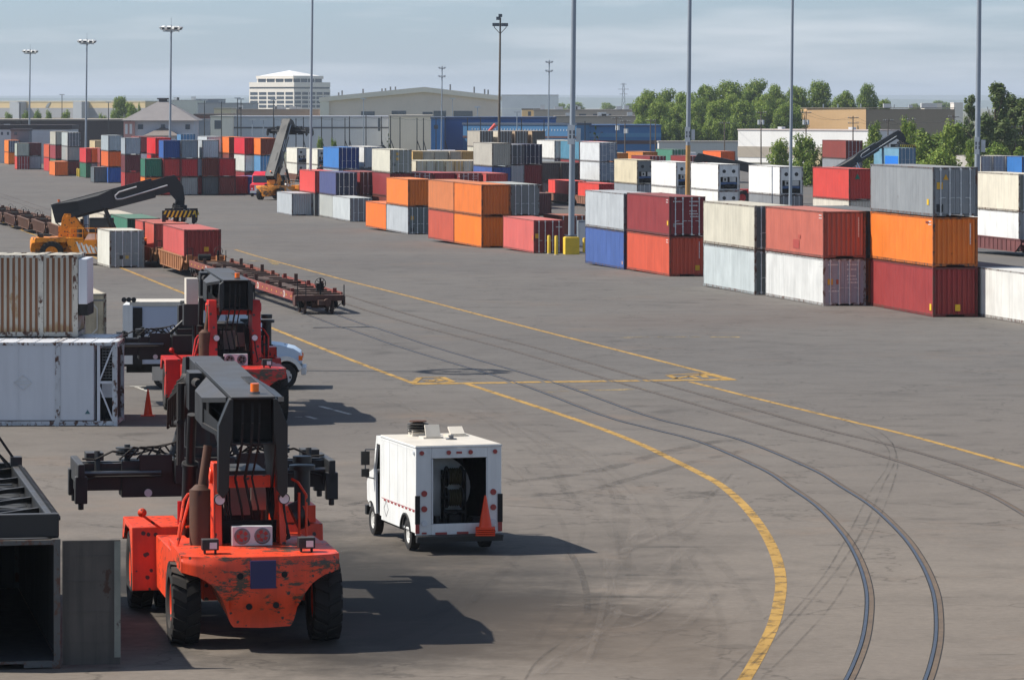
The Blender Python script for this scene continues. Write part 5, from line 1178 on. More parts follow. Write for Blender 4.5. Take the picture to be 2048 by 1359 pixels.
# ---------------------------------------------------------------- railcars
_bg = {}
def bogie(parent, y):
    if 'b' not in _bg:
        q = MB(); q.box(-1.0, -.86, -1.15, 1.15, .45, .68); q.box(.86, 1.0, -1.15, 1.15, .45, .68); q.box(-1.0, 1.0, -.2, .2, .5, .75)
        for s in (-1, 1):
            for yy in (-.85, .85): q.box(s*.93-.12, s*.93+.12, yy-.16, yy+.16, .32, .6)
        _bg['b'] = q.mesh('bogie', M['dark'])
        q = MB()
        for s in (-1, 1): q.lathe([(s*.68, .001), (s*.68, .46), (s*.70, .49), (s*.80, .46), (s*.80, .36), (s*.76, .3), (s*.78, .001)], 24, 'x', (0, 0, .46))
        q.cyl((-.9, 0, .46), (.9, 0, .46), .08, n=10); _bg['w'] = q.mesh('wheelset', M['rustbrown'])
    o = link('bogie', _bg['b'], parent); o.location = (0, y, 0)
    for yy in (-.85, .85): w_ = link('wheelset', _bg['w'], o, lin((96, 70, 58))); w_.location = (0, yy, 0)
_wc = {}
def well_car(pos, label, color, L=16.6, group='railcars'):
    """pos: centre of its near end on the track"""
    t = empty('well_car', pos, YARD, label, 'railcar', group); c = lin(color)
    if L not in _wc:
        e = 2.2; d = {}
        q = MB()
        pr = [(e-.9, 1.0), (e+.3, .42), (L-e-.3, .42), (L-e+.9, 1.0), (L-e+.9, 1.28), (e-.9, 1.28)]
        q.prism(pr, 'x', -1.42, -1.34); q.box(-1.47, -1.335, e-.9, L-e+.9, 1.281, 1.36); q.box(-1.46, -1.335, e+.3, L-e-.3, .36, .419)
        n = 11
        for i in range(n+1): y = e+.35+(L-2*e-.7)*i/n; q.box(-1.465, -1.4201, y-.05, y+.05, .42, 1.28)
        d['s'] = q.mesh('side_wall', M['rustbrown'])
        q = MB(); q.box(-1.3, 1.3, 0.15, e-.5, .95, 1.08); q.box(-.35, .35, -.1, e, .7, .9499); q.box(-1.3, 1.3, e-.5, e-.4, .45, 1.3); q.box(-1.25, -.9, .4, .8, 1.08, 1.45); q.box(.7, 1.1, .3, 1.0, 1.08, 1.4)
        d['e'] = q.mesh('end_platform', M['rustbrown'])
        q = MB(); q.box(-1.33, 1.33, e, L-e, .40, .46); d['f'] = q.mesh('well_floor', M['dark'])
        q = MB(); q.tube([(-1.25, .12, 1.08), (-1.25, .12, 1.9), (-.9, .12, 1.9), (-.9, .12, 1.08)], .025); q.tube([(1.25, .12, 1.08), (1.25, .12, 1.75)], .025)
        q.lathe([(-.03, .26), (.0, .29), (.03, .26)], 18, 'y', (.75, .05, 1.7)); q.cyl((.75, .0, 1.7), (.75, .3, 1.7), .05); q.cyl((.75, .3, 1.08), (.75, .3, 1.75), .06); q.cyl((-.5, .5, 1.3), (.3, .5, 1.3), .22, n=12)
        d['h'] = q.mesh('brake_gear', M['dark']); _wc[L] = d
    d = _wc[L]
    for s in (1, -1): o = link('side_wall', d['s'], t, c); o.scale = (s, 1, 1)
    o = link('end_platform', d['e'], t, c); o = link('end_platform', d['e'], t, c); o.location = (0, L, 0); o.rotation_euler = (0, 0, math.pi)
    link('well_floor', d['f'], t); link('brake_gear', d['h'], t)
    bogie(t, 1.0); return t
M['rustbrown'] = None
M['rustbrown'] = paint('railcar_paint', None, .75, var=.35, nscale=1.2, rust=.3, rustcol=(66, 42, 32), streak=.25, dust=.3, dustcol=(120, 100, 84))
tc0 = Vector(((611-1024)*212/F, 212, 0)) + V()*.74
def on1(s): p = tc0 + U()*s; p.z = zg(p.y); return p
def spine_car(pos, label, color, L=23, lettering=True, near=True):
    t = empty('spine_car', pos, YARD, label, 'railcar', 'railcars'); c = lin(color)
    for s in (-1, 1):
        q = MB(); q.box(s*1.3-.05, s*1.3+.05, .6, L-.3, .70, 1.12); o = q.build('side_sill', M['rustbrown'], t, c)
        if s < 0:
            for i in range(12): MB().box(-1.358, -1.351, 1.0+i*1.85, 1.15+i*1.85, .86, .95).build('reflector', M['yellow'], o)
            if lettering:
                for y, ch in ((3.2, 'CN'), (13.5, 'CN')):
                    f_ = bpy.data.curves.new('lettering', 'FONT'); f_.body = ch; f_.size = .5; f_.extrude = .002
                    fo = bpy.data.objects.new('tmp', f_); col.objects.link(fo); dg = bpy.context.evaluated_depsgraph_get(); me = bpy.data.meshes.new_from_object(fo.evaluated_get(dg)); bpy.data.objects.remove(fo)
                    for v_ in me.vertices: x_, y_, z_ = v_.co; v_.co = (-1.353-z_, y+.9-x_, .74+y_)
                    me.materials.clear(); link('lettering', me, o, mat=M['white'])
    q = MB(); q.box(-.3, .3, 0, L, .55, 1.0); q.build('centre_sill', M['rustbrown'], t, lin((70, 52, 44)))
    ys_ = [1.0, 3.2, 5.6, 8.0, 10.4, 12.8, 15.2, 17.6, 20.0, L-1.0]
    dk = lin((84, 60, 50))
    for y in ys_: MB().box(-1.249, 1.249, y-.16, y+.16, .75, 1.02+(.05 if int(y) % 2 else 0)).build('cross_member', M['rustbrown'], t, dk)
    for i, y in enumerate((2.2, 6.8, 11.6, 16.4, 20.8)):
        for s in (-1, 1):
            q = MB(); q.box(s*1.15-.12, s*1.15+.12, y-.2, y+.2, 1.02, 1.12); q.box(s*1.15-.1, s*1.15+.1, y-.16, y-.05, 1.12, 1.45 if i % 2 else 1.28); q.build('container_pedestal', M['rustbrown'], t, c if (i+s) % 2 else lin((92, 62, 50)))
    q = MB(); q.box(-1.3, 1.3, -.25, .6, .7, 1.0); q.box(-1.35, -1.27, -.3, .5, .45, .95); q.box(1.27, 1.35, -.3, .5, .45, .95); q.build('end_platform', M['rustbrown'], t, lin((88, 52, 42)))
    if near:
        q = MB(); q.tube([(-1.2, -.2, 1.0), (-1.2, -.2, 1.75), (-.75, -.2, 1.75), (-.75, -.2, 1.0)], .025); q.tube([(1.28, -.28, .4), (1.28, -.28, 1.55)], .03); q.tube([(1.2, .4, .5), (.6, -.5, .2), (.2, -.6, .25)], .03)
        q.build('grab_rail', M['dark'], t)
        q = MB(); q.lathe([(-.03, .27), (0, .31), (.03, .27)], 22, 'y', (.1, .3, 1.6)); q.cyl((.1, .3, .9), (.1, .3, 1.9), .05)
        for i in range(4): a = math.pi*i/4; q.bar((.1-.28*math.cos(a), .3, 1.6-.28*math.sin(a)), (.1+.28*math.cos(a), .3, 1.6+.28*math.sin(a)), .025, .025)
        q.box(-.1, .3, .35, .6, 1.2, 1.6); q.build('brake_wheel', M['dark'], t)
        q = MB(); q.cyl((.35, -.6, .62), (.35, -.25, .62), .2, n=12); q.box(-.15, .15, -.75, 0, .5, .75); q.cyl((-.4, .2, .55), (.4, .2, .55), .25, n=12); q.build('coupler', M['rustbrown'], t, lin((92, 62, 50)))
    bogie(t, 1.3); bogie(t, L-.3)
    return t
spine_car(on1(0), 'rust red skeleton flatcar with white lettering, nearest end of the train', (146, 66, 54))
spine_car(on1(23.6), 'rust red skeleton flatcar coupled between the nearest one and the tan well car', (140, 72, 52), near=False)
tans = ((170, 112, 68), (150, 104, 66), (128, 92, 64), (118, 86, 62), (120, 82, 60), (112, 76, 56), (108, 74, 56), (112, 78, 58), (104, 70, 54), (110, 76, 58), (106, 72, 54))
wl = ('tan well car with one red box, next to the skeleton flatcars', 'ochre brown well car carrying two short red boxes', 'brown well car under the green box', 'brown well car under the cream box beside the green one',
      'brown well car under the grey-ended cream box', 'brown well car behind the tail of the side-on orange machine', 'empty brown well car just left of the boom pivot', 'empty rusty well car, third from the left frame edge',
      'empty rusty well car, second from the left frame edge', 'empty rusty well car at the left frame edge', 'empty rusty well car vanishing past the left frame edge')
for i in range(11): well_car(on1(48+17.7*i), wl[i], tans[i])
def load(s, color, end, label, L=12.192, **kw):
    p = on1(s) - V()*CW/2; p.z += .47
    return container(p, color, end, label, L=L, group='containers on railcars', **kw)
r1 = load(48+2.25, (196, 84, 78), 'c', 'rose red container on the tan well car, nearest load on the train', endcol=(150, 58, 52)); decal(r1, 'yellow_star', (206, 160, 30), .25, 1.3, .3, .3)
load(48+17.7+2.25, (198, 92, 78), 'c', 'short salmon red container, nearer of two on the ochre well car', L=6.058)
load(48+17.7+8.5, (190, 84, 74), 'c', 'short salmon red container, farther of two on the ochre well car', L=6.058)
load(48+35.4+2.2, (62, 118, 96), 'c', 'green container on a railcar behind the light grey one', endcol=(38, 84, 72))
load(48+53.1+2.2, (206, 196, 176), 'd', 'cream container on a railcar under the lift ram of the side-on machine', endcol=(90, 92, 90))
load(48+70.8+2.2, (196, 182, 158), 'd', 'beige container with blue-grey end on a railcar behind the side-on machine', endcol=(126, 140, 156))
load(48+88.5+2.2, (206, 200, 182), 'c', 'cream container on a railcar at the tail of the black boom')
q_ = container(G(219, 535.6), (214, 212, 200), 'd', 'light grey container on the ground before the side-on orange machine', L=6.058, rz=R(14), endcol=(150, 158, 158)); decal(q_, 'black_patch', (34, 36, 40), -.85, .85, .24, .26); decal(q_, 'yellow_tag', (190, 170, 90), -.45, .85, .22, .22)

def T2G(x): return G(*T2(x)) + V()*1.4
cars2 = [(2033, (116, 66, 64), 'maroon well car under the cream and white pair at the right edge', ((226, 226, 222), 'd', 'white container low in the well car at the right edge', dict(h=H9, smooth=True, endcol=(150, 152, 150))), ((222, 214, 194), 'd', 'cream ribbed container on the white one at the right edge', dict(h=H9, endcol=(122, 122, 112)))),
         (1694, (110, 72, 60), 'brown well car behind the salmon and white stack', ((212, 204, 188), 'c', 'cream container in a well car under the weathered red one', dict(h=H9)), ((206, 66, 56), 'c', 'weathered red container with a green triangle on its ribbed end', dict(h=H9))),
         (1556, (110, 74, 60), 'brown well car under the third white reefer', ((130, 132, 134), 'd', 'grey container in a well car under the rightmost white reefer', dict(h=H9, smooth=True)), ((234, 233, 228), 'r', 'rightmost white reefer with a blue stripe on its cooling unit', dict(h=H9))),
         (1433, (112, 76, 62), 'brown well car under the middle white reefer pair', ((232, 230, 224), 'r', 'white reefer low in a well car under the middle white reefer', dict(h=H9)), ((236, 235, 230), 'r', 'middle white reefer, its cooling unit in full view', dict(h=H9))),
         (1349, (112, 76, 62), 'brown well car under the leftmost white reefer pair', ((226, 224, 216), 'd', 'white container in a well car under the leftmost white reefer', dict(h=H9, smooth=True, endcol=(150, 156, 160))), ((235, 234, 229), 'r', 'leftmost white reefer, cooling unit half covered', dict(h=H9))),
         (1271, (112, 76, 62), 'brown well car under the cream reefer', ((150, 156, 160), 'd', 'grey container in a well car under the cream reefer', dict(h=H9, smooth=True)), ((214, 202, 172), 'r', 'rust-edged cream reefer left of the white reefers', dict(h=H9, endcol=(120, 124, 124)))),
         (1195, (150, 106, 84), 'brown ribbed well car right of the mast', ((226, 76, 66), 'c', 'coral red container on a well car just right of the mast', dict(endcol=(178, 42, 42))), None),
         (1133, (150, 106, 84), 'brown ribbed well car left of the mast with a yellow rail', ((232, 70, 58), 'd', 'coral red container on a well car just left of the mast', dict(smooth=True, endcol=(120, 40, 40))), None)]
for px, cc, lb, lo, up in cars2:
    p = T2G(px); well_car(p - U()*2.3, lb, cc); z = p.z+.47
    for lv in (lo, up):
        if not lv: continue
        q0 = p - V()*CW/2; q0.z = z
        o_ = container(q0, lv[0], lv[1], lv[2], group='containers on railcars', **lv[3]); z += lv[3].get('h', H8)+.012
        if 'green triangle' in lv[2] or 'cream ribbed' in lv[2]: decal(o_, 'green_triangle', (40, 120, 96), -.4, 2.2, .5, .5, shape='tri')
for px, py, n1_, n2_, w_ in ((593, 364, 'cream-white reefer left of the left thin mast, upper', 'cream-white reefer left of the left thin mast, lower', 'brown well car under the cream-white reefer pair'), (634, 368, 'white reefer behind the left thin mast, upper', 'white reefer behind the left thin mast, lower', 'brown well car under the white reefer pair by the thin mast')):
    p = G(px, py) + V()*1.3; well_car(p-U()*2.3, w_, (128, 84, 64)); z = p.z+.47
    for lb, cc in ((n2_, (216, 214, 200)), (n1_, (224, 220, 204))):
        q0 = p-V()*CW/2; q0.z = z; container(q0, cc, 'r', lb, endcol=(190, 192, 190), group='containers on railcars'); z += H8+.012
# ---------------------------------------------------------------- masts, bollards, poles and wires
M['mast'] = paint('galvanised_mast', (150, 158, 166), .5, .3, var=.12, nscale=.5)
M['woodpole'] = paint('timber_pole', (104, 92, 80), .85, var=.3, nscale=1)
M['tanpaint'] = paint('tan_pole_paint', (186, 142, 84), .6, var=.25, rust=.2)
M['orangepaint'] = paint('orange_pole_paint', (216, 138, 56), .6, var=.2)
LEAN = .011
def mast(px, d, h, label, r0=.24, r1=.14, head='ring', band=None, plate=None, mat='mast', base=None):
    b = GX(px, d) if base is None else base
    t = empty('light_mast', b, 0, label, 'light mast', 'floodlight masts'); t.rotation_euler = (0, LEAN, 0)
    q = MB(); n = 6
    for i in range(n): q.cyl((0, 0, h*i/n), (0, 0, h*(i+1)/n), r0+(r1-r0)*i/n, r0+(r1-r0)*(i+1)/n, 14, cap=(i in (0, n-1)))
    q.build('pole', M[mat], t)
    q = MB(); q.cyl((0, 0, 0), (0, 0, .12), r0*1.9, n=14); q.build('base_plate', M['steel'], t)
    if head == 'ring':
        q = MB(); q.lathe([(h-1.1, 1.35), (h-1.0, 1.42), (h-.9, 1.35)], 20, 'z')
        for i in range(6): a = math.pi*2*i/6; q.bar((0, 0, h-1.0), (1.4*math.cos(a), 1.4*math.sin(a), h-1.0), .06, .06)
        q.cyl((0, 0, h-.3), (0, 0, h+1.2), .03, n=6); q.cyl((0, 0, h-1.3), (0, 0, h-.7), r1*1.6, n=12); q.build('head_frame', M['mast'], t)
        for i in range(10):
            a = math.pi*2*i/10+.2; x_ = Matrix.Translation((1.65*math.cos(a), 1.65*math.sin(a), h-.5)) @ Matrix.Rotation(a, 4, 'Z') @ Matrix.Rotation(R(35), 4, 'Y')
            q = MB(x_); q.box(-.2, .2, -.36, .36, -.28, .28); l_ = q.build('floodlight', M['white'], t); q = MB(x_); q.box(.201, .21, -.3, .3, -.22, .22); q.build('lamp_glass', M['pane'], l_)
    elif head == 'twin':
        for z in (h-.5, h-2.1):
            q = MB(); q.bar((-.55, 0, z), (.55, 0, z), .08, .08); q.cyl((0, 0, z-.15), (0, 0, z+.15), .16); q.build('cross_arm', M['mast'], t)
            for x in (-.5, 0, .5): q = MB(); q.box(x-.2, x+.2, -.3, .22, z+.03, z+.32); q.build('floodlight', M['white'], t)
    elif head == 'fork':
        q = MB()
        for s in (-1, 1): q.tube([(0, 0, h-2.6), (s*.95, 0, h-1.6), (s*.95, 0, h-1.2)], .06)
        q.tube([(0, 0, h-2.6), (0, 0, h)], .07); q.build('lamp_bracket', M[mat], t)
        for x, z in ((-.95, h-1.4), (.95, h-1.4), (-.45, h-1.4), (.45, h-1.4), (0, h+.05), (-.35, h-.4)):
            q = MB(); q.box(x-.3, x+.3, -.35, .2, z, z+.5); l_ = q.build('floodlight', M['black'], t); MB().box(x-.24, x+.24, -.362, -.351, z+.06, z+.44).build('lamp_glass', M['pane'], l_)
    if plate:
        z, wd = plate; q = MB(); q.box(-wd/2-.1, wd/2-.1, -r0-.10, -r0-.05, z-.75, z+.75); p_ = q.build('sign_plate', M['white'], t)
        for x in (-.22, .06):
            q = MB(); 
            for zz in (z-.3, z+.05): q.box(x-.02, x+.12, -r0-.108, -r0-.1005, zz, zz+.28)
            q.build('number', M['steel'], p_)
        q = MB(); q.box(r0+.05, r0+.4, -.12, .2, z-.55, z+.5); q.build('junction_box', M['galv'], t)
    if band:
        z0_, z1_, mt = band; ra = r0+(r1-r0)*z0_/h+.006; rb = r0+(r1-r0)*z1_/h+.006
        q = MB(); q.cyl((0, 0, z0_), (0, 0, z1_), ra, rb, 14, cap=False); q.build('painted_band', M[mt], t)
    return t
mast(58, 950, 26, 'leftmost floodlight mast, its ring of lamps lowest in the picture')
mast(171, 800, 26, 'second floodlight mast from the left, ring of lamps and a red tip')
mast(339, 660, 26, 'third floodlight mast from the left with the largest ring of lamps')
mast(620, 470, 30, 'thin grey mast behind the slim red container, left of centre', r0=.17, r1=.12, head=None)
mast(997, 640, 26.8, 'dark mast with a forked cluster of floodlights near the middle', r0=.26, r1=.13, head='fork', mat='woodpole')
mast(882, 760, 20.2, 'slender pale mast with two tiers of lamps, left of the dark mast', r0=.14, r1=.1, head='twin')
mast(1096, 720, 20.9, 'slender pale mast with two tiers of lamps, right of the dark mast', r0=.16, r1=.1, head='twin')
bp = G(1142.5, 508.5); 
blk = empty('mast_base', bp, R(8), 'yellow concrete block under the central grey mast', 'concrete block'); q = MB(); q.box(-.56, .56, -.56, .56, 0, 1.32); q.box(-.5, .5, -.5, .5, 1.32, 1.36); q.build('block', M['yellow'], blk, bevel=.04)
mast(1141, bp.y, 32, 'grey mast on the yellow block in the middle of the yard', r0=.24, r1=.15, head=None, plate=(7.9, .55), base=bp+Vector((0, 0, 1.36)))
mast(1374.5, 405, 34, 'grey mast with a tan lower part rising behind the white reefers', r0=.26, r1=.16, head=None, band=(.2, 8.4, 'tanpaint'), plate=(9.5, .5))
mast(1580, 400, 34, 'plain thin grey mast behind the rightmost white reefer', r0=.17, r1=.12, head=None)
mast(1953, 345, 34, 'thick mast with an orange foot at the right edge', r0=.26, r1=.16, head=None, band=(.2, 5.9, 'orangepaint'), plate=(8.4, .4))
mast(-90, 168, 24, 'floodlight mast standing just outside the left edge, its lamp ring shading the yellow line')
def bollard(px, py, h, label, r=.13):
    t = empty('bollard', G(px, py), 0, label, 'bollard', 'yellow bollards'); q = MB(); q.lathe([(0, r), (h-.06, r), (h-.02, r*.8), (h, .001)], 16, 'z'); q.build('post', M['yellow'], t)
    q = MB(); q.lathe([(.0, r*1.5), (.04, r*1.45), (.05, r)], 16, 'z'); q.build('collar', M['concrete'], t)
bollard(1098, 507.5, 1.45, 'leftmost yellow bollard beside the yellow mast block'); bollard(1112.5, 510, 1.5, 'yellow bollard nearest the camera, left of the mast block'); bollard(1168.5, 506, 1.2, 'yellow bollard right of the mast block by the blue container')
bollard(155, 353, 1.5, 'left one of two far yellow bollards in the left field', .14); bollard(158.5, 354, 1.5, 'right one of two far yellow bollards in the left field', .14)
ec = empty('grey_upright_box', G(1164, 497), R(10), 'grey upright box standing in for a container side behind the mast block', 'cabinet'); q = MB(); q.box(-.36, .36, -.3, .3, .1, 2.3); q.build('housing', paint('upright_box_grey', (128, 138, 146), .5), ec, bevel=.02); q = MB(); q.box(-.3, .3, -.312, -.301, .25, 2.15); q.build('door', M['galv'], ec); MB().box(.2, .24, -.33, -.313, 1.1, 1.3).build('handle', M['steel'], ec)  # upright box with a door, standing in for a grey container's side
bk = container(G(1122, 494)+U()*1.0, (160, 80, 50), 'd', 'brown container half hidden behind the faded red one and the mast block', L=6.058, endcol=(140, 70, 48))

def utility_pole(px, ytop, d, label, arms=2, pots=0, mat='woodpole', r=.16):
    b = GX(px, d); h = P(px, ytop, d).z-b.z; t = empty('utility_pole', b, R(20), label, 'utility pole', 'utility poles')
    q = MB(); q.cyl((0, 0, 0), (0, 0, h), r, r*.65, 10); q.build('pole', M[mat], t)
    for i in range(arms):
        z = h-.4-1.1*i; q = MB(); q.bar((-1.2, -.12, z), (1.2, -.12, z), .12, .14); a_ = q.build('cross_arm', M[mat], t)
        q = MB()
        for x in (-1.1, -.6, .6, 1.1): q.cyl((x, -.12, z+.06), (x, -.12, z+.3), .05, n=6)
        q.build('insulator_row', M['galv'], a_)
    for k in range(pots):
        a = 2.1*k-1; q = MB(); q.cyl((.5*math.cos(a), .5*math.sin(a), h-2.9), (.5*math.cos(a), .5*math.sin(a), h-1.9), .28, n=12); q.build('transformer', M['galv'], t)
    return b+Vector((0, 0, h-.3))
tops = {}
for px, yt, d, lb, ar, po in ((1522, 222, 850, 'utility pole with three grey transformers before the white building', 1, 3), (1612, 222, 850, 'utility pole with transformers at the corner of the tan building', 1, 3), (1706, 232, 830, 'utility pole with two cross arms before the tan wall', 2, 0),
                              (1907, 230, 800, 'utility pole with cross arm before the brown brick wall', 1, 0), (2030, 250, 640, 'utility pole at the right edge in front of the poplars', 2, 0), (1233, 234, 880, 'utility pole with two transformers right of the small conifer', 1, 2),
                              (1250, 240, 870, 'utility pole with transformers, right one of the close pair', 1, 2), (1301, 238, 900, 'utility pole with a stay wire at the end of the blue building', 1, 0), (1311, 241, 905, 'plain utility pole at the blue building corner', 0, 0),
                              (1449, 243, 900, 'dark utility pole in front of the wood', 1, 0), (1776, 238, 830, 'utility pole left of the raised right boom', 1, 0), (1820, 236, 830, 'utility pole with lamp behind the raised right boom', 1, 0)):
    tops[px] = utility_pole(px, yt, d, lb, ar, po)
def wire(a, b, sag, label):
    q = MB(); n = 10; q.tube([a+(b-a)*(i/n)-Vector((0, 0, 4*sag*(i/n)*(1-i/n))) for i in range(n+1)], .022, 4); o = q.build('overhead_wire', M['dark'], None); tag(o, label, 'overhead wire', 'overhead wires')
for a, b in ((1301, 1449), (1449, 1522), (1522, 1612), (1612, 1706), (1706, 1776), (1776, 1820), (1820, 1907), (1907, 2030), (1250, 1301)):
    for k, s in enumerate((-.9, .9)): wire(tops[a]+Vector((s, 0, 0)), tops[b]+Vector((s, 0, 0)), 1.0, 'wire slung between neighbouring utility poles at the right')
# tall black posts of the yard boundary, with raking braces
fx = [(548, 236), (592, 237), (607, 234), (643, 234), (664, 236), (690, 236), (699, 233), (732, 231), (763, 233), (781, 232), (800, 234), (834, 236), (847, 236), (872, 236), (890, 236), (935, 236), (961, 235), (1043, 238), (1088, 240), (1170, 242)]
for i, (px, yt) in enumerate(fx):
    d = 820; b = GX(px, d); h = P(px, yt, d).z-b.z
    t = empty('boundary_post', b, 0, 'thin black timber post in the long boundary row before the buildings', 'post', 'black boundary posts')
    q = MB(); q.cyl((0, 0, 0), (0, 0, h), .12, .09, 8); q.build('post', M['black'], t)
    if i % 3 != 1: q = MB(); q.cyl((2.0 if i % 2 else 1.4, 0, 0), (0, 0, h*.55), .09, n=6); q.build('brace', M['black'], t)
for a, b in zip(fx[:-1], fx[1:]): wire(P(a[0], a[1]+2, 820), P(b[0], b[1]+2, 820), .3, 'wire strung along the black boundary posts')
for px, yt, d, nm in ((40, 205, 1000, 'first'), (217, 205, 980, 'second'), (409, 201, 950, 'third'), (443, 203, 960, 'fourth'), (475, 197, 900, 'fifth'), (482, 199, 930, 'sixth'), (547, 200, 940, 'seventh'), (727, 198, 1000, 'eighth'), (905, 198, 1050, 'ninth'), (1034, 225, 900, 'tenth'), (955, 215, 1000, 'eleventh'), (505, 240, 780, 'twelfth'), (527, 240, 770, 'thirteenth'), (124, 190, 1100, 'fourteenth'), (14, 250, 900, 'fifteenth')):
    b = GX(px, d); h = P(px, yt, d).z-b.z; t = empty('street_lamp', b, 0, f'{nm} of the thin far lamp posts counted roughly from the left' if nm not in ('twelfth', 'thirteenth', 'tenth', 'fourteenth', 'fifteenth', 'eleventh') else {'tenth': 'short lamp post over the blue building near the dark mast', 'eleventh': 'thin lamp post left of the dark mast', 'twelfth': 'white lamp post left of the raised boom', 'thirteenth': 'white lamp post just beside the raised boom', 'fourteenth': 'thin pole between the first two floodlight masts', 'fifteenth': 'thin grey pole at the far left edge'}[nm], 'street lamp', 'far lamp posts')
    q = MB(); q.cyl((0, 0, 0), (0, 0, h), .13, .09, 8); q.build('pole', M['black'] if h > 12 and px < 700 else M['mast'], t); q = MB(); q.box(-.7, .7, -.15, .15, h-.05, h+.2); q.build('lamp', M['galv'], t)
# windsock
ws = empty('windsock', GX(992, 800), 0, 'orange-pink windsock drooping from a pole beside the dark mast', 'windsock'); hz = P(990, 249, 800).z-ws.location.z
q = MB(); q.cyl((0, 0, 0), (0, 0, hz+.4), .1, .07, 8); q.build('pole', M['mast'], ws); q = MB(MB().xf); q.cyl((-.1, 0, hz), (-1.9, 0, hz-1.9), .38, .24, 12, cap=False); q.build('sleeve', paint('windsock_cloth', (226, 92, 78), .8), ws)
# ---------------------------------------------------------------- buildings beyond the yard
def building(label, px0, px1, ytop, d, depth, color, roofcol=(120, 116, 110), name='warehouse', rz=0, parapet=.5, cat='building', windows=None, bands=(), zb=-1.8, roofgear=0, turn=0):
    """front between two photo columns at distance d; windows: (x0, x1, y0, y1) photo boxes on the front"""
    k = d/F; x0, x1 = (px0-1024)*k, (px1-1024)*k; zt = HC-(ytop-YH)*k; ct = math.cos(R(turn)); W = (x1-x0)/ct; h = zt-zb
    t = empty(name, ((x0+x1)/2, d, zb), R(-turn), label, cat)
    q = MB(); q.box(-W/2, W/2, 0, depth, 0, h-.01); wl_ = q.build('wall', M['plain'], t, lin(color))
    q = MB(); q.box(-W/2-.15, W/2+.15, -.15, depth+.15, h, h+parapet); q.build('roof', M['roofing'], t, lin(roofcol))
    cx = (x0+x1)/2
    for i, bx_ in enumerate(windows or ()):
        a, b, c_, e = bx_[:4]; q = MB(); q.box(((a-1024)*k-cx)/ct, ((b-1024)*k-cx)/ct, -.06, .04, HC-(e-YH)*k-zb, HC-(c_-YH)*k-zb); q.build(bx_[4] if len(bx_) > 4 else 'window', M['pane'], t)
    for (c_, e, colr, nm) in bands:
        q = MB(); q.box(-W/2-.05, W/2+.05, -.10, -.0005, HC-(e-YH)*k-zb, HC-(c_-YH)*k-zb); q.build(nm, M['plain'], t, lin(colr))
    rr = random.Random(int(px0))
    for i in range(roofgear):
        x = rr.uniform(-W*.45, W*.45); s = rr.uniform(.6, 1.4); q = MB(); q.box(x-s, x+s, 2, 2+2*s, h+parapet, h+parapet+rr.uniform(.5, 1.6)); q.build('roof_unit', M['galv'], t)
    return t
# office block
d = 2200; k = d/F; co = P(588, 220, d); th = R(-36); S_ = 32.0
of = empty('office_building', (0, 0, 0), th, 'white office block with bands of windows, a set-back top floor and low pyramid roof', 'office building')
c_off = Matrix.Rotation(th, 3, 'Z') @ Vector((S_/2, -S_/2, 0)); of.location = (co.x-c_off.x, d-c_off.y, -1.8)
zt1 = HC-(164.5-YH)*k+1.8; zt2 = HC-(151.5-YH)*k+1.8; zt3 = HC-(142.5-YH)*k+1.8
wc = lin((236, 228, 216))
q = MB(); q.box(-16, 16, -16, 16, 0, zt1-3.6); q.box(-15.6, 15.6, -15.6, 15.6, zt1-3.6, zt1-2.6); q.box(-16, 16, -16, 16, zt1-2.6, zt1); q.build('wall', M['plain'], of, wc)
q = MB(); q.box(-12.6, 12.6, -12.6, 12.6, zt1, zt2-1.6); pe = q.build('set_back_floor', M['pane'], of); q = MB(); q.box(-13.3, 13.3, -13.3, 13.3, zt2-1.6, zt2); q.build('fascia', M['plain'], of, wc)
q = MB(); 
for i in range(5):
    x = -12.65+i*6.3; q.box(x-.3, x+.3, -12.75, -12.55, zt1, zt2-1.6); q.box(12.55, 12.75, x-.3, x+.3, zt1, zt2-1.6)
q.build('pillar_row', M['plain'], of, wc)
q = MB(); q.add([(-12, -12, zt2), (12, -12, zt2), (12, 12, zt2), (-12, 12, zt2), (0, 0, zt3+.6)], [(0, 1, 4), (1, 2, 4), (2, 3, 4), (3, 0, 4)]); q.build('pyramid_roof', M['plain'], of, lin((232, 230, 226)))
wm = MB().box(-2.6, 2.6, -.12, .05, -.75, .75).mesh('window', M['pane'])
for r_ in range(6):
    z = zt1-6.2-r_*2.36
    if z < 1: continue
    for c_ in range(5):
        w_ = link('window', wm, of); w_.location = (-12.6+c_*6.3, -16.0, z); w_ = link('window', wm, of); w_.location = (16.0, -12.6+c_*6.3, z); w_.rotation_euler = (0, 0, R(90))
for s in range(2):
    q = MB(); (q.box(-15.9, 15.9, -15.75, -15.61, zt1-3.5, zt1-2.7) if s == 0 else q.box(15.61, 15.75, -15.9, 15.9, zt1-3.5, zt1-2.7)); q.build('window_band', M['pane'], of)
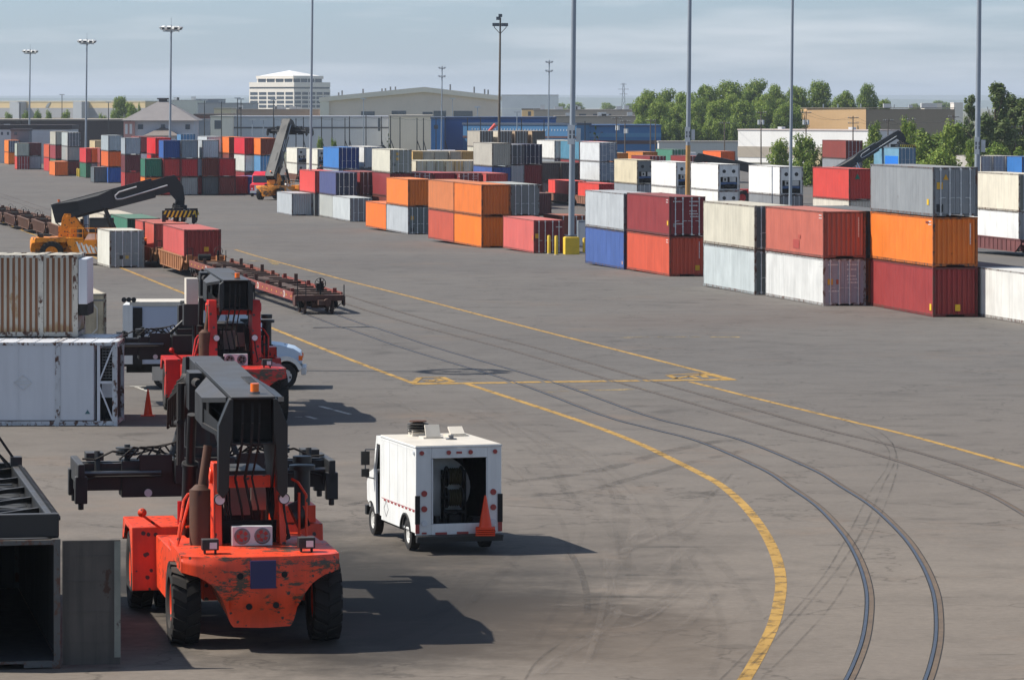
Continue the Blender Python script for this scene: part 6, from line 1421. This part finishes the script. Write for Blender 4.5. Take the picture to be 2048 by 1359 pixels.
# gabled hangar
d = 1500; k = d/F; hx = lambda px: (px-848)*k
hg = empty('hangar', ((848-1024)*k, d, -1.8), 0, 'wide grey-beige hangar with a low gabled roof', 'hangar'); hz = lambda py: HC-(py-YH)*k+1.8
q = MB(); q.prism([(hx(640), 0), (hx(1000), 0), (hx(1000), hz(196)), (848*0, hz(178)), (hx(640), hz(199))], 'y', 1.5, 60); q.build('wall', M['plain'], hg, lin((226, 208, 194)))
q = MB(); q.prism([(hx(638), hz(204)), (0, hz(184)), (hx(1003), hz(201)), (hx(1003), hz(192)), (0, hz(174)), (hx(638), hz(195))], 'y', 0, 61); q.build('roof_fascia', M['plain'], hg, lin((236, 224, 208)))
q = MB(); q.box(hx(640), hx(658), .2, 1.49, 0, hz(203)); q.build('corner_block', M['plain'], hg, lin((230, 222, 208)))
for a, b, c_, e in ((722, 749, 223, 233), (783, 812, 222, 232), (845, 865, 224, 234), (867, 892, 222, 233), (907, 945, 222, 234)): q = MB(); q.box(hx(a), hx(b), 1.3, 1.6, hz(e), hz(c_)); q.build('doorway', M['pane'], hg)
for px, hh in ((676, 1.2), (683, 1.8), (725, 1.6), (763, 1.0), (770, 1.0), (780, 1.4), (790, 1.2), (900, 2.0), (948, 2.0), (969, 1.5), (976, 1.4)):
    zz = hz(195) + (hz(174)-hz(195))*(1-abs(px-848)/208); q = MB(); q.cyl((hx(px), 6, zz-.5), (hx(px), 6, zz+hh), .3, n=8); q.build('roof_vent', M['steel'], hg)
building('pale grey flat-roofed hall right of the hangar, faint in the haze', 1003, 1117, 191, 2600, 60, (228, 228, 230), (200, 200, 200), bands=((216, 219, (236, 236, 234), 'white_stripe'),))
building('yellowish low block beside the dark mast, below the faint hall', 1044, 1080, 220, 1350, 20, (232, 200, 146), windows=((1056, 1062, 223, 232),))
building('long brown low block with roof units behind the blue building', 1068, 1275, 222, 1340, 40, (176, 164, 152), (160, 150, 140), windows=((1158, 1172, 228, 233), (1186, 1200, 228, 233), (1212, 1222, 228, 233)), roofgear=6)
building('grey-brown shed behind the right half of the blue building', 1110, 1320, 235, 1250, 30, (164, 152, 142), (140, 132, 124), roofgear=5)
# blue building
bl = building('long blue building with a dark blue upper storey and a row of white slots', 925, 1152, 250, 960, 6, (62, 116, 160), (70, 84, 104), bands=((272, 276, (88, 60, 60), 'plinth'),), turn=35)
k = 960/F; cx = ((925+1152)/2-1024)*k; sm = MB().box(-.06, .06, -.07, .02, -.2, .2).mesh('window', M['white'])
for i in range(34): w_ = link('window', sm, bl); px = 944+i*5.9; w_.location = (((px-1024)*k-cx)/math.cos(R(35)), 0, HC-(258.5-YH+.008*(px-944))*k+1.8)
building('dark blue upper block set behind the long blue building', 884, 1112, 238, 985, 30, (46, 98, 158), (70, 90, 124))
building('bright blue corner block at the left end of the blue building', 862, 886, 238, 958, 28, (58, 118, 178), (96, 108, 130), windows=((868, 876, 250, 258),))
building('dark blue wing at the right end of the blue building', 1153, 1322, 254, 955, 40, (46, 106, 160), (52, 84, 124), bands=((266, 274, (76, 132, 172), 'pale_stripe'), (281, 288, (84, 60, 60), 'plinth')), windows=((1160, 1163, 256, 266), (1178, 1182, 264, 267), (1202, 1206, 264, 267)))
building('beige block left of the blue building', 778, 862, 234, 1050, 30, (232, 220, 198), (200, 190, 174))
building('long slate grey shed behind the black boundary posts', 466, 777, 236, 1080, 40, (188, 194, 204), (168, 172, 182), windows=((756, 761, 236, 262),), bands=((254, 257, (78, 80, 88), 'lower_band'),))
building('cream end block of the slate grey shed', 421, 465, 235, 1075, 40, (232, 224, 212), (190, 186, 178), windows=((429, 442, 241, 258, 'door'),))
building('brown long roofed block below the office block', 461, 638, 221, 1550, 40, (140, 126, 112), (136, 124, 110), roofgear=7)
building('grey hip-roofed shed left of the office block', 396, 505, 208, 1750, 40, (168, 168, 172), (150, 150, 154))
building('pale ribbed hall left of the grey shed', 330, 392, 202, 1900, 60, (220, 218, 206), (206, 204, 196), roofgear=3)
building('dark grey-blue hall far behind the pale ribbed one', 392, 440, 200, 2100, 40, (120, 128, 140), (130, 136, 146))
building('low beige block beside the slate shed', 428, 462, 219, 1300, 25, (216, 200, 170), (180, 170, 150))
building('dark red-brown block at the foot of the lamp posts', 388, 470, 231, 1200, 25, (112, 74, 70), (104, 90, 86))
building('blue-grey shed below the lamp posts at the left', 390, 420, 242, 1100, 20, (96, 110, 128), (110, 120, 134))
# cream warehouse across the far left
cw_ = building('long cream warehouse across the far left with grey bays', -60, 300, 204, 1900, 12, (214, 190, 146), (206, 196, 174), bands=((216, 236, (158, 158, 160), 'lower_wall'),), turn=30)
k = 1900/F; cx = ((-60+300)/2-1024)*k
for a, b in ((28, 48), (164, 182)): q = MB(); q.box(((a-1024)*k-cx)/.866, ((b-1024)*k-cx)/.866, -6, -.11, 0, HC-(203-YH)*k+1.8); q.build('loading_bay', M['plain'], cw_, lin((176, 180, 184)))
q = MB(); q.prism([((84-1024)*k-cx, HC-(215-YH)*k+1.8), ((90-1024)*k-cx, HC-(207-YH)*k+1.8), ((97-1024)*k-cx, HC-(205-YH)*k+1.8), ((91-1024)*k-cx, HC-(215-YH)*k+1.8)], 'y', -.2, -.06); q.build('wall_emblem', M['plain'], cw_, lin((140, 146, 148)))
# dark brick building and the low white one before it
building('long dark brick building across the left with a pale roof edge', -60, 262, 241, 1000, 40, (66, 58, 58), (168, 158, 146), parapet=.35)
building('low white building with a dark roof in front of the dark brick one', -40, 143, 259, 880, 14, (206, 206, 210), (74, 66, 66), parapet=1.0, windows=tuple((x, x+4, 264, 270) for x in range(2, 56, 12)))
gv = building('grey van-height office trailer before the dark brick building', 22, 58, 262, 870, 5, (120, 122, 130), (96, 92, 94), windows=((28, 34, 265, 270),))
# hip-roofed yard office
d = 830; k = d/F; X = lambda px: (px-320)*k; Z = lambda py: HC-(py-YH)*k+1.8
ho = empty('yard_office', ((320-1024)*k, d, -1.8), 0, 'two-storey grey house with a broad hip roof and roof lantern', 'house')
q = MB(); q.box(X(262), X(388), 0, 12, 0, Z(241)); q.build('wall', M['plain'], ho, lin((204, 204, 208)))
q = MB(); e_ = Z(241); a = [(X(244), -1.6, e_), (X(396), -1.6, e_), (X(396), 13.6, e_), (X(244), 13.6, e_)]; r_ = [(X(312), 5, Z(203)), (X(330), 5, Z(203)), (X(330), 7, Z(203)), (X(312), 7, Z(203))]
q.add(a+r_, [(0, 1, 5, 4), (1, 2, 6, 5), (2, 3, 7, 6), (3, 0, 4, 7), (4, 5, 6, 7), (0, 3, 2, 1)]); rf = q.build('roof', M['roofing'], ho, lin((134, 129, 128)), smooth=False)
q = MB(); q.box(X(313), X(329), 5.2, 6.8, Z(204), Z(199)); q.box(X(310), X(332), 4.8, 7.2, Z(199), Z(196)); q.build('lantern', M['roofing'], rf, lin((92, 88, 88)))
q = MB(); q.add([(X(290), -4.5, Z(271)), (X(362), -4.5, Z(271)), (X(362), 0, Z(271)), (X(290), 0, Z(271)), (X(322), 0, Z(255)), (X(330), 0, Z(255))], [(0, 1, 5, 4), (1, 2, 5), (0, 4, 3), (2, 3, 4, 5)]); q.build('porch_roof', M['roofing'], ho, lin((128, 118, 112)), smooth=False)
q = MB(); q.box(X(298), X(354), -3.6, -.01, 0, Z(271)); q.build('porch', M['plain'], ho, lin((196, 192, 192)))
for a, b in ((276, 286), (371, 380), (322, 330)): q = MB(); q.box(X(a), X(b), -.15, .05, Z(259), Z(249)); w_ = q.build('window', M['pane'], ho); q = MB(); q.box(X(a)-.08, X(b)+.08, -.2, -.151, Z(259)-.12, Z(259)); q.build('sill', M['white'], w_)
q = MB(); q.box(X(248), X(270), -.8, 8, 0, Z(243)); q.build('side_bay', M['plain'], ho, lin((196, 150, 142)))
for a in (251, 260): q = MB(); q.box(X(a), X(a+5), -.92, -.79, Z(268), Z(248)); q.build('window', M['white'], ho)
# right: tan building and white building
tn = empty('brick_building', (0, 0, 0), 0, 'tall tan and brown brick building behind the utility poles at the right', 'building'); d = 1080; k = d/F
tn.location = ((1732-1024)*k, d, -1.8); Zr = lambda py: HC-(py-YH)*k+1.8
q = MB(); q.add([((1620-1732)*k, 13, 0), (0, 0, 0), (0, 0, Zr(217)), ((1620-1732)*k, 13, Zr(217)), ((1620-1732)*k, 40, 0), ((1620-1732)*k, 40, Zr(217))], [(0, 1, 2, 3), (4, 0, 3, 5)]); q.build('tan_wall', M['plain'], tn, lin((206, 168, 122)))
q = MB(); q.box(.02, (1910-1732)*k, .3, 40, 0, Zr(218.5)); q.build('brown_wall', M['plain'], tn, lin((150, 132, 114)))
q = MB(); q.prism([((1619-1732)*k, 12.8), (0, -.2), ((1911-1732)*k, .1), ((1911-1732)*k, 40), ((1619-1732)*k, 40)], 'z', Zr(217), Zr(215.5)); q.build('roof', M['roofing'], tn, lin((130, 116, 100)))
for px, w_, hh in ((1776, 1.0, 1.1), (1823, .5, .8), (1858, 1.8, 1.2), (1870, .8, 1.1), (1648, .15, 1), (1677, .15, 1), (1723, .15, 1.1), (1790, .15, .9)): q = MB(); q.box((px-1732)*k-w_, (px-1732)*k+w_, 2+w_*.1, 2+2*w_, Zr(215.5), Zr(215.5)+hh); q.build('roof_unit', M['galv'], tn)
wb = building('white flat-roofed building half hidden by bushes at the right', 1484, 1735, 261, 880, 8, (226, 224, 220), (200, 186, 180), parapet=.25, bands=((294, 316, (158, 148, 134), 'plinth'),), turn=48); 
k = 880/F; cx = ((1484+1735)/2-1024)*k
for px in (1545, 1676): q = MB(); q.box(((px-1024)*k-cx)/.67-.6, ((px-1024)*k-cx)/.67+.6, 3, 4.2, HC-(261-YH)*k+2.05, HC-(254-YH)*k+1.8); q.build('roof_unit', M['galv'], wb)
q = MB(); q.box(((1672-1024)*k-cx)/.67, ((1684-1024)*k-cx)/.67, -1.2, -.11, 0, HC-(289-YH)*k+1.8); q.build('stair_block', M['plain'], wb, lin((220, 220, 220)))
building('low pale sheds behind the amber containers below the wood', 1318, 1482, 285, 930, 10, (196, 194, 190), (168, 160, 152), parapet=.3)
building('pale small block on the skyline right of the round-topped tree', 1849, 1884, 208, 2400, 20, (222, 212, 200), (212, 204, 196))
building('white small block on the skyline beside the thick mast', 1908, 1926, 207, 2400, 20, (226, 216, 206), (220, 210, 200))
# white trailers and trucks drawn up behind the yard
def trailer(px, d, wpx, label, color=(226, 224, 222), ht=2.7, rz=0):
    k = d/F; b = GX(px, d); W = wpx*k; t = empty('trailer', b, rz, label, 'trailer', 'trailers parked behind the yard')
    q = MB(); q.box(0, W, 0, 2.5, 1.1, 1.1+ht); q.build('box', M['plain'], t, lin(color), bevel=.03)
    q = MB(); q.box(.2, W-.2, .3, 2.2, .8, 1.099); q.build('frame', M['dark'], t)
    for x in (W*.78, W*.88, W*.15): q = MB(); q.cyl((x, .05, .5), (x, .4, .5), .5, n=14); q.build('wheel', M['rubber'], t)
for i, (px, w_, cc, nm) in enumerate(((585, 40, (206, 208, 216), 'pale grey'), (652, 44, (228, 228, 228), 'white'), (700, 38, (220, 218, 214), 'off-white'), (744, 40, (230, 230, 230), 'bright white'), (790, 26, (196, 200, 206), 'grey'), (854, 26, (224, 224, 234), 'bluish white'), (884, 26, (214, 214, 226), 'lilac white'), (520, 46, (200, 202, 208), 'silver'), (466, 44, (216, 214, 210), 'chalk white'), (412, 48, (204, 200, 196), 'dusty white'))):
    trailer(px, 800, w_, f'{nm} trailer in the row behind the boundary posts', cc)
for px, w_, nm, cc in ((60, 40, 'silver grey trailer left of the second floodlight mast', (176, 178, 186)), (104, 36, 'whitish trailer left of the second floodlight mast', (204, 204, 208)), (196, 40, 'white trailer right of the second floodlight mast', (214, 214, 216)), (1136, 62, 'navy trailer right of the central mast below the blue building', (44, 52, 118)), (1172, 24, 'white trailer by the small conifer', (226, 226, 228)), (1212, 34, 'green-white trailer behind the small conifer', (150, 190, 176)), (1258, 40, 'white trailer right of the small conifer', (224, 224, 224)), (1332, 60, 'pale trailer under the wood', (214, 212, 210)), (1640, 46, 'white trailer behind the dirty cream container', (226, 226, 228))):
    trailer(px, 980 if px < 300 else 760, w_, nm, cc)
def truck_cab(px, d, label, color, sc_=1.0):
    t = empty('truck_cab', GX(px, d), R(-10), label, 'truck', 'road tractors behind the yard'); c = lin(color)
    q = MB(); q.prism([(0, .8), (0, 1.7), (1.1, 1.9), (1.3, 3.0), (2.6, 3.5), (2.8, 3.5), (2.8, .8)], 'x', -1.15, 1.15); q.build('cab', M['painted'], t, c, bevel=.05)
    q = MB(); q.quad((-1.0, 1.06, 1.95), (1.0, 1.06, 1.95), (1.0, 1.27, 2.9), (-1.0, 1.27, 2.9)); q.build('windscreen', M['glass'], t)
    q = MB(); q.box(-.5, .5, -.02, .05, .9, 1.6); q.build('grille', M['galv'], t); q = MB(); q.box(-1.1, 1.1, -.25, -.03, .5, .85); q.build('bumper', M['galv'], t)
    for s in (-1, 1):
        q = MB(); q.cyl((s*.85, .7, .5), (s*1.12, .7, .5), .5, n=16); q.build('wheel', M['rubber'], t); q = MB(); q.cyl((s*.85, 4.2, .5), (s*1.12, 4.2, .5), .5, n=16); q.build('wheel', M['rubber'], t)
        q = MB(); q.box(s*.85-.12, s*.85+.12, -.03, -.001, 1.0, 1.2); q.build('headlight', M['lens'], t)
    q = MB(); q.box(-.45, .45, .2, 5, .6, .8); q.build('chassis', M['dark'], t)
    return t
truck_cab(186, 1050, 'white road tractor facing the camera above the amber container', (226, 226, 226)); truck_cab(516, 560, 'red road tractor standing behind the orange machine with raised boom', (206, 32, 52)); truck_cab(812, 780, 'silver road tractor behind the boundary posts', (200, 204, 208)); truck_cab(908, 790, 'white road tractor right of the pale trailers, below the blue building', (232, 232, 232)); truck_cab(932, 790, 'second white road tractor beside the pale cream far container', (228, 230, 230)); truck_cab(1180, 735, 'white road tractor beside the navy trailer', (228, 228, 228))
# power pylon
py_ = empty('power_pylon', P(1247, 215, 2600)*1, 0, 'faint lattice power pylon left of the wood', 'pylon'); py_.location.z = -1.8; hp_ = P(1247, 166, 2600).z+1.8
q = MB()
for sx in (-1, 1):
    for sy in (-1, 1): q.bar((sx*1.6, sy*1.6, 0), (sx*.4, sy*.4, hp_), .22, .22)
for i in range(7):
    z = hp_*i/7; w_ = 1.6-1.2*i/7; z2 = hp_*(i+1)/7; w2 = 1.6-1.2*(i+1)/7
    q.bar((-w_, -w_, z), (w2, -w2, z2), .14, .14); q.bar((w_, -w_, z), (-w2, -w2, z2), .14, .14)
q.build('lattice', M['steel'], py_); q = MB()
for z, w_ in ((hp_*.97, 2), (hp_*.85, 3.5), (hp_*.73, 2.6)): q.bar((-w_, 0, z), (w_, 0, z), .25, .25)
q.build('cross_arm', M['steel'], py_)
# ---------------------------------------------------------------- trees and bushes
def leafmat(name, a, b, tr=.32):
    m, t, bs, o = nodes(name); ge = nd(t, 'ShaderNodeNewGeometry'); oi = nd(t, 'ShaderNodeObjectInfo')
    c = ramp(t, ge.outputs['Random Per Island'], [(0, lin(a)), (1, lin(b))]).outputs[0]
    c = mixc(t, 1, c, ramp(t, oi.outputs['Random'], [(0, (.85, .88, .8, 1)), (1, (1.12, 1.08, 1.0, 1))]).outputs[0], 'MULTIPLY')
    t.links.new(c, bs.inputs['Base Color']); bs.inputs['Roughness'].default_value = .6; bs.inputs['Specular IOR Level'].default_value = .25
    tl = nd(t, 'ShaderNodeBsdfTranslucent'); t.links.new(c, tl.inputs['Color']); ms = nd(t, 'ShaderNodeMixShader'); ms.inputs[0].default_value = tr
    t.links.new(bs.outputs[0], ms.inputs[1]); t.links.new(tl.outputs[0], ms.inputs[2]); t.links.new(ms.outputs[0], o.inputs[0]); return m
M['leaf'] = leafmat('broad_leaves', (80, 112, 40), (146, 160, 72)); M['leafdark'] = leafmat('poplar_leaves', (66, 90, 44), (124, 136, 84)); M['needle'] = leafmat('conifer_leaves', (48, 72, 34), (90, 110, 54))
M['bark'] = paint('tree_bark', (86, 74, 62), .9, var=.35, nscale=2)
def crown(seed, H, Rd, n, leaf, kind='broad'):
    r = random.Random(seed); vs = []; fs = []; lobes = []
    if kind == 'broad':
        for i in range(80):
            a = r.uniform(0, 6.28); zz = r.uniform(.06, .95); rr = Rd*.72*math.sqrt(r.random())*(1-.55*max(0, zz-.55)/.45); lobes.append((Vector((rr*math.cos(a), rr*math.sin(a), H*zz)), Rd*r.uniform(.12, .34)))
    elif kind == 'poplar':
        for i in range(60):
            zz = r.uniform(.08, .97); a = r.uniform(0, 6.28); rr = Rd*.7*r.random()**.6*(1.05-.75*zz**2); lobes.append((Vector((rr*math.cos(a), rr*math.sin(a), H*zz)), Rd*r.uniform(.2, .34)*(1.15-.5*zz)))
    else:
        for i in range(40):
            zz = r.uniform(.05, .98); a = r.uniform(0, 6.28); rr = Rd*(1-zz)*r.uniform(.3, 1); lobes.append((Vector((rr*math.cos(a), rr*math.sin(a), H*zz)), Rd*.22*(1.15-zz)))
    tot = sum(q[1]**2 for q in lobes)
    for c, lr in lobes:
        for i in range(int(n*lr*lr/tot)):
            v = Vector((r.gauss(0, 1), r.gauss(0, 1), r.gauss(0, 1))).normalized()
            p = c + Vector((v.x, v.y, v.z*(1.4 if kind == 'poplar' else .9)))*lr*r.uniform(.55, 1.08)
            if p.z < .02*H: continue
            nrm = (v + Vector((r.uniform(-.7, .7), r.uniform(-.7, .7), r.uniform(-.2, .9)))).normalized(); t1 = nrm.orthogonal().normalized(); t2 = nrm.cross(t1); an = r.uniform(0, 6.28)
            a = t1*math.cos(an)+t2*math.sin(an); b = nrm.cross(a); s = leaf*r.uniform(.6, 1.3); k = len(vs)
            vs += [p-a*s*.5, p+b*s*.32, p+a*s*.55, p-b*s*.32]; fs.append((k, k+1, k+2, k+3))
    me = bpy.data.meshes.new('crown'); me.from_pydata(vs, [], fs); return me
def trunk_mesh(seed, H, r0):
    r = random.Random(seed); q = MB(); q.cyl((0, 0, -.2), (0, 0, H*.5), r0, r0*.6, 8); q.cyl((0, 0, H*.5), (r.uniform(-.3, .3), 0, H*.85), r0*.6, r0*.2, 6)
    for i in range(6): a = r.uniform(0, 6.28); z = H*r.uniform(.25, .6); l_ = H*.28; q.cyl((0, 0, z), (l_*.7*math.cos(a), l_*.7*math.sin(a), z+l_), r0*.4, r0*.12, 5)
    return q.mesh('trunk', M['bark'])
CR = {}
for i in range(4): CR['broad', i] = (crown(20+i, 12, 5.2, 14000, .42), trunk_mesh(i, 12, .3), 12, 5.2, 'leaf')
for i in range(3): CR['poplar', i] = (crown(40+i, 14, 2.6, 9000, .38, 'poplar'), trunk_mesh(10+i, 14, .28), 14, 2.6, 'leafdark')
for i in range(3): CR['bush', i] = (crown(60+i, 6, 3.2, 5200, .36), trunk_mesh(20+i, 5, .14), 6, 3.2, 'leaf')
CR['conifer', 0] = (crown(80, 8, 2.2, 2600, .35, 'conifer'), trunk_mesh(30, 8, .16), 8, 2.2, 'needle')
for k_ in CR: CR[k_][0].materials.append(M[CR[k_][4]])
def tree(kind, var, px, ytop, wpx, d, label, ybase=None, name=None, cat=None, group=None):
    me, tm, H, Rd, lm = CR[kind, var]; b = GX(px, d); h = P(px, ytop, d).z-b.z; wv = wpx*d/F/2
    nm = name or {'broad': 'broadleaf_tree', 'poplar': 'poplar_tree', 'bush': 'bush', 'conifer': 'conifer_tree'}[kind]
    t = empty(nm, b, random.uniform(0, 6.28), label, cat or ('bush' if kind == 'bush' else 'tree'), group or ('bushes around the yard' if kind == 'bush' else 'trees beyond the yard'))
    c = link('crown', me, t); c.scale = (wv/Rd, wv/Rd, h/H); k = link('trunk', tm, t); k.scale = (min(wv/Rd, 1.2),)*2+(h/H,)
    c.rotation_euler = (0, 0, 0); return t
wood = ((1296, 182, 62), (1330, 180, 66), (1372, 184, 70), (1412, 172, 74), (1458, 164, 82), (1508, 161, 80), (1548, 170, 66), (1592, 174, 68), (1640, 164, 70), (1690, 184, 66), (1735, 168, 52), (1768, 200, 46), (1316, 206, 60), (1352, 212, 64), (1394, 206, 66), (1436, 202, 66), (1484, 204, 72), (1530, 206, 72), (1572, 208, 66))
wlab = ('leftmost tree of the wood at the right', 'second tree of the wood from its left end', 'third tree of the wood, left of the tan-footed mast', 'tree of the wood just right of the tan-footed mast', 'tall broad tree in the left middle of the wood', 'tallest broad tree at the middle of the wood', 'tree of the wood right of its tallest one', 'tree of the wood behind the plain thin mast',
        'tall tree of the wood above the tan building corner', 'low tree behind the tan wall', 'round-topped separate tree behind the tan and brown wall join', 'small tree right of the round-topped one')
for i, (px, yt, w_) in enumerate(wood):
    back = i < 12
    tree('broad', i % 4, px, yt, w_*1.12, 1120+(i % 3)*14 if back else 1030+(i % 3)*10, wlab[i] if back else 'shorter leafy tree along the front edge of the wood', group='trees of the wood' if back else 'front trees of the wood')
for i in range(16):
    px = 1288+i*20; tree('broad', (i+1) % 4, px+6*(i % 3), 190+8*(i % 4), 66, 1085+4*(i % 5), 'inner tree filling the middle of the wood', group='inner trees of the wood')
for i, px in enumerate(range(1284, 1480, 15)): tree('bush', i % 3, px, 236+(i % 3)*8, 46, 1000+6*(i % 2), 'bushy undergrowth at the foot of the wood', group='undergrowth of the wood')
tree('poplar', 0, 1990, 164, 104, 640, 'tall ragged poplar at the right edge beside the thick mast'); tree('poplar', 1, 2022, 184, 96, 655, 'poplar right of the tallest ragged one'); tree('poplar', 2, 2046, 200, 90, 650, 'poplar cut by the right frame edge')
tree('poplar', 1, 1970, 222, 80, 630, 'leafy poplar just right of the thick mast foot'); tree('poplar', 2, 1938, 192, 60, 700, 'poplar just left of the thick mast')
for i, (px, yt, w_, d, lb) in enumerate(((1855, 262, 90, 640, 'large bush below the brown brick wall'), (1905, 248, 84, 630, 'large yellowish bush left of the thick mast'), (1815, 240, 50, 660, 'bush behind the raised right boom'), (1748, 246, 46, 680, 'bush right of the tan wall base'), (1560, 282, 60, 640, 'round dark bush before the white building'), (1612, 272, 70, 630, 'spreading bush beside the plain thin mast'), (1660, 290, 60, 630, 'bush between the plain thin mast and the boom'), (1735, 290, 60, 640, 'bush under the raised right boom'), (1990, 290, 80, 610, 'bush at the foot of the poplars'), (1880, 300, 90, 600, 'low bush behind the grey topmost container'), (2045, 300, 60, 610, 'bush at the right frame edge'), (1950, 285, 50, 600, 'bush behind the thick mast foot'))):
    tree('bush', i % 3, px, yt, w_*1.1, d, lb)
tree('broad', 0, 240, 194, 50, 1350, 'dark round tree left of the hip-roofed house'); tree('broad', 1, 262, 206, 40, 1340, 'smaller dark tree touching the hip-roofed house')
tree('bush', 0, 278, 207, 14, 1500, 'small round tree above the hip-roofed house')
for i, (px, yt, w_, lb) in enumerate(((18, 226, 34, 'bush at the left edge before the cream warehouse'), (50, 226, 26, 'second bush from the left before the cream warehouse'), (77, 223, 32, 'rounded bush between the first two masts'), (98, 222, 26, 'bush right of the rounded one before the cream warehouse'), (132, 224, 32, 'pale bush left of the second mast'), (205, 230, 30, 'low bush left of the dark round tree'))): tree('bush', i % 3, px, yt, w_, 1250, lb)
tree('conifer', 0, 1191, 250, 40, 690, 'small bright conifer below the blue building'); tree('conifer', 0, 777, 266, 20, 780, 'tiny conifer among the boundary posts'); tree('bush', 1, 640, 278, 24, 760, 'small bush behind the thin left mast'); tree('bush', 2, 668, 280, 20, 765, 'second small bush behind the thin left mast')
# far skyline trees and hills
for i, (px, yt, w_) in enumerate(((1150, 205, 60), (1215, 206, 50), (1262, 207, 40), (1120, 207, 40), (1830, 208, 40), (1880, 202, 60))): tree('broad', i % 4, px, yt, w_, 2700+30*i, 'faint far tree line on the skyline', group='far skyline trees')
def ridge(name, d, depth, ytop, amp, seed, rgb):
    r = random.Random(seed); n = 80; q = MB(); xs_ = [-d*.35+d*.7*i/n for i in range(n+1)]; ph = [r.uniform(0, 6.28) for _ in range(4)]
    rows = []
    for j, (f_, dy) in enumerate(((0, 0), (.45, .2), (.8, .35), (1, .5), (.85, .7), (0, 1))):
        rows.append([(x, d+depth*dy, -2+f_*((HC-(ytop-YH)*d/F)+amp*d/F*(math.sin(x/d*22+ph[0])*.5+math.sin(x/d*51+ph[1])*.3+math.sin(x/d*7+ph[2])*.8)+2)) for x in xs_])
    m = n+1; q.add([p for r_ in rows for p in r_], [(j*m+i, j*m+i+1, (j+1)*m+i+1, (j+1)*m+i) for j in range(len(rows)-1) for i in range(n)])
    tag(q.build(name, once(name+'_wooded', rgb, .9, var=.3, nscale=.004), None), kind='structure')
ridge('hills', 14000, 4000, 196, 4, 3, (58, 78, 52)); ridge('far_hills', 21000, 5000, 190, 3, 9, (60, 78, 60))
# ---------------------------------------------------------------- the air itself
def haze():
    m = bpy.data.materials.new('haze_air'); m.use_nodes = True; t = m.node_tree; t.nodes.clear()
    o = t.nodes.new('ShaderNodeOutputMaterial'); v = t.nodes.new('ShaderNodeVolumePrincipled')
    v.inputs['Color'].default_value = (.80, .89, 1.0, 1); v.inputs['Density'].default_value = 0.000065; v.inputs['Anisotropy'].default_value = 0.1
    t.links.new(v.outputs[0], o.inputs['Volume'])
    q = MB(); q.box(-24000, 24000, -500, 30000, -4, 130); h = q.build('haze', m, None, smooth=False); tag(h, kind='stuff')
haze()
